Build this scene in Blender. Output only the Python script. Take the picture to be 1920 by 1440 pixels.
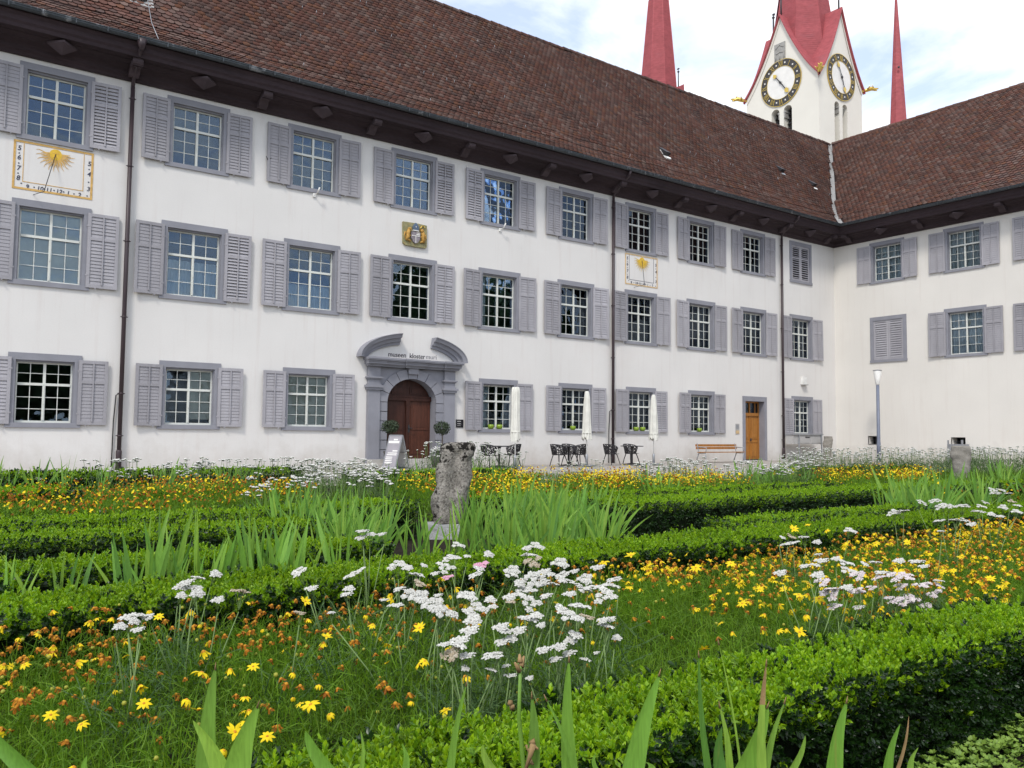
import bpy, bmesh, math, random
import numpy as np
from mathutils import Vector, Matrix, noise as mnoise

R = math.radians
scene = bpy.context.scene
for o in list(bpy.data.objects):
    bpy.data.objects.remove(o)
COL = scene.collection
rng = np.random.default_rng(7)
rnd = random.Random(11)

# ------------------------------------------------------------------ camera
CAM = Vector((-39.572, -25.690, 1.15))
FPX, YAW, PITCH, ROLL = 1543.458, 0.619796, 0.0609315, 0.0096968
cf = Vector((math.sin(YAW) * math.cos(PITCH), math.cos(YAW) * math.cos(PITCH), math.sin(PITCH)))
cr0 = Vector((math.cos(YAW), -math.sin(YAW), 0))
cu0 = cr0.cross(cf)
CR = cr0 * math.cos(ROLL) + cu0 * math.sin(ROLL)
CU = -cr0 * math.sin(ROLL) + cu0 * math.cos(ROLL)
CF = cf
cam_d = bpy.data.cameras.new('camera')
cam = bpy.data.objects.new('camera', cam_d)
COL.objects.link(cam)
cam_d.sensor_fit = 'HORIZONTAL'
cam_d.sensor_width = 36.0
cam_d.lens = FPX / 1920 * 36.0
cam_d.clip_start = 0.05
cam_d.clip_end = 3000
m3 = Matrix((CR, CU, -CF)).transposed()
cam.matrix_world = Matrix.Translation(CAM) @ m3.to_4x4()
scene.camera = cam

# ------------------------------------------------------------------ light
SUN_DIR = Vector((-0.62, -0.50, 0.95)).normalized()      # towards the sun
SUN_EL = math.asin(SUN_DIR.z)
SUN_ROT = math.atan2(SUN_DIR.x, SUN_DIR.y)
world = bpy.data.worlds.new("World")
scene.world = world
world.use_nodes = True
wn, wl = world.node_tree.nodes, world.node_tree.links
wn.clear()
w_out = wn.new('ShaderNodeOutputWorld')
w_bg = wn.new('ShaderNodeBackground')
w_bg.inputs['Strength'].default_value = 0.1
w_sky = wn.new('ShaderNodeTexSky')
w_sky.sky_type = 'NISHITA'
w_sky.sun_disc = False
w_sky.sun_elevation = SUN_EL
w_sky.sun_rotation = SUN_ROT
w_tc = wn.new('ShaderNodeTexCoord')
w_sep = wn.new('ShaderNodeSeparateXYZ')
wl.new(w_tc.outputs['Generated'], w_sep.inputs[0])
w_z = wn.new('ShaderNodeMath'); w_z.operation = 'MAXIMUM'; w_z.inputs[1].default_value = 0.0
wl.new(w_sep.outputs['Z'], w_z.inputs[0])
w_za = wn.new('ShaderNodeMath'); w_za.operation = 'ADD'; w_za.inputs[1].default_value = 0.22
wl.new(w_z.outputs[0], w_za.inputs[0])
w_dx = wn.new('ShaderNodeMath'); w_dx.operation = 'DIVIDE'
w_dy = wn.new('ShaderNodeMath'); w_dy.operation = 'DIVIDE'
wl.new(w_sep.outputs['X'], w_dx.inputs[0]); wl.new(w_za.outputs[0], w_dx.inputs[1])
wl.new(w_sep.outputs['Y'], w_dy.inputs[0]); wl.new(w_za.outputs[0], w_dy.inputs[1])
w_cmb = wn.new('ShaderNodeCombineXYZ')
wl.new(w_dx.outputs[0], w_cmb.inputs[0]); wl.new(w_dy.outputs[0], w_cmb.inputs[1])
w_n = wn.new('ShaderNodeTexNoise')
w_n.inputs['Scale'].default_value = 3.1
w_n.inputs['Detail'].default_value = 7
w_n.inputs['Roughness'].default_value = 0.56
w_n.inputs['Distortion'].default_value = 0.35
wl.new(w_cmb.outputs[0], w_n.inputs['Vector'])
w_r = wn.new('ShaderNodeMapRange')
w_r.inputs['From Min'].default_value = 0.36
w_r.inputs['From Max'].default_value = 0.60
w_r.inputs['To Min'].default_value = 0.40
w_r.inputs['To Max'].default_value = 1.0
wl.new(w_n.outputs['Fac'], w_r.inputs['Value'])
w_n2 = wn.new('ShaderNodeTexNoise')
w_n2.inputs['Scale'].default_value = 6.0
w_n2.inputs['Detail'].default_value = 5
wl.new(w_cmb.outputs[0], w_n2.inputs['Vector'])
w_cr = wn.new('ShaderNodeMix'); w_cr.data_type = 'RGBA'
w_cr.inputs[6].default_value = (9.0, 9.5, 10.1, 1)
w_cr.inputs[7].default_value = (11.6, 11.8, 12.0, 1)
wl.new(w_n2.outputs['Fac'], w_cr.inputs[0])
w_blue = wn.new('ShaderNodeMix'); w_blue.data_type = 'RGBA'; w_blue.blend_type = 'MULTIPLY'
w_blue.inputs[0].default_value = 1.0
w_blue.inputs[7].default_value = (1.35, 1.62, 2.0, 1)
wl.new(w_sky.outputs[0], w_blue.inputs[6])
w_mix = wn.new('ShaderNodeMix'); w_mix.data_type = 'RGBA'
wl.new(w_r.outputs[0], w_mix.inputs[0])
wl.new(w_blue.outputs[2], w_mix.inputs[6])
wl.new(w_cr.outputs[2], w_mix.inputs[7])
wl.new(w_mix.outputs[2], w_bg.inputs['Color'])
wl.new(w_bg.outputs[0], w_out.inputs['Surface'])

sun_d = bpy.data.lights.new('sun', 'SUN')
sun_d.energy = 1.75
sun_d.angle = R(10)
sun_d.color = (1.0, 0.95, 0.87)
sun = bpy.data.objects.new('sun', sun_d)
COL.objects.link(sun)
sun.rotation_euler = SUN_DIR.to_track_quat('Z', 'Y').to_euler()
sun.location = (-30, -30, 40)

scene.view_settings.view_transform = 'Standard'
scene.view_settings.look = 'None'
scene.view_settings.gamma = 1.0
scene.view_settings.use_curve_mapping = False
scene.view_settings.exposure = 0.41
scene.render.engine = 'CYCLES'
scene.cycles.max_bounces = 6
scene.cycles.diffuse_bounces = 3
scene.cycles.glossy_bounces = 3
scene.cycles.transmission_bounces = 3
scene.cycles.transparent_max_bounces = 10
scene.cycles.caustics_reflective = False
scene.cycles.caustics_refractive = False
scene.cycles.use_denoising = True


def ray(px, py):
    """direction through a pixel of the 1920 wide photograph, scaled so that depth along the view axis is 1"""
    return CR * ((px - 960) / FPX) + CU * (-(py - 720) / FPX) + CF


def at_y(px, py, y):
    d = ray(px, py)
    return CAM + d * ((y - CAM.y) / d.y)


def at_x(px, py, x):
    d = ray(px, py)
    return CAM + d * ((x - CAM.x) / d.x)


def at_z(px, py, z):
    d = ray(px, py)
    return CAM + d * ((z - CAM.z) / d.z)


def at_depth(px, py, t):
    return CAM + ray(px, py) * t


# ------------------------------------------------------------------ materials
def M(name, base, rough=.65, metal=0, spec=.4, var=.12, vscale=3.0, fine=.06, fscale=60, bump=0.0, bscale=60,
      island=None, objvar=0.0, splash=0.0, streak=0.0, streak_col=None, spots=None, trans=0.0, tcol=None, objrand=False, stretch=None):
    m = bpy.data.materials.new(name)
    m.use_nodes = True
    nt = m.node_tree
    N, L = nt.nodes, nt.links
    N.clear()
    out = N.new('ShaderNodeOutputMaterial')
    bs = N.new('ShaderNodeBsdfPrincipled')
    bs.inputs['Roughness'].default_value = rough
    bs.inputs['Metallic'].default_value = metal
    bs.inputs['Specular IOR Level'].default_value = spec
    geo = N.new('ShaderNodeNewGeometry')
    pos = geo.outputs['Position']
    if stretch:
        mp = N.new('ShaderNodeMapping')
        mp.inputs['Scale'].default_value = stretch
        L.new(pos, mp.inputs[0])
        pos = mp.outputs[0]

    def noise(scale, detail=4, vec=None, rough_=.55):
        n = N.new('ShaderNodeTexNoise')
        n.inputs['Scale'].default_value = scale
        n.inputs['Detail'].default_value = detail
        n.inputs['Roughness'].default_value = rough_
        L.new(vec or pos, n.inputs['Vector'])
        return n.outputs['Fac']

    if island:
        rp = N.new('ShaderNodeValToRGB')
        rp.color_ramp.interpolation = 'LINEAR'
        el = rp.color_ramp.elements
        while len(el) < len(island):
            el.new(.5)
        for i, c in enumerate(island):
            el[i].position = i / max(1, len(island) - 1)
            el[i].color = (*c, 1)
        if objrand:
            oi = N.new('ShaderNodeObjectInfo')
            ad = N.new('ShaderNodeMath'); ad.operation = 'ADD'
            L.new(geo.outputs['Random Per Island'], ad.inputs[0]); L.new(oi.outputs['Random'], ad.inputs[1])
            fr = N.new('ShaderNodeMath'); fr.operation = 'FRACT'
            L.new(ad.outputs[0], fr.inputs[0])
            L.new(fr.outputs[0], rp.inputs[0])
        else:
            L.new(geo.outputs['Random Per Island'], rp.inputs[0])
        colout = rp.outputs[0]
    else:
        rgb = N.new('ShaderNodeRGB')
        rgb.outputs[0].default_value = (*base, 1)
        colout = rgb.outputs[0]

    def scale_by(col, fac, lo, hi):
        mr = N.new('ShaderNodeMapRange')
        mr.inputs['From Min'].default_value = .3
        mr.inputs['From Max'].default_value = .7
        mr.inputs['To Min'].default_value = lo
        mr.inputs['To Max'].default_value = hi
        L.new(fac, mr.inputs['Value'])
        mx = N.new('ShaderNodeMix'); mx.data_type = 'RGBA'; mx.blend_type = 'MULTIPLY'
        mx.inputs[0].default_value = 1
        L.new(col, mx.inputs[6])
        L.new(mr.outputs[0], mx.inputs[7])
        return mx.outputs[2]

    if var:
        colout = scale_by(colout, noise(vscale), 1 - var, 1 + var)
    if fine:
        colout = scale_by(colout, noise(fscale, 3), 1 - fine, 1 + fine)
    if streak:
        mp = N.new('ShaderNodeMapping')
        mp.inputs['Scale'].default_value = (2.6, 2.6, .16)
        L.new(geo.outputs['Position'], mp.inputs[0])
        f = noise(1.6, 6, mp.outputs[0], .62)
        mr = N.new('ShaderNodeMapRange')
        mr.inputs['From Min'].default_value = .53
        mr.inputs['From Max'].default_value = .80
        mr.inputs['To Min'].default_value = 0
        mr.inputs['To Max'].default_value = streak
        L.new(f, mr.inputs['Value'])
        mx = N.new('ShaderNodeMix'); mx.data_type = 'RGBA'
        mx.inputs[7].default_value = (*streak_col, 1)
        L.new(mr.outputs[0], mx.inputs[0])
        L.new(colout, mx.inputs[6])
        colout = mx.outputs[2]
    if objvar:
        oi2 = N.new('ShaderNodeObjectInfo')
        mo = N.new('ShaderNodeMapRange')
        mo.inputs['To Min'].default_value = 1 - objvar; mo.inputs['To Max'].default_value = 1 + objvar
        L.new(oi2.outputs['Random'], mo.inputs['Value'])
        mx = N.new('ShaderNodeMix'); mx.data_type = 'RGBA'; mx.blend_type = 'MULTIPLY'; mx.inputs[0].default_value = 1
        L.new(colout, mx.inputs[6]); L.new(mo.outputs[0], mx.inputs[7]); colout = mx.outputs[2]
    if splash:                              # grime thrown up from the ground, with a ragged upper edge
        sp_ = N.new('ShaderNodeSeparateXYZ'); L.new(geo.outputs['Position'], sp_.inputs[0])
        mr = N.new('ShaderNodeMapRange'); mr.inputs['From Min'].default_value = 0; mr.inputs['From Max'].default_value = 1.5
        mr.inputs['To Min'].default_value = .36; mr.inputs['To Max'].default_value = -.30
        L.new(sp_.outputs['Z'], mr.inputs['Value'])
        ad = N.new('ShaderNodeMath'); L.new(mr.outputs[0], ad.inputs[0]); L.new(noise(1.3, 6, None, .65), ad.inputs[1])
        m2 = N.new('ShaderNodeMapRange'); m2.inputs['From Min'].default_value = .5; m2.inputs['From Max'].default_value = .95
        m2.inputs['To Max'].default_value = splash
        L.new(ad.outputs[0], m2.inputs['Value'])
        mx = N.new('ShaderNodeMix'); mx.data_type = 'RGBA'; mx.inputs[7].default_value = (.42, .37, .32, 1)
        L.new(m2.outputs[0], mx.inputs[0]); L.new(colout, mx.inputs[6]); colout = mx.outputs[2]
    for (scol, scale, lo, hi, amt) in (spots or []):
        f = noise(scale, 5, None, .62)
        mr = N.new('ShaderNodeMapRange')
        mr.inputs['From Min'].default_value = lo
        mr.inputs['From Max'].default_value = hi
        mr.inputs['To Min'].default_value = 0
        mr.inputs['To Max'].default_value = amt
        L.new(f, mr.inputs['Value'])
        mx = N.new('ShaderNodeMix'); mx.data_type = 'RGBA'
        mx.inputs[7].default_value = (*scol, 1)
        L.new(mr.outputs[0], mx.inputs[0])
        L.new(colout, mx.inputs[6])
        colout = mx.outputs[2]
    L.new(colout, bs.inputs['Base Color'])
    if bump:
        b = N.new('ShaderNodeBump')
        b.inputs['Strength'].default_value = bump
        b.inputs['Distance'].default_value = .02
        L.new(noise(bscale, 5), b.inputs['Height'])
        L.new(b.outputs[0], bs.inputs['Normal'])
    sh = bs.outputs[0]
    if trans:
        tr = N.new('ShaderNodeBsdfTranslucent')
        if tcol:
            mx = N.new('ShaderNodeMix'); mx.data_type = 'RGBA'; mx.blend_type = 'MULTIPLY'
            mx.inputs[0].default_value = 1
            mx.inputs[7].default_value = (*tcol, 1)
            L.new(colout, mx.inputs[6])
            L.new(mx.outputs[2], tr.inputs['Color'])
        else:
            L.new(colout, tr.inputs['Color'])
        ms = N.new('ShaderNodeMixShader')
        ms.inputs[0].default_value = trans
        L.new(sh, ms.inputs[1]); L.new(tr.outputs[0], ms.inputs[2])
        sh = ms.outputs[0]
    L.new(sh, out.inputs['Surface'])
    return m


def glass_mat(name, tint, ior=1.75, dark=.8):
    m = bpy.data.materials.new(name)
    m.use_nodes = True
    N, L = m.node_tree.nodes, m.node_tree.links
    N.clear()
    out = N.new('ShaderNodeOutputMaterial')
    tr = N.new('ShaderNodeBsdfTransparent')
    tr.inputs['Color'].default_value = (*tint, 1)
    gl = N.new('ShaderNodeBsdfGlossy')
    gl.inputs['Roughness'].default_value = .015
    gl.inputs['Color'].default_value = (.62, .78, 1, 1)
    geo = N.new('ShaderNodeNewGeometry')
    nz = N.new('ShaderNodeTexNoise')
    nz.inputs['Scale'].default_value = 2.3
    nz.inputs['Detail'].default_value = 1
    L.new(geo.outputs['Position'], nz.inputs['Vector'])
    b = N.new('ShaderNodeBump')
    b.inputs['Strength'].default_value = .12
    b.inputs['Distance'].default_value = .05
    L.new(nz.outputs['Fac'], b.inputs['Height'])
    L.new(b.outputs[0], gl.inputs['Normal'])
    fr = N.new('ShaderNodeFresnel')
    fr.inputs['IOR'].default_value = ior
    ms = N.new('ShaderNodeMixShader')
    L.new(fr.outputs[0], ms.inputs[0]); L.new(tr.outputs[0], ms.inputs[1]); L.new(gl.outputs[0], ms.inputs[2])
    L.new(ms.outputs[0], out.inputs['Surface'])
    return m


STONE_GREY = (.255, .255, .285)
MT = {}
MT['wall'] = M('lime_plaster', (.705, .682, .655), rough=.9, spec=.15, var=.035, vscale=.5, fine=.02, fscale=30, bump=.10, bscale=14,
               streak=.32, streak_col=(.52, .43, .39), spots=[((.60, .53, .48), .35, .56, .8, .30)], splash=.5)
MT['wall2'] = M('lime_plaster_cream', (.725, .692, .640), rough=.9, spec=.15, var=.03, vscale=.5, fine=.02, fscale=30, bump=.10, bscale=14,
                streak=.24, streak_col=(.54, .45, .39), spots=[((.62, .54, .47), .35, .58, .8, .25)], splash=.5)
MT['surround'] = M('grey_painted_stone', STONE_GREY, rough=.7, spec=.25, var=.08, vscale=2, fine=.04, fscale=70, bump=.04)
MT['shutter'] = M('mauve_grey_paint', (.345, .333, .355), rough=.62, spec=.25, var=.10, vscale=2.2, fine=.06, fscale=40,
                  stretch=(1, 1, .35), spots=[((.38, .365, .375), 5, .56, .75, .5)], objvar=.14)
MT['sash'] = M('cream_sash_paint', (.66, .67, .62), rough=.5, var=.05)
MT['glass'] = glass_mat('window_glass', (.86, .92, .95), 1.66)
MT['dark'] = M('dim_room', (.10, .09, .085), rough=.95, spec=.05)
MT['curtain'] = M('net_curtain', (.80, .80, .78), rough=.9, spec=.1, trans=.2, stretch=(1, 1, .1), var=.2, vscale=12)
MT['blind_and_reflection'] = M('beige_blind_and_reflection', (.78, .70, .55), rough=.9, spec=.1)  # blinds, and sheets that imitate a mirrored pale building
MT['eaves'] = M('dark_eaves_timber', (.042, .029, .033), rough=.75, spec=.2, var=.25, vscale=1.5, fine=.15, fscale=25, stretch=(.3, .3, 1))
MT['eaves2'] = M('dark_eaves_block', (.070, .052, .058), rough=.75, spec=.2, var=.2)
MT['zinc'] = M('weathered_zinc', (.062, .070, .078), rough=.5, metal=.35, var=.25, vscale=.9, fine=.2, fscale=14,
               spots=[((.30, .31, .32), 3.5, .60, .70, .8)])
MT['flash'] = M('pale_zinc', (.33, .32, .31), rough=.6, metal=.2, var=.2, vscale=3)
MT['pipe'] = M('brown_pipe', (.045, .030, .034), rough=.45, spec=.4, var=.15)
MT['tile'] = M('clay_tile', (.1, .05, .045), rough=.85, spec=.2, var=.10, vscale=.35, fine=.18, fscale=40, objrand=True,
               island=[(.090, .041, .031), (.108, .047, .035), (.132, .069, .055), (.094, .042, .031), (.130, .082, .068), (.070, .045, .040),
                       (.096, .047, .036), (.066, .038, .033), (.150, .100, .084), (.086, .046, .038), (.135, .060, .036), (.082, .044, .037)],
               spots=[((.14, .060, .034), .5, .62, .80, .5), ((.10, .084, .068), .9, .60, .75, .45), ((.070, .072, .040), 1.7, .62, .74, .5)])
MT['tilebase'] = M('tile_shadow_gap', (.030, .019, .018), rough=.9, spec=.1)
MT['oak'] = M('orange_wood', (.36, .150, .030), rough=.45, spec=.35, var=.2, vscale=2, fine=.2, fscale=18, stretch=(6, 6, .5))
MT['door'] = M('red_brown_wood', (.050, .018, .012), rough=.42, spec=.35, var=.3, vscale=2, fine=.25, fscale=16, stretch=(6, 6, .5))
MT['door2'] = M('lighter_red_brown_wood', (.085, .030, .018), rough=.42, spec=.35, var=.3, vscale=2, fine=.25, fscale=16, stretch=(6, 6, .5))
MT['black'] = M('black_metal', (.020, .018, .022), rough=.4, spec=.4)
MT['iron'] = M('dark_iron', (.05, .05, .055), rough=.5, metal=.4)
MT['steel'] = M('grey_steel', (.33, .34, .36), rough=.45, metal=.5, var=.1)
MT['greybox'] = M('grey_coated_metal', (.42, .41, .40), rough=.55, spec=.3, var=.06)
MT['lamp_blue'] = M('blue_grey_paint', (.16, .18, .24), rough=.45, var=.08)
MT['white'] = M('white_plastic', (.78, .77, .74), rough=.5)
MT['canvas'] = M('off_white_canvas', (.68, .67, .61), rough=.9, spec=.1, var=.10, vscale=4, fine=.05, spots=[((.45, .44, .38), 3, .6, .8, .4)])
MT['green_pot'] = M('lime_green_glaze', (.22, .33, .025), rough=.3, spec=.5)
MT['terracotta'] = M('dark_pot', (.07, .065, .06), rough=.7)
MT['gravel'] = M('pale_paving', (.36, .33, .30), rough=.9, spec=.1, var=.15, vscale=1.2, fine=.2, fscale=90, bump=.3, bscale=90)
MT['soil'] = M('dark_soil', (.022, .018, .013), rough=.95, spec=.1, var=.3, vscale=6, fine=.3, fscale=70, bump=.6, bscale=40)
MT['step'] = M('pale_step_stone', (.46, .44, .41), rough=.8, var=.1)
MT['statue'] = M('lichened_limestone', (.27, .245, .22), rough=.95, spec=.1, var=.25, vscale=9, fine=.25, fscale=120, bump=.9, bscale=70,
                 spots=[((.13, .12, .10), 26, .52, .66, .6), ((.40, .38, .35), 34, .58, .7, .5)])
MT['lichen'] = M('black_lichen', (.022, .020, .018), rough=.95, spec=.05)
MT['plinth'] = M('pale_plinth_stone', (.36, .36, .36), rough=.9, spec=.1, var=.25, vscale=7, fine=.2, fscale=60, bump=.5, bscale=50)
MT['stone2'] = M('grey_sandstone', (.26, .24, .21), rough=.95, spec=.1, var=.2, vscale=5, fine=.2, fscale=60, bump=.8, bscale=45, stretch=(1, 1, 2))
MT['tower'] = M('tower_plaster', (.70, .67, .60), rough=.9, spec=.1, var=.04, vscale=.25, fine=.02, streak=.12, streak_col=(.6, .55, .48))
MT['red'] = M('red_spire_shingle', (.34, .082, .090), rough=.7, spec=.2, var=.10, vscale=.45, fine=.14, fscale=2.2, stretch=(1, 1, 2.2), spots=[((.30, .10, .11), .6, .56, .72, .6)])
MT['gold'] = M('gilding', (.66, .46, .11), rough=.32, metal=.75, var=.1)
MT['clock_black'] = M('clock_ring_black', (.045, .040, .036), rough=.5)
MT['clock_white'] = M('clock_face_white', (.74, .72, .68), rough=.8, var=.06, vscale=1.5)
MT['tower_stone'] = M('grey_tower_stone', (.30, .29, .27), rough=.9, var=.15)
MT['ochre'] = M('ochre_paint', (.60, .37, .12), rough=.8, var=.2, vscale=8)
MT['ochre_pale'] = M('pale_ochre_paint', (.60, .43, .24), rough=.8, var=.2, vscale=8)
MT['sunyellow'] = M('sun_yellow_paint', (.70, .45, .05), rough=.8, var=.15, vscale=9)
MT['ink'] = M('dark_blue_ink', (.045, .05, .085), rough=.8)
MT['lettering'] = M('dark_letter', (.05, .045, .055), rough=.5)
MT['lettering_light'] = M('thin_letter', (.16, .15, .17), rough=.5)
MT['arms'] = M('painted_arms_stone', (.30, .27, .14), rough=.85, var=.3, vscale=6, fine=.2, bump=.4, bscale=40,
               spots=[((.20, .22, .11), 7, .5, .66, .7), ((.40, .27, .08), 9, .54, .7, .7)])
MT['arms_gold'] = M('old_ochre_gilding', (.48, .27, .06), rough=.6, var=.3, vscale=14, fine=.2)
MT['arms_blue'] = M('grey_blue_paint', (.10, .14, .20), rough=.7, var=.2)
MT['arms_grey'] = M('grey_violet_paint', (.25, .22, .24), rough=.8, var=.3, vscale=12)
MT['board'] = M('grey_print_panel', (.34, .32, .35), rough=.5, var=.08)
MT['board_back'] = M('pale_board_back', (.60, .60, .58), rough=.6)
MT['plaque'] = M('black_plaque', (.016, .015, .019), rough=.25, spec=.5)

# vegetation
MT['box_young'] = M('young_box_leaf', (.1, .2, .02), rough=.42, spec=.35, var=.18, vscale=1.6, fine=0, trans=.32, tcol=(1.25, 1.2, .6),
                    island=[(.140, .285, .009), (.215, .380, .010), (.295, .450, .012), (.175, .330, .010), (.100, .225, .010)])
MT['box_old_shaded'] = M('old_shaded_box_leaf', (.03, .08, .02), rough=.35, spec=.4, var=.2, vscale=2, fine=0, trans=.2,  # older leaves, darkened further: shade of the hedge sides is in this colour
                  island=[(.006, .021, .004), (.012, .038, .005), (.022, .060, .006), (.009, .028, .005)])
MT['box_core'] = M('box_twig_core', (.012, .018, .008), rough=.95, spec=.05, var=.4, vscale=20, fine=.3)
MT['iris'] = M('iris_leaf', (.1, .2, .04), rough=.42, spec=.4, var=.14, vscale=5, fine=.16, fscale=260, stretch=(1, 1, .05), spots=[((.30, .27, .07), 30, .66, .74, .7)], trans=.22, tcol=(1.2, 1.15, .6), objrand=True,
               island=[(.140, .310, .046), (.200, .385, .056), (.095, .225, .042), (.265, .430, .066), (.170, .340, .050)])
MT['iris_dry'] = M('dry_iris_leaf', (.34, .22, .10), rough=.8, var=.25, vscale=20, trans=.2)
MT['coreo'] = M('coreopsis_foliage', (.05, .13, .02), rough=.55, spec=.25, var=.25, vscale=2, fine=0, trans=.3, tcol=(1.2, 1.15, .6),
                island=[(.048, .118, .006), (.095, .205, .009), (.150, .280, .012), (.064, .152, .007), (.195, .315, .026)])
MT['petal'] = M('yellow_petal', (.85, .64, .012), rough=.55, spec=.2, var=.08, vscale=20, trans=.25)
MT['centre'] = M('orange_centre', (.50, .22, .012), rough=.8)
MT['withered'] = M('withered_orange_petal', (.4, .13, .01), rough=.8, spec=.1, var=.2, vscale=30, trans=.15,
                   island=[(.24, .080, .012), (.40, .155, .014), (.15, .050, .012), (.50, .25, .018)])
MT['bud'] = M('yellow_green_bud', (.30, .30, .03), rough=.6)
MT['yarrow_white'] = M('white_yarrow_floret', (.74, .72, .68), rough=.8, spec=.1, var=.05, trans=.15,
                       island=[(.64, .63, .58), (.54, .53, .49), (.69, .68, .64), (.42, .41, .37)])
MT['yarrow_lilac'] = M('fading_yarrow_floret', (.6, .5, .55), rough=.8, spec=.1, trans=.15,
                       island=[(.66, .59, .60), (.58, .49, .53), (.70, .66, .62), (.52, .44, .43)])
MT['yarrow_pink'] = M('pink_yarrow_floret', (.62, .30, .42), rough=.8, spec=.1, trans=.15, island=[(.62, .30, .42), (.68, .42, .52)])
MT['yarrow_stem'] = M('yarrow_stem', (.16, .24, .08), rough=.7, var=.15)
MT['yarrow_leaf'] = M('yarrow_leaf', (.05, .09, .04), rough=.7, spec=.2, trans=.2, fine=0,
                      island=[(.050, .105, .035), (.080, .145, .050), (.110, .180, .065)])
MT['topiary'] = M('olive_leaf', (.04, .06, .03), rough=.6, trans=.15, fine=0, island=[(.022, .040, .018), (.045, .070, .035), (.07, .09, .05)])
MT['tree_leaf'] = M('broad_leaf', (.05, .1, .03), rough=.6, trans=.25, fine=0, island=[(.05, .09, .03), (.075, .13, .04), (.10, .15, .05)])
MT['yarrow_aged'] = M('aged_yarrow_floret', (.45, .38, .28), rough=.85, spec=.1, trans=.1, island=[(.46, .40, .30), (.36, .29, .20), (.55, .50, .42)])
MT['bark'] = M('bark', (.10, .075, .055), rough=.9, var=.2, vscale=20)
MT['sedum'] = M('sedum_leaf', (.15, .24, .06), rough=.5, spec=.3, trans=.2, fine=0, island=[(.17, .28, .045), (.24, .36, .06), (.13, .23, .04)])


def lichen_stone(name):
    """pitted grey limestone; black lichen sits in blotches on its upper parts and on the weather side"""
    m = M(name, (.29, .265, .235), rough=.95, spec=.1, var=.28, vscale=9, fine=.25, fscale=120, bump=1.0, bscale=60,
          spots=[((.09, .08, .07), 34, .48, .60, .8), ((.42, .40, .37), 42, .55, .68, .7)])
    N, L = m.node_tree.nodes, m.node_tree.links
    bs = next(n for n in N if n.type == 'BSDF_PRINCIPLED')
    col = bs.inputs['Base Color'].links[0].from_socket
    geo = next(n for n in N if n.type == 'NEW_GEOMETRY')
    tc = N.new('ShaderNodeTexCoord')
    sp_ = N.new('ShaderNodeSeparateXYZ')
    L.new(tc.outputs['Object'], sp_.inputs[0])
    n1 = N.new('ShaderNodeTexNoise'); n1.inputs['Scale'].default_value = 11; n1.inputs['Detail'].default_value = 6; n1.inputs['Roughness'].default_value = .68
    L.new(tc.outputs['Object'], n1.inputs['Vector'])
    up = N.new('ShaderNodeMapRange'); up.inputs['From Min'].default_value = .62; up.inputs['From Max'].default_value = 1.02
    up.inputs['To Min'].default_value = -.10; up.inputs['To Max'].default_value = .10
    L.new(sp_.outputs['Z'], up.inputs['Value'])
    sd = N.new('ShaderNodeMapRange'); sd.inputs['From Min'].default_value = -.17; sd.inputs['From Max'].default_value = -.05
    sd.inputs['To Min'].default_value = .09; sd.inputs['To Max'].default_value = 0
    L.new(sp_.outputs['X'], sd.inputs['Value'])
    a = N.new('ShaderNodeMath'); L.new(n1.outputs['Fac'], a.inputs[0]); L.new(up.outputs[0], a.inputs[1])
    c = N.new('ShaderNodeMath'); L.new(a.outputs[0], c.inputs[0]); L.new(sd.outputs[0], c.inputs[1])
    k = N.new('ShaderNodeMapRange'); k.inputs['From Min'].default_value = .575; k.inputs['From Max'].default_value = .60
    L.new(c.outputs[0], k.inputs['Value'])
    mx = N.new('ShaderNodeMix'); mx.data_type = 'RGBA'; mx.inputs[7].default_value = (.020, .018, .016, 1)
    L.new(k.outputs[0], mx.inputs[0]); L.new(col, mx.inputs[6]); L.new(mx.outputs[2], bs.inputs['Base Color'])
    return m
MT['torso'] = lichen_stone('lichened_torso_stone')


# ------------------------------------------------------------------ object helpers
def tag(o, label=None, cat=None, group=None, kind=None):
    if label: o['label'] = label
    if cat: o['category'] = cat
    if group: o['group'] = group
    if kind: o['kind'] = kind
    return o


def thing(name, label, cat, loc=(0, 0, 0), rz=0, group=None):
    o = bpy.data.objects.new(name, None)
    o.empty_display_size = .2
    COL.objects.link(o)
    o.location = loc
    o.rotation_euler = (0, 0, rz)
    tag(o, label, cat, group)
    return o


def link(name, me, parent=None, loc=(0, 0, 0), rot=(0, 0, 0), scale=(1, 1, 1)):
    o = bpy.data.objects.new(name, me)
    COL.objects.link(o)
    if parent is not None:
        o.parent = parent
    o.location = loc
    o.rotation_euler = rot
    o.scale = scale
    return o


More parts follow.
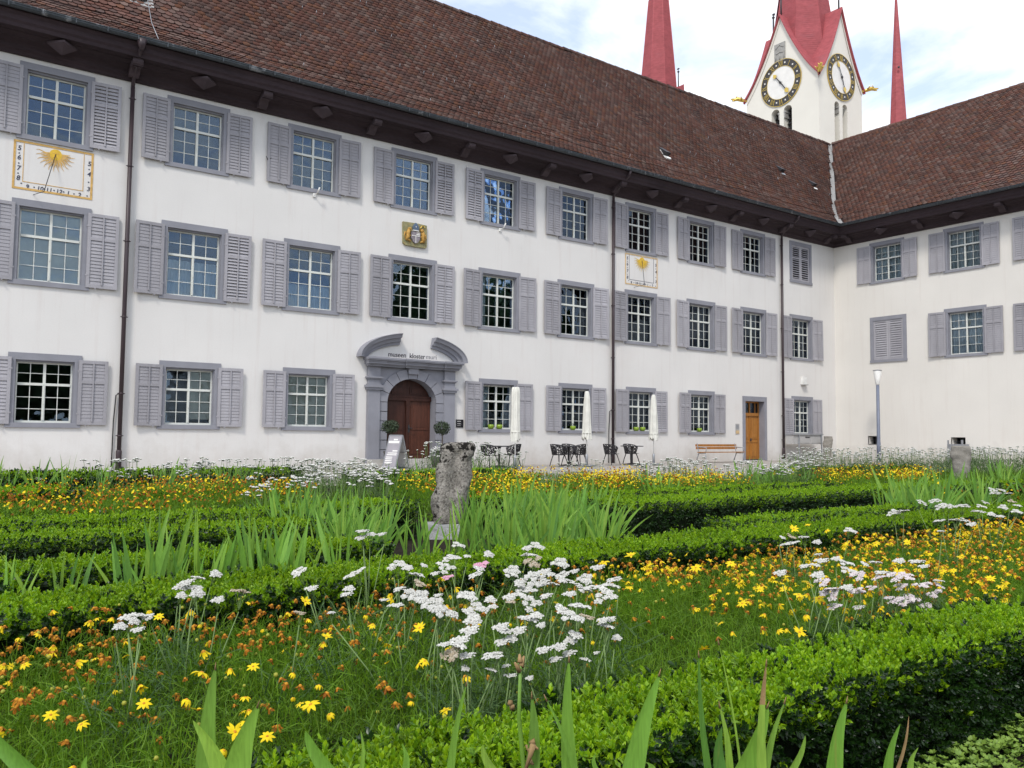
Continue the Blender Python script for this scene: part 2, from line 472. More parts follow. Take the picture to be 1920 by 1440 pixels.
class MB:
    """collects plain geometry for ONE mesh"""
    def __init__(s):
        s.v, s.f, s.mi, s.sm = [], [], [], []

    def face(s, pts, mi=0, smooth=False):
        n = len(s.v)
        s.v.extend([tuple(p) for p in pts])
        s.f.append(tuple(range(n, n + len(pts))))
        s.mi.append(mi); s.sm.append(smooth)

    def raw(s, verts, faces, mi=0, smooth=False):
        n = len(s.v)
        s.v.extend([tuple(p) for p in verts])
        for f in faces:
            s.f.append(tuple(i + n for i in f))
            s.mi.append(mi); s.sm.append(smooth)

    def box(s, x0, x1, y0, y1, z0, z1, mi=0, mat=None):
        v = [(x0, y0, z0), (x1, y0, z0), (x1, y1, z0), (x0, y1, z0), (x0, y0, z1), (x1, y0, z1), (x1, y1, z1), (x0, y1, z1)]
        if mat is not None:
            v = [tuple(mat @ Vector(p)) for p in v]
        s.raw(v, [(0, 3, 2, 1), (4, 5, 6, 7), (0, 1, 5, 4), (1, 2, 6, 5), (2, 3, 7, 6), (3, 0, 4, 7)], mi)

    def extrude_xz(s, poly, y0, y1, mi=0):
        """polygon in the xz plane (ccw seen from -y) extruded along y"""
        n = len(poly)
        v = [(p[0], y0, p[1]) for p in poly] + [(p[0], y1, p[1]) for p in poly]
        f = [tuple(range(n)), tuple(range(2 * n - 1, n - 1, -1))]
        for i in range(n):
            j = (i + 1) % n
            f.append((i, i + n, j + n, j))
        s.raw(v, f, mi)

    def sweep(s, prof, path, frames, mi=0, closed=True, caps=True, smooth=False):
        """prof: list of (a,b); path: points; frames: list of (A,B) vectors"""
        n = len(prof)
        v = []
        for p, (A, B) in zip(path, frames):
            for a, b in prof:
                v.append(tuple(Vector(p) + Vector(A) * a + Vector(B) * b))
        f = []
        for k in range(len(path) - 1):
            for i in range(n if closed else n - 1):
                j = (i + 1) % n
                f.append((k * n + i, k * n + j, (k + 1) * n + j, (k + 1) * n + i))
        if closed and caps:
            f.append(tuple(range(n - 1, -1, -1)))
            f.append(tuple((len(path) - 1) * n + i for i in range(n)))
        s.raw(v, f, mi, smooth)

    def tube(s, pts, r, n=6, mi=0, smooth=True, caps=True):
        pts = [Vector(p) for p in pts]
        rr = r if isinstance(r, (list, tuple)) else [r] * len(pts)
        v, f = [], []
        prev = None
        for k, p in enumerate(pts):
            t = (pts[min(k + 1, len(pts) - 1)] - pts[max(k - 1, 0)])
            if t.length < 1e-9: t = Vector((0, 0, 1))
            t.normalize()
            if prev is None:
                a = t.orthogonal().normalized()
            else:
                a = (prev - t * prev.dot(t))
                a = a.normalized() if a.length > 1e-6 else t.orthogonal().normalized()
            prev = a
            b = t.cross(a)
            for i in range(n):
                an = 2 * math.pi * i / n
                v.append(tuple(p + (a * math.cos(an) + b * math.sin(an)) * rr[k]))
        for k in range(len(pts) - 1):
            for i in range(n):
                j = (i + 1) % n
                f.append((k * n + i, k * n + j, (k + 1) * n + j, (k + 1) * n + i))
        if caps:
            f.append(tuple(range(n - 1, -1, -1)))
            f.append(tuple((len(pts) - 1) * n + i for i in range(n)))
        s.raw(v, f, mi, smooth)

    def lathe(s, prof, n=16, c=(0, 0), mi=0, smooth=True, a0=0):
        """prof: (r,z) from bottom to top"""
        v, f = [], []
        for r_, z in prof:
            for i in range(n):
                an = a0 + 2 * math.pi * i / n
                v.append((c[0] + r_ * math.cos(an), c[1] + r_ * math.sin(an), z))
        for k in range(len(prof) - 1):
            for i in range(n):
                j = (i + 1) % n
                f.append((k * n + i, k * n + j, (k + 1) * n + j, (k + 1) * n + i))
        f.append(tuple(range(n - 1, -1, -1)))
        f.append(tuple((len(prof) - 1) * n + i for i in range(n)))
        s.raw(v, f, mi, smooth)

    def mesh(s, name, mats, loc=None):
        me = bpy.data.meshes.new(name)
        v = s.v
        if loc is not None:
            v = [(p[0] - loc[0], p[1] - loc[1], p[2] - loc[2]) for p in v]
        me.from_pydata(v, [], s.f)
        for m in (mats if isinstance(mats, (list, tuple)) else [mats]):
            me.materials.append(m)
        me.polygons.foreach_set('material_index', s.mi)
        me.polygons.foreach_set('use_smooth', s.sm)
        me.update()
        return me

    def build(s, name, mats, parent=None, loc=None):
        """loc: the world position of the (unrotated) parent when the geometry is in world space"""
        return link(name, s.mesh(name, mats, loc), parent)


def np_mesh(name, verts, faces, mats, mi=None, smooth=False):
    """verts (n,3), faces (k,m) int array of equal sized faces"""
    me = bpy.data.meshes.new(name)
    verts = np.ascontiguousarray(verts, dtype=np.float32)
    faces = np.ascontiguousarray(faces, dtype=np.int32)
    k, m = faces.shape
    me.vertices.add(len(verts)); me.vertices.foreach_set('co', verts.ravel())
    me.loops.add(k * m); me.loops.foreach_set('vertex_index', faces.ravel())
    me.polygons.add(k)
    me.polygons.foreach_set('loop_start', np.arange(0, k * m, m, dtype=np.int32))
    me.polygons.foreach_set('loop_total', np.full(k, m, dtype=np.int32))
    for mt in (mats if isinstance(mats, (list, tuple)) else [mats]):
        me.materials.append(mt)
    if mi is not None:
        me.polygons.foreach_set('material_index', np.ascontiguousarray(mi, dtype=np.int32))
    if smooth:
        me.polygons.foreach_set('use_smooth', np.ones(k, dtype=bool))
    me.update(calc_edges=True)
    me.validate()
    return me


def inst(tv, tf, P, Rm, S):
    """template verts (n,3), faces (k,m); P (N,3), Rm (N,3,3) columns = local axes, S (N,) or (N,3)"""
    tv = np.asarray(tv, float); tf = np.asarray(tf, int)
    N = len(P); S = np.asarray(S, float)
    if S.ndim == 1: S = S[:, None]
    loc = tv[None] * S[:, None, :]
    V = np.einsum('nij,nkj->nki', Rm, loc) + np.asarray(P)[:, None, :]
    F = tf[None] + (np.arange(N) * len(tv))[:, None, None]
    return V.reshape(-1, 3), F.reshape(-1, tf.shape[1])


def frames_from(normal, spin):
    """(N,3) normals -> rotation whose z column is the normal"""
    n = normal / np.linalg.norm(normal, axis=1, keepdims=True)
    h = np.where(np.abs(n[:, 2:3]) > .9, np.array([[1., 0, 0]]), np.array([[0, 0, 1.]]))
    a = np.cross(h, n); a /= np.linalg.norm(a, axis=1, keepdims=True)
    b = np.cross(n, a)
    c, s = np.cos(spin)[:, None], np.sin(spin)[:, None]
    x = a * c + b * s
    y = -a * s + b * c
    return np.stack([x, y, n], axis=2)


def text_mesh(txt, size, mat, name, extrude=.006, offset=0.0, space=1.0, align='LEFT', shear=0.0):
    cu = bpy.data.curves.new(name, 'FONT')
    cu.body = txt
    cu.size = size
    cu.extrude = extrude
    cu.offset = offset
    cu.space_character = space
    cu.align_x = align
    cu.shear = shear
    cu.resolution_u = 3
    o = bpy.data.objects.new(name, cu)
    COL.objects.link(o)
    dg = bpy.context.evaluated_depsgraph_get()
    me = bpy.data.meshes.new_from_object(o.evaluated_get(dg))
    bpy.data.objects.remove(o)
    me.materials.clear()
    me.materials.append(mat)
    # text lies in xy: stand it up so that it faces -y
    me.transform(Matrix.Rotation(R(90), 4, 'X'))
    return me
# ================================================================== the setting
g = MB()
g.face([(-400, -400, -.02), (400, -400, -.02), (400, 400, -.02), (-400, 400, -.02)])
tag(g.build('ground', MT['gravel']), kind='structure')
# garden soil, one raised sheet
g = MB()
g.face([(-60, -40, .0), (-3.5, -40, .0), (-3.5, -12.2, .0), (-24, -11.2, .0), (-34, -8.4, .0), (-60, -5.5, .0)])
tag(g.build('garden_soil', MT['soil']), kind='structure')

# ================================================================== monastery ranges
Z1, Z2, Z3 = (1.207, 3.223), (5.065, 7.405), (9.062, 11.207)
COLS = dict(A=-36.92, B=-33.11, C=-29.38, D=-25.63, E=-21.87, F=-18.07, G=-14.39, H=-10.55, I=-6.79, J=-2.95)
WALL_TOP = 11.36
XL, YL = -44.0, -21.0                     # how far the two ranges are built
mainb = thing('monastery_building', 'long white monastery range with brown tiled roof and grey shutters behind the garden', 'building', (0, 0, 0))
wingb = thing('monastery_building', 'cream monastery range joining the long one at the courtyard corner on the right', 'building', (0, 0, 0))


def wall_sheet(name, parent, mat, a0, a1, z0, z1, holes, tomap):
    """wall in the plane of a range; holes are (a0, a1, z0, z1)"""
    xs = sorted({a0, a1, *[h[0] for h in holes], *[h[1] for h in holes]})
    zs = sorted({z0, z1, *[h[2] for h in holes], *[h[3] for h in holes]})
    mb = MB()
    idx = {}
    def vid(a, z):
        if (a, z) not in idx:
            idx[(a, z)] = len(mb.v); mb.v.append(tomap(a, z))
        return idx[(a, z)]
    for i in range(len(xs) - 1):
        for j in range(len(zs) - 1):
            ca, cz = (xs[i] + xs[i + 1]) / 2, (zs[j] + zs[j + 1]) / 2
            if any(h[0] < ca < h[1] and h[2] < cz < h[3] for h in holes):
                continue
            mb.f.append((vid(xs[i], zs[j]), vid(xs[i + 1], zs[j]), vid(xs[i + 1], zs[j + 1]), vid(xs[i], zs[j + 1])))
            mb.mi.append(0); mb.sm.append(False)
    return mb.build(name, mat, parent)


JW, SILL, LINT = .18, .13, .19            # jamb, sill and lintel of a window surround
SASH_Y = .15


def win_meshes(kind, W, H):
    """shared meshes of one window size; local: x right, -y out of the wall, z up from the foot of the sill"""
    ow = W - 2 * JW
    z0, z1 = SILL, H - LINT
    oh = z1 - z0
    d = {}
    b = MB()
    b.box(-W / 2, W / 2, -.032, .26, H - LINT, H)
    b.box(-W / 2, -ow / 2, -.030, .26, SILL, H - LINT)
    b.box(ow / 2, W / 2, -.030, .26, SILL, H - LINT)
    b.box(-W / 2 - .015, W / 2 + .015, -.055, .26, 0, SILL)
    b.box(-ow / 2, ow / 2, .045, .26, z1 - .045, z1)                       # rebate
    b.box(-ow / 2, -ow / 2 + .028, .045, .26, z0, z1 - .045)
    b.box(ow / 2 - .028, ow / 2, .045, .26, z0, z1 - .045)
    d['surround'] = b.mesh('window_surround', MT['surround'])
    # sash
    s = MB()
    x0, x1 = -ow / 2 + .028, ow / 2 - .028
    y0, y1 = SASH_Y, SASH_Y + .06
    t0, t1 = z0 + oh * .600, z0 + oh * .600 + .068
    zt = z1 - .045
    F = .042
    s.box(x0, x1, y0, y1, z0, z0 + .06)
    s.box(x0, x1, y0, y1, zt - F, zt)
    s.box(x0, x0 + F, y0, y1, z0 + .06, zt - F)
    s.box(x1 - F, x1, y0, y1, z0 + .06, zt - F)
    s.box(x0 + F, x1 - F, y0 - .02, y1, t0, t1)
    s.box(-.036, .036, y0 - .012, y1, z0 + .06, t0)
    s.box(-.015, .015, y0 - .028, y0 - .012, z0 + .07, t0 - .01)
    s.box(-.034, .034, y0 - .008, y1, t1, zt - F)
    s.box(-.012, .012, y0 - .05, y0 - .028, z0 + oh * .3, z0 + oh * .3 + .09)   # handle
    cells = []
    for (xa, xb) in ((x0 + F, -.036), (.036, x1 - F)):
        xm = (xa + xb) / 2
        for (za, zb, n) in ((z0 + .06, t0, 3), (t1, zt - F, 2)):
            s.box(xm - .009, xm + .009, y0 + .014, y1 - .01, za, zb)
            for k in range(1, n):
                zz = za + (zb - za) * k / n
                s.box(xa, xm - .009, y0 + .016, y1 - .012, zz - .009, zz + .009)
                s.box(xm + .009, xb, y0 + .016, y1 - .012, zz - .009, zz + .009)
            for k in range(n):
                for (xc, xd) in ((xa, xm), (xm, xb)):
                    cells.append(((xc + xd) / 2, za + (zb - za) * (k + .5) / n, xd - xc, (zb - za) / n))
    d['sash'] = s.mesh('window_sash', MT['sash'])
    d['cells'] = cells
    pm = {}
    for (cx, cz, w, h) in cells:
        key = (round(w, 3), round(h, 3))
        if key not in pm:
            p = MB(); p.box(-w / 2 - .003, w / 2 + .003, -.003, .003, -h / 2 - .003, h / 2 + .003)
            pm[key] = p.mesh('window_pane', MT['glass'])
    d['pane'] = pm
    g_ = MB()
    for (cx, cz, w, h) in cells:
        a = rnd.uniform(-.004, .004); c_ = rnd.uniform(-.004, .004)
        m = Matrix.Translation((cx, SASH_Y + .034, cz)) @ Matrix.Rotation(a, 4, 'X') @ Matrix.Rotation(c_, 4, 'Z')
        g_.box(-w / 2 - .003, w / 2 + .003, -.003, .003, -h / 2 - .003, h / 2 + .003, mat=m)
    d['glazing'] = g_.mesh('window_glazing', MT['glass'])
    d['W'], d['H'], d['ow'], d['z0'], d['z1'] = W, H, ow, z0, z1
    return d


def shutter_mesh(w, h, tilt, rod=True):
    """leaf lying against the wall: x 0..w, thickness towards -y"""
    b = MB()
    S, T = .085, .045
    b.box(0, S, -T, 0, 0, h); b.box(w - S, w, -T, 0, 0, h)
    b.box(S, w - S, -T + .002, -.002, 0, .10)
    b.box(S, w - S, -T + .002, -.002, h - .09, h)
    zm = h * .64
    b.box(S, w - S, -T + .002, -.002, zm, zm + .085)
    for (za, zb) in ((.10, zm), (zm + .085, h - .09)):
        n = max(3, round((zb - za) / .098))
        p = (zb - za) / n
        for k in range(n):
            zc = za + p * (k + .5)
            m = Matrix.Translation((0, -T * .36, zc)) @ Matrix.Rotation(tilt, 4, 'X')
            b.box(S - .004, w - S + .004, -.005, .005, -p * .51, p * .51, mat=m)
    b.box(w / 2 - .016, w / 2 + .016, -T - .018, -T + .004, .13, h - .06)
    b.box(w / 2 - .02, w / 2 + .02, -T - .024, -T, .09, .13)
    # hinges and holder
    b.box(-.03, .05, -T - .006, -T, h * .16, h * .16 + .035)
    b.box(-.03, .05, -T - .006, -T, h * .82, h * .82 + .035)
    b.box(w * .3 - .012, w * .3 + .012, -.085, -.02, -.045, -.002)
    return b.mesh('window_shutter', MT['shutter'])


WK = {1: win_meshes(1, 1.775, Z1[1] - Z1[0]), 2: win_meshes(2, 1.935, Z2[1] - Z2[0]), 3: win_meshes(3, 1.85, Z3[1] - Z3[0])}
SHW = {1: .74, 2: .80, 3: .77}
SH = {}
for k in WK:
    for t in (0, 1, 2):
        SH[(k, t)] = shutter_mesh(SHW[k], WK[k]['H'] - SILL - LINT + .10, (R(-7), R(-12), R(-26))[t])

WIN = []          # for holes
pane_budget = [300]


def window(parent, base, rz, kind, shutters='open', detail=True, curtain=None, sides=(True, True)):
    d = WK[kind]
    wo = link('window', d['surround'], parent, base, (0, 0, rz))
    if shutters != 'closed':
        link('sash', d['sash'], wo)
        if detail and pane_budget[0] >= len(d['cells']):
            pane_budget[0] -= len(d['cells'])
            for (cx, cz, w, h) in d['cells']:
                link('pane', d['pane'][(round(w, 3), round(h, 3))], wo, (cx, SASH_Y + .034, cz),
                     (rnd.uniform(-.005, .005), 0, rnd.uniform(-.005, .005)))
        else:
            tag(link('glazing', d['glazing'], wo), kind='stuff')
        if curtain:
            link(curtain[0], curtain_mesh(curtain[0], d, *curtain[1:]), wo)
    sh = SH[(kind, rnd.choice((0, 0, 0, 1, 1, 2)))]
    sh2 = SH[(kind, rnd.choice((0, 0, 1, 1, 0, 2)))]
    zs = SILL - .04
    xj = d['ow'] / 2 + .10
    w = SHW[kind]
    if shutters == 'open':
        # folded back against the wall, lying over the outer edge of the surround
        if sides[0]:
            link('shutter', sh, wo, (-xj, -.040, zs), (rnd.uniform(-.01, .01), 0, rnd.uniform(0, .09))).scale = (-1, 1, 1)
        if sides[1]:
            link('shutter', sh2, wo, (xj, -.040, zs), (rnd.uniform(-.01, .01), 0, -rnd.uniform(0, .09)))
    elif shutters == 'closed':
        sw = d['ow'] / 2
        mesh = closed_shutter(sw, d['z1'] - d['z0'], R(-52) if curtain == 'gaps' else R(-24))
        link('shutter', mesh, wo, (-d['ow'] / 2, .05, d['z0']))
        o = link('shutter', mesh, wo, (d['ow'] / 2, .05, d['z0'])); o.scale = (-1, 1, 1)
    return wo


_closed = {}
def closed_shutter(w, h, tilt):
    key = (round(w, 2), round(h, 2), round(tilt, 2))
    if key not in _closed:
        b = MB()
        S, T = .095, .045
        w_ = w - .004
        b.box(0, S, -T, 0, 0, h); b.box(w_ - S, w_, -T, 0, 0, h)
        b.box(S, w_ - S, -T + .002, -.002, 0, .10); b.box(S, w_ - S, -T + .002, -.002, h - .10, h)
        zm = h * .62
        if tilt < R(-30):
            b.box(S, w_ - S, -T + .002, -.002, zm, zm + .07)
            rngs = ((.10, zm), (zm + .07, h - .10))
        else:
            rngs = ((.10, h - .10),)
        for (za, zb) in rngs:
            n = round((zb - za) / .115)
            p = (zb - za) / n
            for k in range(n):
                m = Matrix.Translation((0, -T * .5, za + p * (k + .5))) @ Matrix.Rotation(tilt, 4, 'X')
                b.box(S - .004, w_ - S + .004, -.007, .007, -p * .5, p * .5, mat=m)
        _closed[key] = b.mesh('closed_shutter', MT['shutter'])
    return _closed[key]


def curtain_mesh(name, d, x0, x1, z0, z1, mat, wave=.03):
    """hanging cloth behind the panes; x and z as fractions of the opening"""
    ow, za, zb = d['ow'], d['z0'], d['z1']
    n = max(4, int(abs(x1 - x0) * 34)) if wave else 2
    b = MB()
    P = []
    for i in range(n + 1):
        f = x0 + (x1 - x0) * i / n
        P.append((-ow / 2 + ow * f, (.285 if wave else .235) + (wave * math.sin(i * 1.9) + wave * .4 * math.sin(i * .7 + 2) if wave else 0)))
    zz0, zz1 = za + (zb - za) * z0, za + (zb - za) * z1
    for i in range(n):
        (xa, ya), (xb, yb) = P[i], P[i + 1]
        b.face([(xa, ya, zz0), (xb, yb, zz0), (xb, yb, zz1), (xa, ya, zz1)], 0, True)
    return b.mesh(name, mat)


CURT = MT['curtain']; BL = MT['blind_and_reflection']
holes_main = []
spec = {}
# curtains, blinds and two beige reflection stand-ins behind the panes of the long range
spec['E1'] = dict(curtain=('curtain', .02, .30, 0, 1, CURT))
spec['F1'] = dict(curtain=('curtain', .0, .72, 0, 1, CURT))
spec['G1'] = dict(curtain=('curtain', .35, .75, 0, 1, CURT))
spec['H1'] = dict(curtain=('curtain', .0, .62, 0, 1, CURT))
spec['J1'] = dict(curtain=('curtain', .0, .70, 0, 1, CURT))
spec['A2'] = dict(curtain=('blind_and_reflection', .02, .98, .0, 1, BL, 0))
spec['F2'] = dict(curtain=('curtain', .2, .62, 0, 1, CURT))
spec['G2'] = dict(curtain=('blind_and_reflection', .0, .5, .0, .62, BL, 0))
spec['H2'] = dict(curtain=('blind_and_reflection', .0, .66, .0, 1, BL, 0))
spec['I2'] = dict(curtain=('blind_and_reflection', .0, .62, .0, 1, BL, 0))
spec['J2'] = dict(curtain=('curtain', .0, 1, 0, 1, CURT))
spec['C1'] = dict(curtain=('blind_and_reflection', .02, .98, 0, 1, BL, 0))  # no real blind: beige sheet added to imitate the reflected sunlit building
spec['E2'] = dict(curtain=('curtain', .0, .22, 0, 1, CURT))
spec['B2'] = dict(curtain=('curtain', .02, .98, 0, .55, CURT))
spec['C2'] = dict(curtain=('curtain', .02, .98, 0, .4, CURT))
spec['B1'] = dict(curtain=('blind_and_reflection', .55, .98, .1, 1, BL, 0))  # right half: added beige sheet in place of the mirrored building
for c, x in COLS.items():
    for r, Z in ((1, Z1), (2, Z2), (3, Z3)):
        if r == 1 and c in 'DI':
            continue
        d = WK[r]
        k = spec.get(c + str(r), {})
        if c == 'J' and r == 3:
            wo = window(mainb, (x, 0, Z[0]), 0, r, shutters='closed', curtain='gaps')
            wo['label'] = 'window with closed louvred shutters'
        else:
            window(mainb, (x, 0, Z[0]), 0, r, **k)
        holes_main.append((x - d['ow'] / 2, x + d['ow'] / 2, Z[0] + SILL, Z[1] - LINT))
# one more bay beyond the left edge of the photograph
x = -40.72
for r, Z in ((1, Z1), (2, Z2), (3, Z3)):
    window(mainb, (x, 0, Z[0]), 0, r, detail=False)
    d = WK[r]
    holes_main.append((x - d['ow'] / 2, x + d['ow'] / 2, Z[0] + SILL, Z[1] - LINT))

# ---- the small wooden door
DX0, DX1, DZ = -7.47, -6.03, 2.86
holes_main.append((DX0, DX1, 0, DZ))
b = MB()
b.box(-7.66, DX0, -.035, .42, 0, DZ); b.box(DX1, -5.85, -.035, .42, 0, DZ); b.box(-7.66, -5.85, -.038, .42, DZ, 3.09)
dr = b.build('side_door', MT['surround'], mainb)
b = MB()
b.box(DX0, DX0 + .07, .30, .38, .02, DZ); b.box(DX1 - .07, DX1, .30, .38, .02, DZ)
b.box(DX0 + .07, DX1 - .07, .30, .38, DZ - .07, DZ); b.box(DX0 + .07, DX1 - .07, .26, .38, 2.16, 2.30)
b.box(-6.78, -6.72, .29, .38, 2.30, DZ - .07); b.box(-7.2, -7.16, .31, .37, 2.30, DZ - .07); b.box(-6.34, -6.30, .31, .37, 2.30, DZ - .07)
b.build('door_frame', MT['oak'], dr)
b = MB()
b.box(DX0 + .07, DX1 - .07, .33, .37, .03, 2.16)
for (xa, xb) in ((-7.40, -6.78), (-6.72, -6.10)):
    for (za, zb) in ((.12, .82), (1.02, 2.06)):
        b.box(xa + .05, xb - .05, .315, .33, za, zb)
        b.box(xa + .11, xb - .11, .300, .315, za + .07, zb - .07)
b.box(-7.40, -6.10, .305, .33, .86, .97)
b.box(-6.775, -6.725, .295, .33, .03, .86); b.box(-6.775, -6.725, .295, .33, .97, 2.16)
b.build('door_leaf', MT['oak'], dr)
b = MB(); b.box(DX0 + .07, DX1 - .07, .345, .350, 2.30, DZ - .07)
b.build('pane', MT['glass'], dr)
b = MB(); b.tube([(-6.68, .29, .98), (-6.68, .24, .98), (-6.80, .235, .98)], .014); b.box(-6.72, -6.64, .285, .295, .92, 1.06)
b.build('door_handle', MT['iron'], dr)

# ---- the main portal
PCX = -25.61
DOORW, SPR, RISE, DB = .95, 2.22, .82, .25     # half width, springing, rise, foot of the door


def arch_pt(a, r=0.0):
    """point on the basket arch, a from 0 (right) to pi (left); r = distance outside it"""
    return (PCX + (DOORW + r) * math.cos(a), SPR + (RISE + r) * math.sin(a))


# wall hole is a rectangle behind the portal stones
holes_main.append((PCX - 1.30, PCX + 1.30, .02, 3.30))
portal = MB()
# flat grey field between the pilasters, with the arched opening
N = 24
top = 3.42
for i in range(N):
    a, c = math.pi * i / N, math.pi * (i + 1) / N
    p, q = arch_pt(a, .30), arch_pt(c, .30)
    px_, qx_ = p[0], q[0]
    portal.face([(p[0], -.05, p[1]), (p[0], -.05, top), (q[0], -.05, top), (q[0], -.05, q[1])])
for sx in (-1, 1):
    xa, xb = PCX + sx * (DOORW + .30), PCX + sx * 1.30
    portal.face([(xa, -.05, DB), (xb, -.05, DB), (xb, -.05, top), (xa, -.05, top)])
    portal.box(min(PCX + sx * 1.14, PCX + sx * 1.32), max(PCX + sx * 1.14, PCX + sx * 1.32), -.045, .40, DB, top)
# intrados
for i in range(N):
    a, c = math.pi * i / N, math.pi * (i + 1) / N
    p, q = arch_pt(a, .012), arch_pt(c, .012)
    portal.face([(p[0], -.06, p[1]), (q[0], -.06, q[1]), (q[0], .42, q[1]), (p[0], .42, p[1])])
for sx in (-1, 1):
    xa = PCX + sx * (DOORW + .012)
    portal.face([(xa, -.06, DB), (xa, .42, DB), (xa, .42, SPR), (xa, -.06, SPR)])
po = portal.build('portal', MT['surround'], mainb)
po['label'] = 'grey stone portal with broken curved pediment'
# voussoirs and quoin blocks, each a stone
GAP = .012
def stone(poly, y0, y1):
    b = MB(); b.extrude_xz(poly, y0, y1)
    me = b.mesh('stone', MT['surround'])
    return link('stone', me, po)
nv = 9
for i in range(nv):
    a, c = math.pi * i / nv, math.pi * (i + 1) / nv
    da = GAP / 1.3
    pts = []
    for t in range(5):
        pts.append(arch_pt(a + da + (c - a - 2 * da) * t / 4, .02))
    for t in range(4, -1, -1):
        pts.append(arch_pt(a + da + (c - a - 2 * da) * t / 4, .36 if i != nv // 2 else .44))
    stone(pts, -.105, -.03)
zq = [DB + .42 * k for k in range(5)]
zq = [DB + (SPR - DB) * k / 6 for k in range(7)]
for sx in (-1, 1):
    for k in range(6):
        xa, xb = PCX + sx * (DOORW + .02), PCX + sx * (DOORW + .33)
        x0_, x1_ = min(xa, xb), max(xa, xb)
        stone([(x0_, zq[k] + GAP), (x1_, zq[k] + GAP), (x1_, zq[k + 1] - GAP), (x0_, zq[k + 1] - GAP)], -.095, -.03)
# pilasters
for sx in (-1, 1):
    xc = PCX + sx * 1.50
    b = MB()
    b.box(xc - .22, xc + .22, -.16, .02, DB + .02, 2.62)
    b.box(xc - .26, xc + .26, -.20, .02, .02, DB + .02)
    for (za, zb, e) in ((2.62, 2.70, .05), (2.70, 2.78, .09), (2.78, 2.82, .03), (2.98, 3.02, .03), (3.02, 3.07, .07)):
        b.box(xc - .22 - e, xc + .22 + e, -.16 - e, .02, za, zb)
    b.box(xc - .215, xc + .215, -.155, .02, 2.82, 2.98)
    b.box(xc - .22, xc + .22, -.165, .02, 3.07, 3.42)
    b.build('pilaster', MT['surround'], po)
# cornice, breaking forward over the pilasters and the keystone
b = MB()
prof = [(.00, 3.42), (.10, 3.42), (.12, 3.47), (.16, 3.50), (.22, 3.56), (.24, 3.62), (.32, 3.66), (.34, 3.72)]
def cornice_piece(x0, x1, extra):
    for (pa, pb) in zip(prof[:-1], prof[1:]):
        b.box(x0 - pb[0] * .5, x1 + pb[0] * .5, -.10 - extra - pb[0], .01, pa[1], pb[1] if pb is not prof[-1] else pb[1] + .001)
cornice_piece(PCX - 1.70, PCX + 1.70, 0)
for xc, hw in ((PCX - 1.50, .26), (PCX + 1.50, .26), (PCX, .34)):
    for (pa, pb) in zip(prof[:-1], prof[1:]):
        b.box(xc - hw - pb[0] * .4, xc + hw + pb[0] * .4, -.165 - pb[0], -.1005 - pb[0] + .1, pa[1] + .003, pb[1] + .004)
b.box(PCX - .20, PCX + .20, -.20, -.02, 3.22, 3.425)
b.build('cornice', MT['surround'], po)
# broken segmental pediment
for (a0, a1) in ((math.pi, math.pi * .585), (0, math.pi * .375)):
    b = MB()
    n = 18
    path, frames = [], []
    for i in range(n + 1):
        a = a0 + (a1 - a0) * i / n
        p = Vector((PCX + 2.10 * math.cos(a), 0, 3.725 + .90 * math.sin(a)))
        nr = Vector((.90 * math.cos(a), 0, 2.10 * math.sin(a))).normalized()
        path.append(p); frames.append((nr, Vector((0, -1, 0))))
    pr = [(-.36, .0), (-.36, .08), (-.27, .10), (-.25, .17), (-.14, .20), (-.12, .30), (-.03, .34), (0, .38), (.02, .38), (.02, 0)]
    b.sweep(pr, path, frames)
    b.build('pediment_arc', MT['surround'], po)
# leaves of the door
for sx, mat in ((-1, MT['door']), (1, MT['door2'])):
    b = MB()
    y = .30
    pts = [(PCX, DB), (PCX + sx * DOORW, DB)]
    zr = 2.30
    for i in range(9):
        a = math.pi / 2 * i / 8
    b.extrude_xz([(PCX + sx * .004, DB), (PCX + sx * DOORW, DB), (PCX + sx * DOORW, zr), (PCX + sx * .004, zr)][::sx], y, y + .06)
    for (za, zb) in ((DB + .17, DB + .82), (DB + 1.02, zr - .18)):
        xa, xb = PCX + sx * .16, PCX + sx * (DOORW - .12)
        x0_, x1_ = min(xa, xb), max(xa, xb)
        for (e, t) in ((0, .022), (.045, .010), (.10, .03)):
            b.box(x0_ + e, x1_ - e, y - t, y + .01, za + e, zb - e)
    b.box(min(PCX + sx * .06, PCX + sx * (DOORW - .05)), max(PCX + sx * .06, PCX + sx * (DOORW - .05)), y - .02, y + .01, DB + .02, DB + .11)
    lf = b.build('door_leaf', mat, po)
    if sx > 0:
        lf['label'] = 'right door leaf, a lighter reddish brown'
b = MB()
b.box(PCX - DOORW, PCX + DOORW, .22, .36, 2.30, 2.42)
for (z0_, z1_, e) in ((2.42, 2.46, .03),):
    b.box(PCX - DOORW, PCX + DOORW, .20, .36, z0_, z1_)
b.box(PCX - .055, PCX + .055, .235, .30, DB, 2.30)
b.box(PCX - .075, PCX + .075, .215, .30, 2.16, 2.30)
pts = [(PCX + DOORW * math.cos(a), max(2.46, SPR + RISE * math.sin(a))) for a in [math.pi * i / 20 for i in range(21)]]
pts = [p for p in pts if p[1] > 2.461] 
b.extrude_xz([(pts[0][0], 2.46)] + pts + [(pts[-1][0], 2.46)], .30, .36)
for (xa, xb) in ((-.62, -.10), (.10, .62)):
    b.box(PCX + xa, PCX + xb, .275, .31, 2.54, 2.80); b.box(PCX + xa + .06, PCX + xb - .06, .26, .31, 2.59, 2.75)
b.build('fanlight_panel', MT['door'], po)
b = MB(); b.box(PCX + .02, PCX + .09, .225, .24, 1.18, 1.45); b.tube([(PCX + .05, .23, 1.33), (PCX + .05, .17, 1.33), (PCX + .17, .165, 1.33)], .016)
b.build('door_handle', MT['iron'], po)
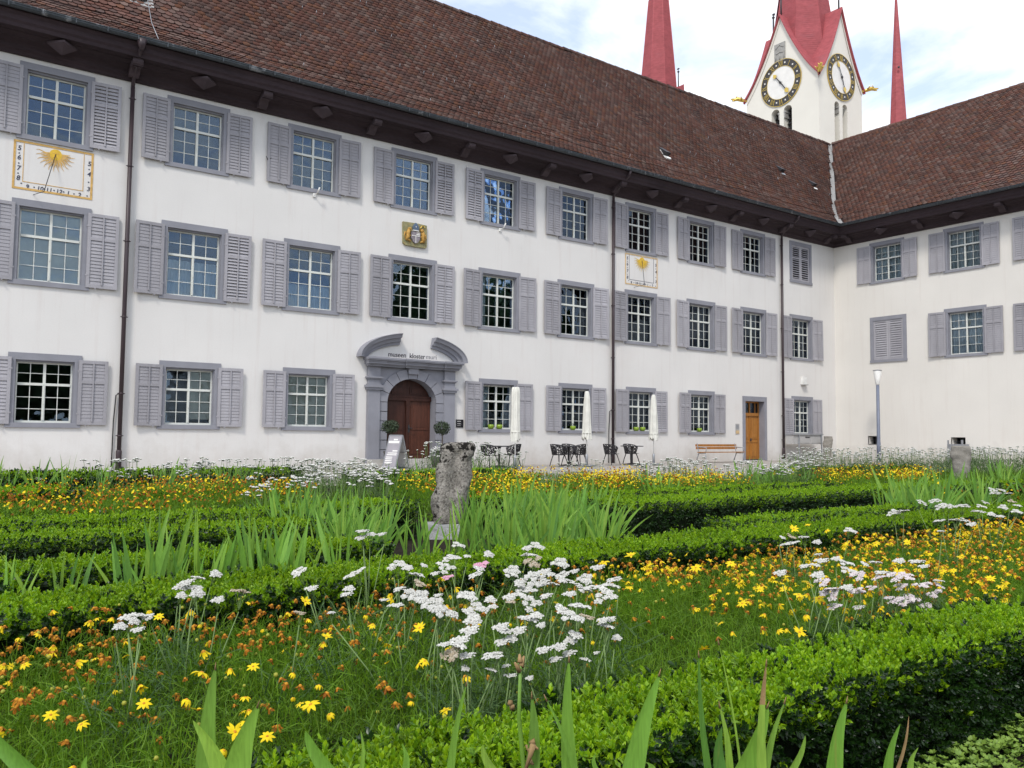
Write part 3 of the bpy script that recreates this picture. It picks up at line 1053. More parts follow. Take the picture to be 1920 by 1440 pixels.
b = MB(); b.box(PCX - 2.0, PCX + 2.0, -.95, .30, -.01, .12); b.box(PCX - 1.75, PCX + 1.75, -.55, .30, .12, DB)
b.build('doorstep', MT['step'], po)

wall_sheet('wall', mainb, MT['wall'], XL, 0, -.02, WALL_TOP, holes_main, lambda a, z: (a, 0, z))
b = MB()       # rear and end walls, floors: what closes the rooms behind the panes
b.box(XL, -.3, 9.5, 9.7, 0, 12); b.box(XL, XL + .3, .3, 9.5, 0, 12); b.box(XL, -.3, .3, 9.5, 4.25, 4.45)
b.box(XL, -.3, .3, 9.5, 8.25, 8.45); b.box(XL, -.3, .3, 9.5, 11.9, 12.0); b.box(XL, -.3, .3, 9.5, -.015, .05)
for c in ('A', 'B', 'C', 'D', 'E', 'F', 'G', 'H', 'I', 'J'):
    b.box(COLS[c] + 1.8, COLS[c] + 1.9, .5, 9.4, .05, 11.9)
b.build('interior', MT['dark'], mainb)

# ---- the wing: faces -x, rotated a quarter turn
holes_w = []
WZ2, WZ3 = (4.985, 7.44), (9.05, 11.24)
WROT = -math.pi / 2
for y, rows in ((-3.0, (2, 3)), (-6.8, (2, 3)), (-10.62, (2, 3)), (-14.4, (2, 3))):
    for r in rows:
        Z = WZ2 if r == 2 else WZ3
        d = WK[r]
        if y == -3.0 and r == 2:
            wo = window(wingb, (0, y, Z[0]), WROT, r, shutters='closed')
            wo['label'] = 'window with closed mauve grey shutters'
        else:
            window(wingb, (0, y, Z[0]), WROT, r, detail=False, curtain=('curtain', .02, .98, 0, 1, CURT, .045))
        holes_w.append((y - d['ow'] / 2, y + d['ow'] / 2, Z[0] + SILL, Z[0] + d['H'] - LINT))
cell = []
for (pa, pb) in (((1629, 819), (1645.5, 832.5)), ((1785, 821.5), (1809, 835))):
    p, q = at_x(*pa, 0), at_x(*pb, 0)
    y0_, y1_, z0_, z1_ = q.y, p.y, q.z, p.z
    holes_w.append((y0_, y1_, z0_, z1_))
    b = MB()
    b.box(.0, .45, y0_ - .04, y0_ + .0, z0_, z1_); b.box(.0, .45, y1_, y1_ + .04, z0_, z1_)
    b.box(.0, .45, y0_ - .04, y1_ + .04, z0_ - .04, z0_); b.box(.0, .45, y0_ - .04, y1_ + .04, z1_, z1_ + .04)
    cw = b.build('cellar_opening', MT['wall2'], wingb)
    b = MB()
    for k in range(1, 4):
        yy = y0_ + (y1_ - y0_) * k / 4
        b.box(.20, .225, yy - .012, yy + .012, z0_, z1_)
    b.box(.195, .22, y0_, y1_, (z0_ + z1_) / 2 - .012, (z0_ + z1_) / 2 + .012)
    b.build('grille', MT['iron'], cw)
wall_sheet('wall', wingb, MT['wall2'], YL, 0, -.02, WALL_TOP, holes_w, lambda a, z: (0, a, z))
b = MB()
b.box(12.0, 12.2, YL, 9.7, 0, 12); b.box(.3, 12, YL, YL + .3, 0, 12); b.box(.3, 12, YL, 9.5, 4.25, 4.45)
b.box(.3, 12, YL, 9.5, 8.25, 8.45); b.box(.3, 12, YL, 9.5, 11.9, 12.0); b.box(.46, 12, YL, 9.5, -.015, .05); b.box(-.3, 12, 9.5, 9.7, 0, 12)
b.build('interior', MT['dark'], wingb)

# ---- eaves
EP = [(-.01, 11.34), (.09, 11.34), (.13, 11.42), (.19, 11.47), (.21, 11.56), (.25, 11.60), (.44, 11.661), (.445, 11.640), (.475, 11.650), (.48, 11.674), (.64, 11.725), (.645, 11.704), (.675, 11.714), (.68, 11.738), (.84, 11.79), (.84, 11.75), (.91, 11.75), (.93, 11.84),
      (.98, 11.90), (1.00, 12.02), (1.07, 12.10), (1.07, 12.24), (.2, 12.6)]
for bo, horizontal in ((mainb, True), (wingb, False)):
    b = MB()
    for (p, q) in zip(EP[:-1], EP[1:]):
        if horizontal:
            b.face([(XL, -p[0], p[1]), (-p[0], -p[0], p[1]), (-q[0], -q[0], q[1]), (XL, -q[0], q[1])])
        else:
            b.face([(-p[0], -p[0], p[1]), (-p[0], YL, p[1]), (-q[0], YL, q[1]), (-q[0], -q[0], q[1])])
    eo = b.build('eaves', MT['eaves'], bo)
    # pendants and consoles in turn
    pm = MB()
    hw = .37
    pm.raw([(hw, 0, 0), (0, hw, 0), (-hw, 0, 0), (0, -hw, 0), (hw, 0, -.06), (0, hw, -.06), (-hw, 0, -.06), (0, -hw, -.06), (0, 0, -.30)],
           [(3, 2, 1, 0), (0, 1, 5, 4), (1, 2, 6, 5), (2, 3, 7, 6), (3, 0, 4, 7), (4, 5, 8), (5, 6, 8), (6, 7, 8), (7, 4, 8)])
    pmesh = pm.mesh('pendant', MT['eaves2'])
    cm = MB()
    pr = [(.20, 11.64), (.84, 11.80), (.84, 11.66), (.80, 11.60), (.72, 11.58), (.64, 11.61), (.56, 11.62), (.44, 11.56), (.36, 11.46), (.26, 11.40), (.15, 11.40)]
    n = len(pr)
    v = [(-.14, -p[0], p[1]) for p in pr] + [(.14, -p[0], p[1]) for p in pr]
    cm.raw(v, [tuple(range(n)), tuple(range(2 * n - 1, n - 1, -1))] + [(i, i + n, (i + 1) % n + n, (i + 1) % n) for i in range(n)])
    for k in (.62, .74):
        cm.box(-.155, .155, -k - .02, -k + .02, 11.57, 11.75)
    cmesh = cm.mesh('console', MT['eaves2'])
    if horizontal:
        xs = [COLS['A'] + 1.888 * k for k in range(-3, 20)]
        for k, xx in enumerate(xs):
            if xx > -.9: continue
            if k % 2: link('pendant', pmesh, eo, (xx, -.56, 11.70))
            else: link('console', cmesh, eo, (xx, 0, 0))
    else:
        ys = [-3.0 + 1.9 * k for k in range(-9, 2)]
        for k, yy in enumerate(ys):
            if yy > -.9: continue
            if k % 2: link('pendant', pmesh, eo, (-.56, yy, 11.70))
            else: link('console', cmesh, eo, (0, yy, 0), (0, 0, WROT))
    # gutter
    b = MB()
    gc, gz, gr = 1.165, 12.20, .088
    pts = [(gc + gr * math.cos(a), gz + gr * math.sin(a)) for a in [math.pi + math.pi * i / 8 for i in range(9)]]
    pts = pts + [(gc + gr, gz + .03), (gc + gr + .018, gz + .035), (gc + gr + .018, gz + .012)]
    inner = [(gc + (gr - .012) * math.cos(a), gz + (gr - .012) * math.sin(a)) for a in [math.pi + math.pi * i / 8 for i in range(9)]][::-1]
    for seq in (pts, inner):
        for (p, q) in zip(seq[:-1], seq[1:]):
            if horizontal: b.face([(XL, -p[0], p[1]), (-p[0], -p[0], p[1]), (-q[0], -q[0], q[1]), (XL, -q[0], q[1])])
            else: b.face([(-p[0], -p[0], p[1]), (-p[0], YL, p[1]), (-q[0], YL, q[1]), (-q[0], -q[0], q[1])])
    # straps of the gutter
    for k in range(60):
        t = -1.6 - k * .78
        if horizontal and t > XL: b.box(t, t + .03, -gc - gr - .022, -gc - gr + .004, gz - .09, gz + .04)
        elif not horizontal and t > YL: b.box(-gc - gr - .022, -gc - gr + .004, t, t + .03, gz - .09, gz + .04)
    b.build('gutter', MT['zinc'], bo)
    # drip sheet between tiles and gutter
    b = MB()
    if horizontal: b.face([(XL, -1.10, 12.262), (-1.10, -1.10, 12.262), (-.96, -.96, 12.36), (XL, -.96, 12.36)])
    else: b.face([(-1.10, -1.10, 12.262), (-1.10, YL, 12.262), (-.96, YL, 12.36), (-.96, -.96, 12.36)])
    b.build('drip_sheet', MT['zinc'], bo)

# ---- roofs
RIDGE_Z = 19.75
PM = [(-1.13, 12.25), (-.75, 12.53), (-.3, 12.92), (.15, 13.42), (4.5, RIDGE_Z)]            # distance from the facade plane, height
PW = [(-1.13, 12.25), (-.7, 12.52), (-.2, 12.92), (6.66, RIDGE_Z)]


def prof_at(P, s):
    for (a, b_) in zip(P[:-1], P[1:]):
        L = math.hypot(b_[0] - a[0], b_[1] - a[1])
        if s <= L or b_ is P[-1]:
            t = s / L
            dx, dz = (b_[0] - a[0]) / L, (b_[1] - a[1]) / L
            return a[0] + dx * s, a[1] + dz * s, dx, dz
        s -= L
def prof_len(P): return sum(math.hypot(b_[0] - a[0], b_[1] - a[1]) for a, b_ in zip(P[:-1], P[1:]))
def d_of_z(P, z):
    for (a, b_) in zip(P[:-1], P[1:]):
        if z <= b_[1] or b_ is P[-1]:
            return a[0] + (b_[0] - a[0]) * (z - a[1]) / (b_[1] - a[1])
zk = sorted({p[1] for p in PM + PW} | {12.25 + (RIDGE_Z - 12.25) * i / 20 for i in range(21)})
VAL = [(d_of_z(PW, z), d_of_z(PM, z), z) for z in zk]          # the valley line

TW, TE = .232, .20                                             # tile width and exposure
tv = [(-TW / 2 + .004, .30, .006), (TW / 2 - .004, .30, .006),
      (TW / 2 - .004, .080, .038), (TW * .30, .022, .044), (0, 0, .046), (-TW * .30, .022, .044), (-TW / 2 + .004, .080, .038)]
tv += [(p[0], p[1] + .004, p[2] - .034) for p in tv[2:7]]
tf = [(0, 6, 5), (0, 5, 4), (0, 4, 1), (1, 4, 3), (1, 3, 2)]
for i in range(4):
    a, b_, c, d_ = 2 + i, 3 + i, 7 + i, 8 + i
    tf += [(a, b_, d_), (a, d_, c)]
tv, tf = np.array(tv), np.array(tf)
tile_me = bpy.data.meshes.new('tile'); tile_me.from_pydata([tuple(p) for p in tv], [], [tuple(f) for f in tf]); tile_me.materials.append(MT['tile'])

for bo, P, main in ((mainb, PM, True), (wingb, PW, False)):
    b = MB()
    for k in range(len(zk) - 1):
        z0_, z1_ = zk[k], zk[k + 1]
        if main: b.face([(XL, d_of_z(P, z0_), z0_), (VAL[k][0], VAL[k][1], z0_), (VAL[k + 1][0], VAL[k + 1][1], z1_), (XL, d_of_z(P, z1_), z1_)])
        else: b.face([(VAL[k][0], VAL[k][1], z0_), (d_of_z(P, z0_), YL, z0_), (d_of_z(P, z1_), YL, z1_), (VAL[k + 1][0], VAL[k + 1][1], z1_)])
    if main:   # the slope away from the courtyard and the gable end
        b.face([(XL, 4.5, RIDGE_Z), (6.66, 4.5, RIDGE_Z), (14.5, 10.2, 12.2), (XL, 10.2, 12.2)])
        b.face([(XL, -1.13, 12.25), (XL, 4.5, RIDGE_Z), (XL, 10.2, 12.2)])
    else:
        b.face([(6.66, YL, RIDGE_Z), (14.5, YL, 12.2), (14.5, 10.2, 12.2), (6.66, 4.5, RIDGE_Z)])
        b.face([(-1.13, YL, 12.25), (14.5, YL, 12.2), (6.66, YL, RIDGE_Z)])
    ro = b.build('roof', MT['tilebase'], bo)
    Ps, Rs = [], []
    ns = int(prof_len(P) / TE)
    for k in range(ns):
        dd, zz, dx, dz = prof_at(P, k * TE + .0)
        lim = d_of_z(PW if main else PM, zz) - .13
        lo = XL if main else YL
        nn = int((lim - lo) / TW) + 2
        a = lim - TW * (np.arange(nn) + (.5 if k % 2 else 0)) - TW * .5 * 0
        # rows start on a fixed grid so that joints alternate
        g0 = math.floor(lim / TW) * TW + (TW / 2 if k % 2 else 0)
        a = g0 - TW * np.arange(nn)
        a = a[(a <= lim) & (a > lo)]
        n_ = len(a)
        j = rng.normal(0, 1, (n_, 4))
        wav = .022 * np.sin(a * .9 + k * .13) + .016 * np.sin(a * 2.3 + 1.7)
        if main:
            p = np.stack([a + j[:, 0] * .004, np.full(n_, dd) , np.full(n_, zz)], 1)
            u = np.array([1., 0, 0]); t = np.array([0, dx, dz]); n3 = np.array([0, -dz, dx])
        else:
            p = np.stack([np.full(n_, dd), a + j[:, 0] * .004, np.full(n_, zz)], 1)
            u = np.array([0, -1., 0]); t = np.array([dx, 0, dz]); n3 = np.array([-dz, 0, dx])
        p = p + t[None] * (j[:, 1:2] * .007) + n3[None] * (wav[:, None] + .012 + np.abs(j[:, 2:3]) * .004)
        ang = j[:, 3] * .022
        U = u[None] * np.cos(ang)[:, None] + t[None] * np.sin(ang)[:, None]
        T = -u[None] * np.sin(ang)[:, None] + t[None] * np.cos(ang)[:, None]
        Ps.append(p); Rs.append(np.stack([U, T, np.repeat(n3[None], n_, 0)], 2))
    Ps, Rs = np.concatenate(Ps), np.concatenate(Rs)
    # those that show largest become single tiles
    q = Ps - np.array(CAM)
    dep = q @ np.array(CF)
    sx = 960 + FPX * (q @ np.array(CR)) / dep
    sy = 720 - FPX * (q @ np.array(CU)) / dep
    vis = (sx > -5) & (sx < 1925) & (sy > -5) & (sy < 1440) & (dep > 1)
    order = np.argsort(np.where(vis, dep, 1e9))[:(300 if main else 150)]
    single = np.zeros(len(Ps), bool); single[order] = True
    for i in order:
        o = link('tile', tile_me, ro)
        o.matrix_local = Matrix.LocRotScale(Vector(Ps[i]), Matrix(Rs[i].tolist()).to_quaternion(), Vector((1, 1, 1)))
    V, F = inst(tv, tf, Ps[~single], Rs[~single], np.ones((~single).sum()))
    tag(link('tile_field', np_mesh('tile_field', V, F, MT['tile']), ro), kind='stuff')
    # ridge
    rm = MB()
    n = 7
    for (l0, l1, r0, r1) in ((0, .46, .135, .115),):
        v = []
        for (l, r_) in ((l0, r0), (l1, r1)):
            for i in range(n):
                an = R(-20) + R(220) * i / (n - 1)
                v.append((l, r_ * math.cos(an), r_ * math.sin(an)))
        rm.raw(v, [(i, i + 1, i + 1 + n, i + n) for i in range(n - 1)] + [tuple(range(n))], 0, True)
    rme = rm.mesh('ridge_tile', MT['tile'])
    if main:
        xx = -40.0
        while xx < 6.4:
            link('ridge_tile', rme, ro, (xx, 4.5, RIDGE_Z - .02 + rnd.uniform(-.012, .012)), (0, rnd.uniform(-.02, .02), 0)); xx += .42
    else:
        yy = 4.3
        while yy > -16:
            link('ridge_tile', rme, ro, (6.66, yy, RIDGE_Z - .02 + rnd.uniform(-.012, .012)), (0, 0, WROT)); yy -= .42
# valley flashing
b = MB()
for (p, q) in zip(VAL[:-1], VAL[1:]):
    w = .16
    b.face([(p[0] - w, p[1], p[2] + .05), (p[0], p[1] - w * .0, p[2] + .012), (q[0], q[1], q[2] + .012), (q[0] - w, q[1], q[2] + .05)])
    b.face([(p[0], p[1], p[2] + .012), (p[0], p[1] - w, p[2] + .05), (q[0], q[1] - w, q[2] + .05), (q[0], q[1], q[2] + .012)])
b.build('valley_flashing', MT['flash'], mainb)

# roof fittings: a duct vent, small hoods and snow hooks
def on_roof(px, py, P=PM):
    d = ray(px, py)
    best = None
    for k in range(2000):
        t = 15 + k * .03
        p = CAM + d * t
        if p.z < 12: continue
        dd = d_of_z(P, p.z)
        if p.y >= dd: return p
    return CAM + d * 40
def roof_m(p):
    """frame lying on the upper slope of the long roof: x along, y up slope, z out"""
    L = math.hypot(4.35, RIDGE_Z - 13.42)
    dx, dz = 4.35 / L, (RIDGE_Z - 13.42) / L
    return Matrix.Translation(p) @ Matrix(((1, 0, 0, 0), (0, dx, -dz, 0), (0, dz, dx, 0), (0, 0, 0, 1)))
for (px, py, kind) in ((264, 4, 'pipe'), (1246, 291, 'hood'), (1522, 349, 'hood'), (1462, 322, 'hood')):
    p = on_roof(px, py)
    m = roof_m(p)
    v0 = thing('roof_vent', {264: 'dark round vent pipe with pale zinc collar low on the long roof above the first downpipe',
                             1246: 'small white edged vent hood on the long roof above the second sundial',
                             1522: 'dark vent hood with white lip near the roof valley',
                             1462: 'pale vent hood left of the one near the roof valley'}[px], None, p)
    v0.parent = mainb
    v0.rotation_euler = m.to_euler()
    b = MB()
    if kind == 'pipe':
        b.box(-.26, .26, -.28, .40, .03, .07)
        for k in range(4):
            b.box(-.34, -.26, -.26 + k * .17, -.17 + k * .17, .035, .085); b.box(.26, .34, -.26 + k * .17, -.17 + k * .17, .035, .085)
        b.build('collar', MT['flash'], v0)
        b = MB(); b.lathe([(.155, 0.02), (.15, .9), (.19, .92), (.19, 1.0)], 14)
        o = b.build('pipe', MT['zinc'], v0)
        o.rotation_euler = m.to_3x3().inverted().to_euler()
    else:
        b.box(-.16, .16, -.24, .30, .02, .05); b.box(-.12, .16, -.34, -.22, .02, .10)
        b.build('collar', MT['steel'] if px == 1462 else MT['white'], v0)
        b = MB()
        b.raw([(-.15, -.10, .04), (.15, -.10, .04), (.15, -.10, .26), (-.15, -.10, .26), (-.13, .5, .05), (.13, .5, .05)],
              [(0, 1, 2, 3), (3, 2, 5, 4), (0, 3, 4), (1, 5, 2)])
        b.build('hood', MT['iron'], v0)
b = MB()
for k in range(70):
    px, py = rnd.uniform(0, 1500), 0
    xx = rnd.uniform(-40, 2); zz = rnd.choice((13.1, 14.6, 16.2, 17.8))
    dd = d_of_z(PM, zz)
    if xx > d_of_z(PW, zz) - .4: continue
    b.tube([(xx, dd, zz + .02), (xx, dd - .10, zz + .06), (xx, dd - .11, zz + .15)], .009, 4)
tag(b.build('snow_hook', MT['steel'], mainb), kind='stuff')
b = MB()
p = on_roof(278, 20)
b.tube([(p.x, d_of_z(PM, z) - .06, z + .03) for z in (12.3, 13.2, 15, 17, 19)], .012, 4)
b.build('lightning_cable', MT['steel'], mainb)

# downpipes with swan necks
for xx, lab, cable in ((-35.02, 'dark brown downpipe between the first two window columns', True), (-16.13, 'dark brown downpipe beside the second sundial', True),
                       (-4.68, 'dark brown downpipe beside the small wooden door', False)):
    t = thing('downpipe', lab, None, (xx, 0, 0))
    t.parent = mainb
    b = MB()
    b.tube([(0, -.13, 0.0), (0, -.13, 11.15)], .062, 10)
    b.build('pipe', MT['pipe'], t)
    b = MB()
    b.tube([(0, -.13, 11.14), (0, -.15, 11.32), (0, -.24, 11.45), (0, -.95, 11.86), (0, -1.10, 11.95), (0, -1.165, 12.12)], .056, 10)
    if xx < -30: b.lathe([(.06, 11.86), (.10, 12.02), (.14, 12.16)], 12, (0, -1.165))
    b.build('swan_neck', MT['pipe'], t)
    for zz in (1.0, 2.2, 4.4, 6.6, 8.8, 10.8):
        b = MB(); b.lathe([(.070, zz - .025), (.070, zz + .025)], 10, (0, -.13)); b.box(-.012, .012, -.13, 0, zz - .01, zz + .01); b.box(.06, .10, -.14, -.12, zz - .012, zz + .012); b.box(-.10, -.06, -.14, -.12, zz - .012, zz + .012)
        b.build('clamp', MT['pipe'], t)
    b = MB(); b.lathe([(.080, 0), (.080, .55), (.064, .60)], 10, (0, -.13)); b.build('foot', MT['pipe'], t)
    if cable:
        b = MB(); b.tube([(-.17, -.05, 0), (-.16, -.05, 1.4), (-.12, -.06, 2.15), (-.05, -.1, 2.2)], .017, 5); b.build('cable', MT['iron'], t)
# ================================================================== church tower and spires beyond the roofs
TX0, TX1, TY0, TY1 = 34.28, 42.10, 23.67, 32.83
TZE, TZA = 38.85, 46.9                       # eaves and gable apex
TCX, TCY = (TX0 + TX1) / 2, (TY0 + TY1) / 2
tw = thing('church_tower', 'white church tower with red gabled helm and two gold and black clocks', 'tower', (0, 0, 0))


def gable_curve(f):
    """height of the bell-curved gable edge, f = 0 at the corner .. 1 at the apex"""
    return TZE + (TZA - TZE) * (.62 * f + .38 * f ** 2.0)


NG = 14
# arched sound openings: pairs; (centre offset, half width, sill, springing)
ARCH = {'x': [(-.78, .52, 30.0, 36.1), (.78, .52, 30.0, 36.1)], 'y': [(-.76, .45, 30.0, 36.1), (.69, .45, 30.0, 36.1)]}
b = MB()
for face in ('x', 'y'):
    if face == 'x': c0, c1, cm = TY1, TY0, TCY; mp = lambda a, z, dd=0: (TX0 + dd, a, z)
    else: c0, c1, cm = TX0, TX1, TCX; mp = lambda a, z, dd=0: (a, TY0 + dd, z)
    cols = [c0 + (c1 - c0) * i / (2 * NG) for i in range(2 * NG + 1)]
    ops = ARCH[face]
    cuts = sorted(set(cols + [cm + s_ + e for (s_, hw, *_r) in ops for e in (-hw, 0, hw)] + [cm + s_ + hw * math.cos(math.pi * k / 8) for (s_, hw, *_r) in ops for k in range(9)]))
    if face == 'x': cuts = cuts[::-1]
    def topz(a):
        f = 1 - abs((a - cm) / ((c1 - c0) / 2)); return gable_curve(max(0, f))
    for a, c in zip(cuts[:-1], cuts[1:]):
        mid = (a + c) / 2
        op = [o for o in ops if abs(mid - (cm + o[0])) < o[1]]
        if op:
            s_, hw, sill, spr = op[0]
            za = spr + math.sqrt(max(0, hw ** 2 - (a - cm - s_) ** 2)); zc = spr + math.sqrt(max(0, hw ** 2 - (c - cm - s_) ** 2))
            b.face([mp(a, 0), mp(c, 0), mp(c, sill), mp(a, sill)])
            b.face([mp(a, za), mp(c, zc), mp(c, topz(c)), mp(a, topz(a))])
            b.face([mp(a, za), mp(a, za, .9), mp(c, zc, .9), mp(c, zc)])
        else:
            b.face([mp(a, 0), mp(c, 0), mp(c, topz(c)), mp(a, topz(a))])
    for (s_, hw, sill, spr) in ops:
        for e in (-hw, hw):
            b.face([mp(cm + s_ + e, sill), mp(cm + s_ + e, sill, .9), mp(cm + s_ + e, spr, .9), mp(cm + s_ + e, spr)])
        b.face([mp(cm + s_ - hw, sill), mp(cm + s_ + hw, sill), mp(cm + s_ + hw, sill, .9), mp(cm + s_ - hw, sill, .9)])
for (xa, xb, ya, yb) in ((TX1, TX1, TY0, TY1), (TX0, TX1, TY1, TY1)):
    b.face([(xa, ya, 0), (xb, yb, 0), (xb, yb, TZE), (xa, ya, TZE)])
b.build('wall', MT['tower'], tw)
b = MB()
b.box(TX0 + .92, TX0 + 1.0, TY0 + 1, TY1 - 1, 29, 38); b.box(TX0 + 1.1, TX1 - 1, TY0 + .92, TY0 + 1.0, 29, 38)
b.build('belfry_inside', MT['dark'], tw)
# raised verge bands just under the gable edges
b = MB()
for face in ('x', 'y'):
    for half in (0, 1):
        for i in range(NG):
            f0, f1 = i / NG, (i + 1) / NG
            pts = []
            for (f, dz) in ((f0, -.02), (f1, -.02), (f1, -.62), (f0, -.62)):
                z = gable_curve(f) + dz
                if face == 'x':
                    a = (TY0 + f * (TCY - TY0)) if half == 0 else (TY1 - f * (TY1 - TCY))
                    pts.append((TX0 - .07, a, z))
                else:
                    a = (TX0 + f * (TCX - TX0)) if half == 0 else (TX1 - f * (TX1 - TCX))
                    pts.append((a, TY0 - .07, z))
            b.face(pts)
b.build('verge_band', MT['tower'], tw)
# cross gable roofs
OV = .32
for name, face in (('gable_roof', 'x'), ('gable_roof', 'y')):
    b = MB()
    for half in (0, 1):
        for i in range(-1, NG):
            f0, f1 = max(-.03, i / NG), (i + 1) / NG
            def pt(f, near):
                z = gable_curve(max(f, 0)) + (.10 if f >= 0 else -.12)
                if face == 'x':
                    a = (TY0 - .1 + f * (TCY - TY0 + .1)) if half == 0 else (TY1 + .1 - f * (TY1 + .1 - TCY))
                    inn = max(0, f) * (TX1 - TX0) / 2
                    return (side(TX0, TX1, near, inn, end), a, z)
                a = (TX0 - .1 + f * (TCX - TX0 + .1)) if half == 0 else (TX1 + .1 - f * (TX1 + .1 - TCX))
                inn = max(0, f) * (TY1 - TY0) / 2
                return (a, side(TY0, TY1, near, inn, end), z)
            def lo(p): return (p[0], p[1], p[2] - .24)
            for end in (0, 1):
                def side(a0_, a1_, near, inn, end):
                    if end == 0: return a0_ - OV if near else a0_ + inn
                    return a1_ + OV if near else a1_ - inn
                p = [pt(f0, True), pt(f1, True), pt(f1, False), pt(f0, False)]
                b.face(p); b.face([lo(p[0]), lo(p[3]), lo(p[2]), lo(p[1])])
                b.face([p[0], lo(p[0]), lo(p[1]), p[1]])
    b.build(name, MT['red'], tw)
# octagonal spire rising out of the gables
b = MB()
a0 = math.pi / 8
prof = [(4.05, TZE + .2), (3.85, TZE + 2.4), (3.5, TZE + 5.2), (3.02, TZE + 8.4), (2.55, TZE + 11.5), (1.2, TZE + 24), (.1, TZE + 34)]
b.lathe(prof, 8, (TCX, TCY), smooth=False, a0=a0)
b.build('spire', MT['red'], tw)
# shingle courses: thin proud rings
b = MB()
z = TZE + .4
def spr_r(z):
    for (p, q) in zip(prof[:-1], prof[1:]):
        if p[1] <= z <= q[1]: return p[0] + (q[0] - p[0]) * (z - p[1]) / (q[1] - p[1])
while z < TZE + 13:
    r0, r1 = spr_r(z) + .045, spr_r(z + .24) + .005
    for i in range(8):
        an, bn = a0 + math.pi / 4 * i, a0 + math.pi / 4 * (i + 1)
        b.face([(TCX + r0 * math.cos(an), TCY + r0 * math.sin(an), z), (TCX + r0 * math.cos(bn), TCY + r0 * math.sin(bn), z),
                (TCX + r1 * math.cos(bn), TCY + r1 * math.sin(bn), z + .24), (TCX + r1 * math.cos(an), TCY + r1 * math.sin(an), z + .24)])
    z += .24
tag(b.build('shingle_courses', MT['red'], tw), kind='stuff')
def hip_rolls(prof, c, a0, r, parent):
    b = MB()
    for i in range(8):
        an = a0 + math.pi / 4 * i
        b.tube([(c[0] + p * math.cos(an), c[1] + p * math.sin(an), z) for (p, z) in prof if p > .12], r, 5)
    tag(b.build('hip_roll', MT['red'], parent), kind='stuff')
hip_rolls(prof, (TCX, TCY), a0, .07, tw)
# pillar and louvres in the openings
for face in ('x', 'y'):
    cm = TCY if face == 'x' else TCX
    sgn = 1
    ops = ARCH[face]
    mid = (ops[0][0] + ops[1][0]) / 2
    hwp = (ops[1][0] - ops[0][0]) / 2 - ops[0][1]
    b = MB()
    e1, e2 = max(.22, hwp), max(.3, hwp + .15)
    for (za, zb, e, y0_, y1_) in ((30, 35.4, .24, .22, .62), (35.4, 35.95, .42, .05, .75), (35.95, 36.15, .5, .02, .8)):
        if face == 'x': b.box(TX0 + y0_, TX0 + y1_, cm + mid - e, cm + mid + e, za, zb)
        else: b.box(cm + mid - e, cm + mid + e, TY0 + y0_, TY0 + y1_, za, zb)
    b.build('pillar', MT['tower_stone'], tw)
    for (s_, hw, sill, spr) in ops:
        b = MB()
        zz = sill + .2
        while zz < spr + .1:
            if face == 'x': b.face([(TX0 + .62, cm + s_ - hw, zz), (TX0 + .62, cm + s_ + hw, zz), (TX0 + .92, cm + s_ + hw, zz + .34), (TX0 + .92, cm + s_ - hw, zz + .34)])
            else: b.face([(cm + s_ - hw, TY0 + .62, zz), (cm + s_ + hw, TY0 + .62, zz), (cm + s_ + hw, TY0 + .92, zz + .34), (cm + s_ - hw, TY0 + .92, zz + .34)])
            zz += .46
        tag(b.build('louvre', MT['iron'] if face == 'x' else MT['tower_stone'], tw), kind='stuff')
# downpipe on the right face


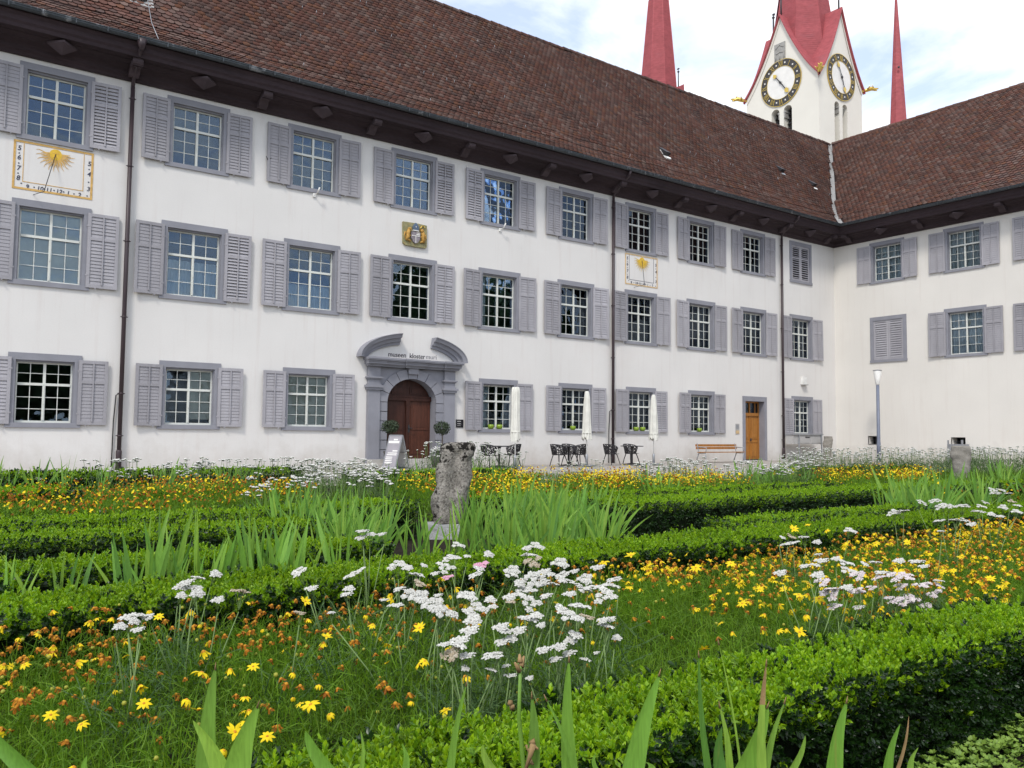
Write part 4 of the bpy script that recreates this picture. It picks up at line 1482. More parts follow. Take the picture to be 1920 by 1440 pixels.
# clocks
def clock(face, r, hands):
    """built facing -y around the origin, then turned"""
    root = bpy.data.objects.new('clock', None); COL.objects.link(root); root.parent = tw
    if face == 'x':
        root.location = (TX0 - .06, TCY, 39.33); root.rotation_euler = (0, 0, -math.pi / 2)
    else:
        root.location = (TCX, TY0 - .06, 39.33)
    def ring(r0, r1, y0_, y1_, n=64):
        b = MB(); v = []
        for i in range(n):
            a = 2 * math.pi * i / n
            for (r_, y) in ((r0, y0_), (r1, y0_), (r1, y1_), (r0, y1_)):
                v.append((r_ * math.cos(a), y, r_ * math.sin(a)))
        f = []
        for i in range(n):
            j = (i + 1) % n
            for k in range(4):
                l = (k + 1) % 4
                f.append((i * 4 + k, j * 4 + k, j * 4 + l, i * 4 + l))
        b.raw(v, f); return b
    ring(r * .70, r * .985, -.02, .05).build('dial_ring', MT['clock_black'], root)
    b = ring(r * .986, r * 1.004, -.05, .05); b.build('outer_rim', MT['gold'], root)
    ring(r * .688, r * .703, -.05, .05).build('inner_rim', MT['gold'], root)
    b = MB(); n = 48
    b.face([(r * .69 * math.cos(2 * math.pi * i / n), -.012, r * .69 * math.sin(2 * math.pi * i / n)) for i in range(n)])
    b.build('dial_face', MT['clock_white'], root)
    ROM = ['XII', 'I', 'II', 'III', 'IIII', 'V', 'VI', 'VII', 'VIII', 'IX', 'X', 'XI']
    y0_, y1_ = -.05, -.018
    for h, txt in enumerate(ROM):
        b = MB()
        widths = {'I': .135, 'V': .30, 'X': .30}
        tot = sum(widths[c] for c in txt) * r / 2.57
        ang = -2 * math.pi * h / 12
        m = Matrix.Rotation(-ang, 4, 'Y') if False else Matrix.Rotation(2 * math.pi * h / 12, 4, 'Y')
        zc = r * .835
        hh = r * .108
        x = -tot / 2
        t = .021 * r / 2.57
        def stroke(xa, za, xb, zb, wdt):
            d = Vector((xb - xa, 0, zb - za)); L = d.length; an = math.atan2(d.x, d.z)
            mm = m @ Matrix.Translation(((xa + xb) / 2, 0, zc + (za + zb) / 2)) @ Matrix.Rotation(an, 4, 'Y')
            b.box(-wdt, wdt, y0_, y1_, -L / 2, L / 2, mat=mm)
        for c in txt:
            w = widths[c] * r / 2.57
            if c == 'I': stroke(x + w / 2, -hh, x + w / 2, hh, t)
            elif c == 'V':
                stroke(x + .03, hh, x + w / 2, -hh, t * 1.1); stroke(x + w - .03, hh, x + w / 2, -hh, t * .6)
            else:
                stroke(x + .03, hh, x + w - .03, -hh, t * 1.1); stroke(x + .03, -hh, x + w - .03, hh, t * .6)
            x += w
        b.build('numeral', MT['gold'], root)
        b = MB()
        a = 2 * math.pi * (h + .5) / 12
        cx_, cz_ = zc * math.sin(a), zc * math.cos(a)
        s = .075 * r / 2.57
        b.box(cx_ - s, cx_ + s, -.05, -.018, cz_ - s, cz_ + s)
        b.build('hour_dot', MT['clock_white'], root)
    for (ang, L, wdt, tail) in hands:
        b = MB(); m = Matrix.Rotation(ang, 4, 'Y')
        b.box(-wdt * .35, wdt * .35, -.14, -.11, -tail * .6, L * .62, mat=m)
        b.build('hand', MT['iron'], root)
        b = MB()
        b.extrude_xz([tuple((m @ Vector((px_, 0, pz_))).xz) for (px_, pz_) in ((-wdt, L * .62), (wdt, L * .62), (wdt * 1.6, L * .78), (0, L), (-wdt * 1.6, L * .78))], -.15, -.11)
        b.build('hand_tip', MT['gold'], root)
    b = MB(); b.lathe([(.13, -.05), (.13, .05)], 12); o = b.build('hub', MT['iron'], root); o.rotation_euler = (R(90), 0, 0); o.location = (0, -.12, 0)
    return root
clock('x', 2.55, [(R(144), 1.75, .16, .5), (R(-38), 1.45, .14, .3)])
clock('y', 2.50, [(R(160), 1.75, .14, .5), (R(-28), 1.75, .13, .3)])
# relief tablet above the left clock
b = MB()
b.box(TX0 - .10, TX0 + .02, TCY - .62 + .05, TCY + .78, 41.75, 43.75)
tb = b.build('relief_tablet', MT['tower_stone'], tw)
b = MB()
for (ya, za, yb, zb) in ((-.45, 41.9, -.45, 42.6), (.6, 41.9, .6, 42.6), (-.45, 42.6, .1, 42.75), (.1, 42.75, .6, 42.6), (-.4, 43.2, .1, 43.55), (.1, 43.55, .6, 43.2), (.08, 41.9, .08, 42.5)):
    b.tube([(TX0 - .11, TCY + ya, za), (TX0 - .11, TCY + yb, zb)], .06, 5)
b.build('carving', MT['tower_stone'], tb)
# gilded dragon spouts at the corners
for (cx_, cy_, dx, dy) in ((TX0, TY0, -.75, -.66), (TX0, TY1, -.75, .66), (TX1, TY0, .75, -.66)):
    b = MB()
    d = Vector((dx, dy, 0)).normalized()
    s = Vector((-d.y, d.x, 0))
    p0 = Vector((cx_, cy_, TZE - .05))
    b.tube([p0, p0 + d * .5 + Vector((0, 0, .12)), p0 + d * 1.0 + Vector((0, 0, .30)), p0 + d * 1.35 + Vector((0, 0, .22)), p0 + d * 1.75 + Vector((0, 0, .30))],
           [.16, .20, .24, .17, .07], 8)
    b.tube([p0 + d * 1.3 + Vector((0, 0, .12)), p0 + d * 1.62 + Vector((0, 0, .06))], [.10, .05], 6)
    for e in (-1, 1):
        b.tube([p0 + d * 1.2 + s * e * .12 + Vector((0, 0, .35)), p0 + d * 1.08 + s * e * .22 + Vector((0, 0, .62))], [.08, .02], 5)
        b.tube([p0 + d * .6 + s * e * .18 + Vector((0, 0, .16)), p0 + d * .75 + s * e * .5 + Vector((0, 0, .45))], [.12, .02], 5)
    b.build('dragon_spout', MT['gold'], tw)
# finials on two gables
for (p, h, bird) in (((TX0 + .1, TCY + .0, TZA), 2.2, False), ((TCX, TY0 + .1, TZA + .0), 2.2, False)):
    b = MB(); b.tube([(p[0], p[1], p[2]), (p[0], p[1], p[2] + h)], .09, 6); b.lathe([(.05, p[2] + h - .1), (.22, p[2] + h + .1), (.05, p[2] + h + .3)], 8, (p[0], p[1]))
    b.build('finial', MT['iron'], tw)
p = at_depth(1450.3, 66, 96)
b = MB(); b.tube([(p.x, p.y, 39), (p.x, p.y, p.z + 2.0)], [.16, .10], 6); b.lathe([(.05, p.z + 1.9), (.20, p.z + 2.1), (.05, p.z + 2.3)], 8, (p.x, p.y))
b.tube([(p.x - .25, p.y, p.z + 2.35), (p.x + .1, p.y, p.z + 2.5), (p.x + .3, p.y, p.z + 2.7)], [.05, .16, .04], 6)
b.build('finial', MT['iron'], tw)

# ---- second spire, left
base = at_depth(1235.2, 155, 100)
sp = thing('spire', 'broad red octagonal church spire rising behind the long roof', 'spire', (base.x, base.y, 0))
w155, w0 = 65.5 / FPX * 100 / 2 / .97, 38.0 / FPX * 100 / 2 / .97
zt = at_depth(1234, 0, 100).z
zb = base.z
slope = (w155 - w0) / (zt - zb)
lathe_p = [(w155 + slope * 14 * .9, zb - 14), (w155, zb), (w0, zt), (.05, zt + w0 / slope)]
b = MB(); b.lathe(lathe_p, 8, smooth=False, a0=math.pi / 8 - .06); b.build('spire_roof', MT['red'], sp)
b = MB(); z = zb - 4
while z < zt + 4:
    r0 = w155 + slope * (zb - z) + .05; r1 = r0 - .05 - slope * .27
    for i in range(8):
        an, bn = math.pi / 8 - .06 + math.pi / 4 * i, math.pi / 8 - .06 + math.pi / 4 * (i + 1)
        b.face([(r0 * math.cos(an), r0 * math.sin(an), z), (r0 * math.cos(bn), r0 * math.sin(bn), z), (r1 * math.cos(bn), r1 * math.sin(bn), z + .27), (r1 * math.cos(an), r1 * math.sin(an), z + .27)])
    z += .27
tag(b.build('shingle_courses', MT['red'], sp), kind='stuff')
hip_rolls(lathe_p, (0, 0), math.pi / 8 - .06, .07, sp)
q = at_depth(1277, 168, 100) - Vector((base.x, base.y, 0))
b = MB()
b.extrude_xz([(q.x - 1.9, q.z - 2.2), (q.x + .35, q.z - 2.2), (q.x + .20, q.z + .65), (q.x - .2, q.z + .30), (q.x - 2.0, q.z - .4)], q.y - .3, q.y + .9)
b.build('gable_roof', MT['red'], sp)
q = at_depth(1272, 160, 100) - Vector((base.x, base.y, 0))
b = MB(); b.tube([(q.x, q.y, q.z - 1), (q.x, q.y, q.z + 1.6)], [.10, .06], 6); b.lathe([(.04, q.z + 1.5), (.16, q.z + 1.7), (.04, q.z + 1.85)], 8, (q.x, q.y))
b.tube([(q.x - .2, q.y, q.z + 1.9), (q.x, q.y, q.z + 2.05), (q.x + .22, q.y, q.z + 2.15)], [.04, .13, .03], 6)
b.build('finial', MT['iron'], sp)
b = MB(); b.box(-4.0, 4.0, -4.0, 4.0, 0, zb - 6.0); b.build('wall', MT['tower'], sp)

# ---- slim turret spire, right
base = at_depth(1684.3, 224, 85)
sp = thing('spire', 'slender red needle spire behind the roof right of the clock tower', 'spire', (base.x, base.y, 0))
top = at_depth(1682.4, -40, 85)
rb = 28.9 / FPX * 85 / 2
b = MB(); b.lathe([(rb * 1.35, base.z - 6), (rb, base.z), (rb * .5, base.z + (top.z - base.z) * .52), (.03, top.z)], 8, smooth=False, a0=.25)
b.build('spire_roof', MT['red'], sp)
b = MB(); z = base.z - 2
b.box(-1.3, 1.3, -1.3, 1.3, 0, base.z - 6.05); b.build('turret', MT['tower'], sp)
b = MB(); b.lathe([(.11, -.05), (.11, .05)], 8); o = b.build('hole_disc', MT['iron'], sp); o.location = (-.62, -.50, base.z + 5.2); o.rotation_euler = (R(80), 0, R(-50))  # dark disc standing in for a small hole in the spire

# ---- across the courtyard, behind the photographer: what the window panes mirror
op = thing('opposite_building', 'pale monastery range across the courtyard behind the camera, mirrored in the ground floor windows', 'building', (10, -66, 0))
b = MB(); b.box(-29, 40, 0, 10, 0, 7.5); b.build('wall', MT['wall2'], op)
b = MB(); b.extrude_xz([(-30, 7.4), (41, 7.4), (39, 10.5), (-28, 10.5)], -.8, 10.8); b.build('roof', MT['tilebase'], op)
for r in range(2):
    for k in range(16):
        b = MB(); x = -27 + k * 4.2; b.box(x, x + 1.3, 10, 10.04, 1.4 + r * 2.9, 3.1 + r * 2.9); b.build('window', MT['iron'], op)
def leafy_crown(n, c, r, mat, ls, seed, squash=1.0):
    r_ = np.random.default_rng(seed)
    d = r_.normal(0, 1, (n, 3)); d /= np.linalg.norm(d, axis=1, keepdims=True)
    P = np.array(c)[None] + d * (r * r_.uniform(.3, 1.05, n) ** .5)[:, None] * np.array([1, 1, squash])
    V, F = inst([(-.5, 0, 0), (0, -.3, .05), (.5, 0, 0), (0, .3, .05)], [(0, 1, 2, 3)], P, frames_from(d + r_.normal(0, .7, (n, 3)), r_.uniform(0, 6.28, n)), ls * r_.uniform(.7, 1.4, n))
    return np_mesh('crown', V, F, mat)
for k, (x, y, h, r) in enumerate(((-47, -58, 10, 6), (-33, -59, 12, 7), (-25.5, -60, 8, 4), (5, -50, 21, 6), (17, -52, 20, 6))):
    t = thing('tree', ('broad tree behind the photographer, first from the west', 'broad tree behind the photographer, second from the west', 'smaller tree behind the photographer beside the opposite range', 'tall tree before the opposite range, the western one', 'tall tree before the opposite range, the eastern one')[k], 'tree', (x, y, 0))
    b = MB(); b.tube([(0, 0, 0), (.1, 0, h * .3), (0, 0, h * .75)], [.4, .3, .12], 8); b.build('trunk', MT['bark'], t)
    link('crown', leafy_crown(5200, (0, 0, h * .58), r, MT['tree_leaf'], 1.1, k, h * .42 / r), t)
# ================================================================== things on the facade
# sign letters above the portal
sg = thing('museum_sign', 'dark lettering museen kloster muri fixed above the portal cornice', 'sign', tuple(at_y(728, 668, -.30)))
so = Vector(sg.location)
for (txt, xa, xb, py, bold, mat) in (('museen', 728.0, 761.2, 668.2, .014, 'lettering'), ('kloster', 768.3, 797.2, 671.2, .014, 'lettering'), ('muri', 799.0, 818.3, 673.0, -.004, 'lettering_light')):
    p, q = at_y(xa, py, -.30), at_y(xb, py, -.30)
    me = text_mesh(txt, .245, MT[mat], 'sign_word', extrude=.010, offset=(.0022 if bold > 0 else -.002))
    xs = [v.co.x for v in me.vertices]
    s = (q.x - p.x) / (max(xs) - min(xs))
    me.transform(Matrix.Translation((-min(xs), 0, 0)))
    o = link('sign_word', me, sg, Vector((p.x, -.30, p.z)) - so, (0, 0, 0), (s, 1, .98))
b = MB()
for xx in (.05, .55, 1.0, 1.45, 1.8):
    b.box(xx - .006, xx + .006, .0, .30, -.2 + .0, -.19)


# sundials
def sundial(x0, z0, W, H, border, thin, z_in, lab, gn, scale=1):
    t = thing('sundial', lab, 'sundial', (x0, 0, z0))
    b = MB(); bw = .055
    b.box(0, W, -.012, 0, 0, bw); b.box(0, W, -.012, 0, H - bw, H); b.box(0, bw, -.012, 0, bw, H - bw); b.box(W - bw, W, -.012, 0, bw, H - bw)
    b.build('border', border, t)
    b = MB(); il, ir, ib, tw_ = .235, W - .235, .215, .017
    b.box(il, ir, -.008, 0, ib, ib + tw_); b.box(il, il + tw_, -.008, 0, ib + tw_, H - bw); b.box(ir - tw_, ir, -.008, 0, ib + tw_, H - bw)
    b.build('inner_line', thin, t)
    cx_, cz_ = W * .515, H - .235
    b = MB(); n = 28
    b.extrude_xz([(cx_ + .155 * math.cos(2 * math.pi * i / n), cz_ + .155 * math.sin(2 * math.pi * i / n)) for i in range(n)], -.014, -.001)
    sf = b.build('sun_face', MT['sunyellow'], t)
    b = MB()
    for (xa, xb, za, zb) in ((-.09, -.03, .03, .045), (.03, .09, .03, .045), (-.012, .012, -.05, .03), (-.06, .06, -.085, -.072)):
        b.box(cx_ + xa, cx_ + xb, -.018, -.013, cz_ + za, cz_ + zb)
    b.build('face_drawing', MT['ochre'], sf)
    b = MB()
    for k in range(26):
        a = R(-188) + R(196) * k / 25
        r1 = .48 if k % 2 == 0 else .36
        for j in range(4):
            f0, f1 = j / 4, (j + 1) / 4
            ra, rb = .158 + (r1 - .158) * f0, .158 + (r1 - .158) * f1
            wa, wb = .019 * (1 - f0) + .004, .019 * (1 - f1) + .004
            sa = .018 * math.sin(f0 * 6.3) if k % 2 == 0 else 0; sb = .018 * math.sin(f1 * 6.3) if k % 2 == 0 else 0
            ca, si = math.cos(a), math.sin(a)
            P_ = lambda r_, w_: (cx_ + r_ * ca - w_ * si, -.006 - .0004 * k, min(H - bw - .004, cz_ + r_ * si + w_ * ca))
            b.face([P_(ra, sa - wa), P_(rb, sb - wb), P_(rb, sb + wb), P_(ra, sa + wa)])
    b.build('sun_rays', MT['sunyellow'] if border is MT['ochre_pale'] else MT['ochre'], t)
    F = W / 1.95
    nums = [('5', .135, 1.12, .16), ('6', .135, .86, .16), ('7', .135, .565, .16), ('8', .135, .29, .16), ('9', .36, .085, .14), ('10', .66, .085, .14),
            ('11', .875, .085, .14), ('12', 1.12, .085, .14), ('1', 1.345, .085, .14), ('2', 1.63, .085, .14), ('3', 1.845, .29, .15), ('4', 1.845, .72, .16), ('5', 1.845, 1.02, .16)]
    for (tx, xx, zz, sz) in nums:
        me = text_mesh(tx, sz * 1.15, MT['ink'], 'numeral', extrude=.003, align='CENTER', offset=.002, shear=.12)
        link('numeral', me, t, (xx * F, -.006, (zz - sz * .36) * H / 1.35 + .01))
    b = MB()
    for (xx, zz) in ((.135, .99), (.135, .71), (.13, .43), (.215, .165), (.52, .11), (.77, .11), (1.0, .11), (1.235, .11), (1.49, .10), (1.82, .10), (1.845, .50), (1.845, .87)):
        b.box(xx * F - .016, xx * F + .016, -.008, 0, zz * H / 1.35 - .016, zz * H / 1.35 + .016)
    tag(b.build('hour_dots', MT['ink'], t), kind='stuff')
    o3 = Vector((x0, 0, z0))
    tip, foot = gn
    b = MB(); b.tube([(cx_, -.01, cz_ + .02), Vector(tip) - o3], .011, 6); b.tube([Vector(tip) - o3, Vector(foot) - o3], .009, 6)
    b.build('gnomon', MT['iron'], t)
    return t
sundial(-37.905, 7.665, 1.955, 1.345, MT['ochre'], MT['ochre'], 0, 'large painted sundial with ochre frame at the far left of the facade',
        (at_y(82.5, 359, -.6), at_y(62.6, 365, 0)))
sundial(-15.335, 7.64, 1.96, 1.355, MT['ochre_pale'], MT['lettering_light'], 0, 'smaller looking painted sundial right of the middle downpipe',
        (at_y(1208.4, 533.7, -.6), at_y(1188.7, 538.7, 0)))

# coat of arms
ax0, ax1, az0, az1 = -26.09, -25.12, 7.80, 8.63
ca = thing('coat_of_arms', 'painted stone coat of arms with mitre, shield and two lions on the white wall', 'coat of arms', (ax0, 0, az0))
W, H = ax1 - ax0, az1 - az0
b = MB(); b.extrude_xz([(.02, .06), (.1, .0), (.5, -.02), (W - .03, -.01), (W, .04), (W - .01, H - .02), (.6, H), (.0, H - .01)], -.09, 0)
b.build('slab', MT['arms'], ca)
b = MB(); sh = [(.30, .50), (.66, .50), (.66, .28), (.58, .14), (.48, .08), (.38, .14), (.30, .28)][::-1]
b.extrude_xz(sh, -.15, -.085); s_ = b.build('shield', MT['arms_grey'], ca)
b = MB(); b.box(.47, .49, -.165, -.148, .10, .34); b.box(.32, .64, -.165, -.148, .34, .365); b.box(.50, .64, -.162, -.148, .39, .43); b.box(.52, .64, -.162, -.148, .455, .48)
b.build('shield_device', MT['clock_white'], s_)
b = MB(); b.extrude_xz([(.38, .55), (.58, .55), (.60, .68), (.54, .78), (.48, .83), (.42, .78), (.36, .68)], -.16, -.085); mt_ = b.build('mitre', MT['arms_blue'], ca)
b = MB(); b.box(.36, .60, -.17, -.09, .53, .56); b.box(.466, .494, -.17, -.155, .66, .70); b.build('mitre_band', MT['clock_white'], mt_)
for sx in (-1, 1):
    c = .48
    b = MB()
    b.tube([(c + sx * .36, -.11, .16), (c + sx * .30, -.13, .28), (c + sx * .30, -.14, .44), (c + sx * .27, -.15, .56)], [.05, .07, .075, .06], 7)
    b.tube([(c + sx * .27, -.15, .55), (c + sx * .21, -.16, .60)], [.075, .055], 7)
    b.tube([(c + sx * .30, -.13, .48), (c + sx * .22, -.15, .44)], [.035, .025], 5); b.tube([(c + sx * .30, -.13, .38), (c + sx * .20, -.15, .33)], [.035, .025], 5)
    b.tube([(c + sx * .33, -.12, .22), (c + sx * .20, -.13, .14)], [.05, .03], 5); b.tube([(c + sx * .37, -.10, .2), (c + sx * .44, -.11, .34), (c + sx * .40, -.11, .46)], [.02, .02, .03], 5)
    b.build('lion', MT['arms_gold'], ca)
b = MB(); b.tube([(.66, -.11, .60), (.70, -.12, .70), (.74, -.12, .76), (.80, -.12, .77), (.85, -.12, .73), (.82, -.12, .69)], .018, 6); b.build('crozier', MT['gold'], ca)

# small plaques
def plaque(x0, z0, x1, z1, mat, lab, lines, name='plaque'):
    t = thing(name, lab, 'plaque' if name == 'plaque' else 'intercom', (x0, 0, z0))
    b = MB(); b.box(0, x1 - x0, -.025, 0, 0, z1 - z0); b.build('panel', mat, t)
    return t
p, q = at_y(854.7, 801.5, 0), at_y(868.2, 786.8, 0)
t = plaque(p.x, p.z, q.x, q.z, MT['plaque'], 'small black plaque on the wall right of the portal', 3)
W, H = q.x - p.x, q.z - p.z
b = MB()
for (fx0, fx1, fz, hh) in ((.13, .66, .72, .030), (.13, .60, .47, .016), (.13, .70, .42, .012), (.13, .62, .21, .014)):
    b.box(W * fx0, W * fx1, -.028, -.0245, H * fz, H * fz + hh)
tag(b.build('printed_lines', MT['greybox'], t), kind='stuff')
p, q = at_y(1378.6, 813.5, 0), at_y(1385.5, 794.5, 0)
t = plaque(p.x, p.z, q.x, q.z, MT['greybox'], 'narrow pale intercom panel beside the small wooden door', 0, 'intercom')
b = MB(); b.box(.01, q.x - p.x - .01, -.032, -.0255, .01, (q.z - p.z) * .34); b.build('name_plate', MT['ochre_pale'], t)
b = MB(); b.box(.03, q.x - p.x - .03, -.031, -.0255, (q.z - p.z) * .5, (q.z - p.z) * .9); b.build('speaker_panel', MT['steel'], t)
# two white spot brackets under the upper windows
for (px, py, lab) in ((589, 366, 'small white wall spotlight under the third upper window'), (937.5, 431, 'small white wall spotlight under the fifth upper window')):
    p = at_y(px, py, -.02)
    t = thing('wall_spotlight', lab, 'spotlight', tuple(p))
    b = MB(); b.box(-.05, .05, -.03, .02, -.06, .06); b.build('base_plate', MT['white'], t)
    b = MB(); b.tube([(0, -.03, .0), (.02, -.10, .02), (.05, -.18, .06)], .013, 6); b.build('arm', MT['white'], t)
    b = MB(); b.tube([(.04, -.16, .03), (.07, -.22, .14), (.09, -.25, .22)], [.018, .028, .03], 8); b.build('lamp_head', MT['white'], t)
p = at_y(1505.3, 720, -.0)
t = thing('wall_lamp', 'small white box lamp on the wall near the courtyard corner', 'lamp', tuple(p))
b = MB(); b.box(-.16, .16, -.14, 0, -.02, .34); b.build('housing', MT['white'], t)
b = MB(); b.box(-.20, .20, -.20, 0, -.06, -.02); b.build('lamp_base', MT['greybox'], t)
p = at_y(502, 302, -.0)
t = thing('wall_hook', 'small dark iron hook on the wall beside the third upper shutter', 'hook', tuple(p))
b = MB(); b.tube([(0, 0, 0), (-.04, -.10, .02), (-.10, -.14, .10)], .014, 5); b.tube([(0, -.05, .01), (.09, -.08, .10)], .011, 5); b.build('hook_arm', MT['iron'], t)

# green pots on the sills
pots = [(922, 803.5, 0), (938.2, 803.5, 1), (1076, 804.5, 2), (1194.7, 806, 3), (1206.9, 806, 4), (1313.4, 806, 5)]
plab = ['lime green pot, the left one of two on the sill right of the portal', 'lime green pot, the right one of two on the sill right of the portal',
        'lime green pot alone on the sill behind the middle parasol', 'lime green pot, the left one of two on the sill behind the right parasol',
        'lime green pot, the right one of two on the sill behind the right parasol', 'lime green pot alone on the sill above the wooden bench']
def leafy(n, c, r, mat, ls, seed, squash=1.0, name='foliage'):
    r_ = np.random.default_rng(seed)
    d = r_.normal(0, 1, (n, 3)); d /= np.linalg.norm(d, axis=1, keepdims=True)
    rad = r * r_.uniform(.35, 1.05, n) ** .6
    P = np.array(c)[None] + d * rad[:, None] * np.array([1, 1, squash])
    nr = d + r_.normal(0, .7, (n, 3)); 
    Rm = frames_from(nr, r_.uniform(0, 6.28, n))
    tv_ = [(-.5, -.0, 0), (0, -.22, .04), (.5, 0, -.03), (0, .22, .04)]
    V, F = inst(tv_, [(0, 1, 2, 3)], P, Rm, ls * r_.uniform(.7, 1.3, n))
    return np_mesh(name, V, F, mat)
for (px, py, i) in pots:
    p = at_y(px, py, -.02)
    t = thing('flower_pot', plab[i], 'flower pot', (p.x, -.02 + .06, Z1[0] + SILL), group='green pots on the ground floor sills')
    b = MB(); b.lathe([(.07, 0), (.115, .07), (.12, .12), (.105, .17), (.09, .175), (.085, .15)], 14); b.build('pot', MT['green_pot'], t)
    link('plant', leafy(40, (0, 0, .22), .09, MT['topiary'], .05, i), t)

# potted trees either side of the door
for (px, py, lab, yy) in ((731.5, 800, 'small potted olive tree with round crown left of the door, behind the sign board', -.85), (829, 803, 'small potted olive tree with round crown right of the door', -.85)):
    p = at_y(px, py, yy)
    t = thing('potted_tree', lab, 'potted tree', (p.x, yy, .12))
    zc = p.z - .12
    link('crown', leafy(900, (0, 0, zc), .30, MT['topiary'], .075, int(px), .82), t)
    b = MB(); b.tube([(0, 0, .4), (.015, .0, zc * .7), (0, 0, zc)], [.022, .018, .012], 6); b.build('trunk', MT['bark'], t)
    b = MB(); b.lathe([(.15, 0), (.20, .34), (.22, .42), (.20, .43), (.19, .38)], 14); b.build('pot', MT['terracotta'], t)
p = at_y(817, 842, -1.0)
t = thing('potted_flower', 'pot of white flowers at the right door jamb behind the stone torso', 'potted flower', (p.x, -1.0, 0))
b = MB(); b.lathe([(.12, 0), (.17, p.z - .25), (.15, p.z - .24)], 12); b.build('pot', MT['terracotta'], t)
link('blossom', leafy(60, (0, 0, p.z), .2, MT['white'], .06, 5, .5), t); link('foliage', leafy(80, (0, 0, p.z - .1), .2, MT['topiary'], .06, 6, .6), t)

# folding sign board
A = at_y(703, 866, -1.35); 
t = thing('sign_board', 'grey folding sign board with pale print standing left of the door', 'sign board', (-26.92, -1.45, 0), R(24))
HB, WB, SP = 1.08, .52, .36
for s, mat in ((-1, MT['board']), (1, MT['board_back'])):
    a = math.atan2(SP, HB)
    b = MB(); m = Matrix.Translation((0, 0, HB)) @ Matrix.Rotation(s * -a, 4, 'Y') @ Matrix.Rotation(math.pi, 4, 'X')
    b.box(-.012, .012, -WB / 2, WB / 2, 0, HB + .04, mat=m)
    pn = b.build('panel', mat, t)
    b = MB()
    for (y0_, y1_, z0_, z1_) in ((-WB / 2 - .02, -WB / 2 + .015, 0, HB + .05), (WB / 2 - .015, WB / 2 + .02, 0, HB + .05), (-WB / 2 + .015, WB / 2 - .015, -.01, .03), (-WB / 2 + .015, WB / 2 - .015, HB + .01, HB + .05)):
        b.box(-.02, .02, y0_, y1_, z0_, z1_, mat=m)
    b.build('board_frame', MT['steel'], pn)
    if s < 0:
        b = MB(); rr = random.Random(3)
        for (z0_, hgt, ya, yb) in ((.13, .05, -.05, .12), (.20, .08, -.24, .20), (.52, .04, .0, .2), (.60, .03, -.18, .2), (.66, .03, -.2, .2), (.74, .03, -.22, .05), (.80, .03, -.22, .05), (.86, .03, -.22, .05), (.92, .03, -.22, .08)):
            b.box(.0125, .0155, ya, yb, z0_, z0_ + hgt, mat=m)
            b.box(-.0155, -.0125, ya, yb, z0_, z0_ + hgt, mat=m)
        tag(b.build('printed_lines', MT['white'], pn), kind='stuff')
b = MB(); b.box(-SP * .55, SP * .55, -WB / 2 + .03, -WB / 2 + .05, .52, .54); b.box(-SP * .55, SP * .55, WB / 2 - .05, WB / 2 - .03, .52, .54); b.build('strut', MT['iron'], t)

# ---- cafe furniture
def lattice_chair_meshes():
    """perforated bucket chair facing +x: shell of crossing bars, rim and legs"""
    r_ = np.random.default_rng(4)
    nu, nv = 15, 9
    P = {}
    def surf(u, v):
        # u across -1..1 (left arm .. right arm), v 0 seat edge .. 1 top
        ang = u * R(118)
        top = .80 - .13 * abs(u) ** 2.2 - .05 * max(0, abs(u) - .75)
        rr = .215 + .075 * v
        z = .43 + (top - .43) * v
        return Vector((-.02 - rr * math.cos(ang) * (1.0), rr * math.sin(ang) * 1.0, z))
    b = MB()
    for i in range(nu):
        for j in range(nv):
            u = -1 + 2 * (i + (0.5 if j % 2 else 0)) / (nu - 1) 
            du, dv = (r_.uniform(-.35, .35) * 2 / nu, r_.uniform(-.3, .3) / nv) if 0 < j < nv - 1 else (0, 0)
            P[i, j] = surf(min(1, max(-1, u + du)), min(1, max(0, j / (nv - 1) + dv)))
    E = set()
    for i in range(nu):
        for j in range(nv - 1):
            E.add(((i, j), (i, j + 1)))
            o = (i + 1, j + 1) if j % 2 else (i - 1, j + 1)
            if o in P and r_.random() < .75: E.add(((i, j), o))
            if i + 1 < nu and r_.random() < .62: E.add(((i, j), (i + 1, j)))
    for (a, c) in E:
        b.tube([P[a], P[c]], .0135, 4, caps=False)
    shell = b.mesh('lattice_shell', MT['black'])
    b = MB()
    b.tube([surf(-1 + 2 * k / 24, 1) for k in range(25)], .013, 6)
    for u in (-1, 1): b.tube([surf(u, 0), surf(u, .5), surf(u, 1)], .012, 6)
    rim = b.mesh('rim', MT['black'])
    b = MB()
    b.lathe([(.20, .405), (.245, .415), (.255, .435), (.23, .44), (.05, .43)], 18, (.01, 0))
    b.box(.0, .27, -.19, .19, .418, .436)
    seat = b.mesh('seat', MT['black'])
    legs = []
    for (x, y) in ((.22, .18), (.22, -.18), (-.17, .18), (-.17, -.18)):
        b = MB(); b.tube([(x * .75, y * .8, .42), (x * 1.05, y * 1.1, .2), (x * 1.3, y * 1.28, 0)], [.021, .018, .015], 6)
        legs.append(b.mesh('leg', MT['black']))
    return shell, rim, seat, legs
CH = lattice_chair_meshes()
def chair(x, y, rz, lab):
    t = thing('garden_chair', lab, 'chair', (x, y, 0), rz, 'black lattice chairs on the terrace')
    link('backrest', CH[0], t); link('rim', CH[1], t); link('seat', CH[2], t)
    for l in CH[3]: link('leg', l, t)
    return t
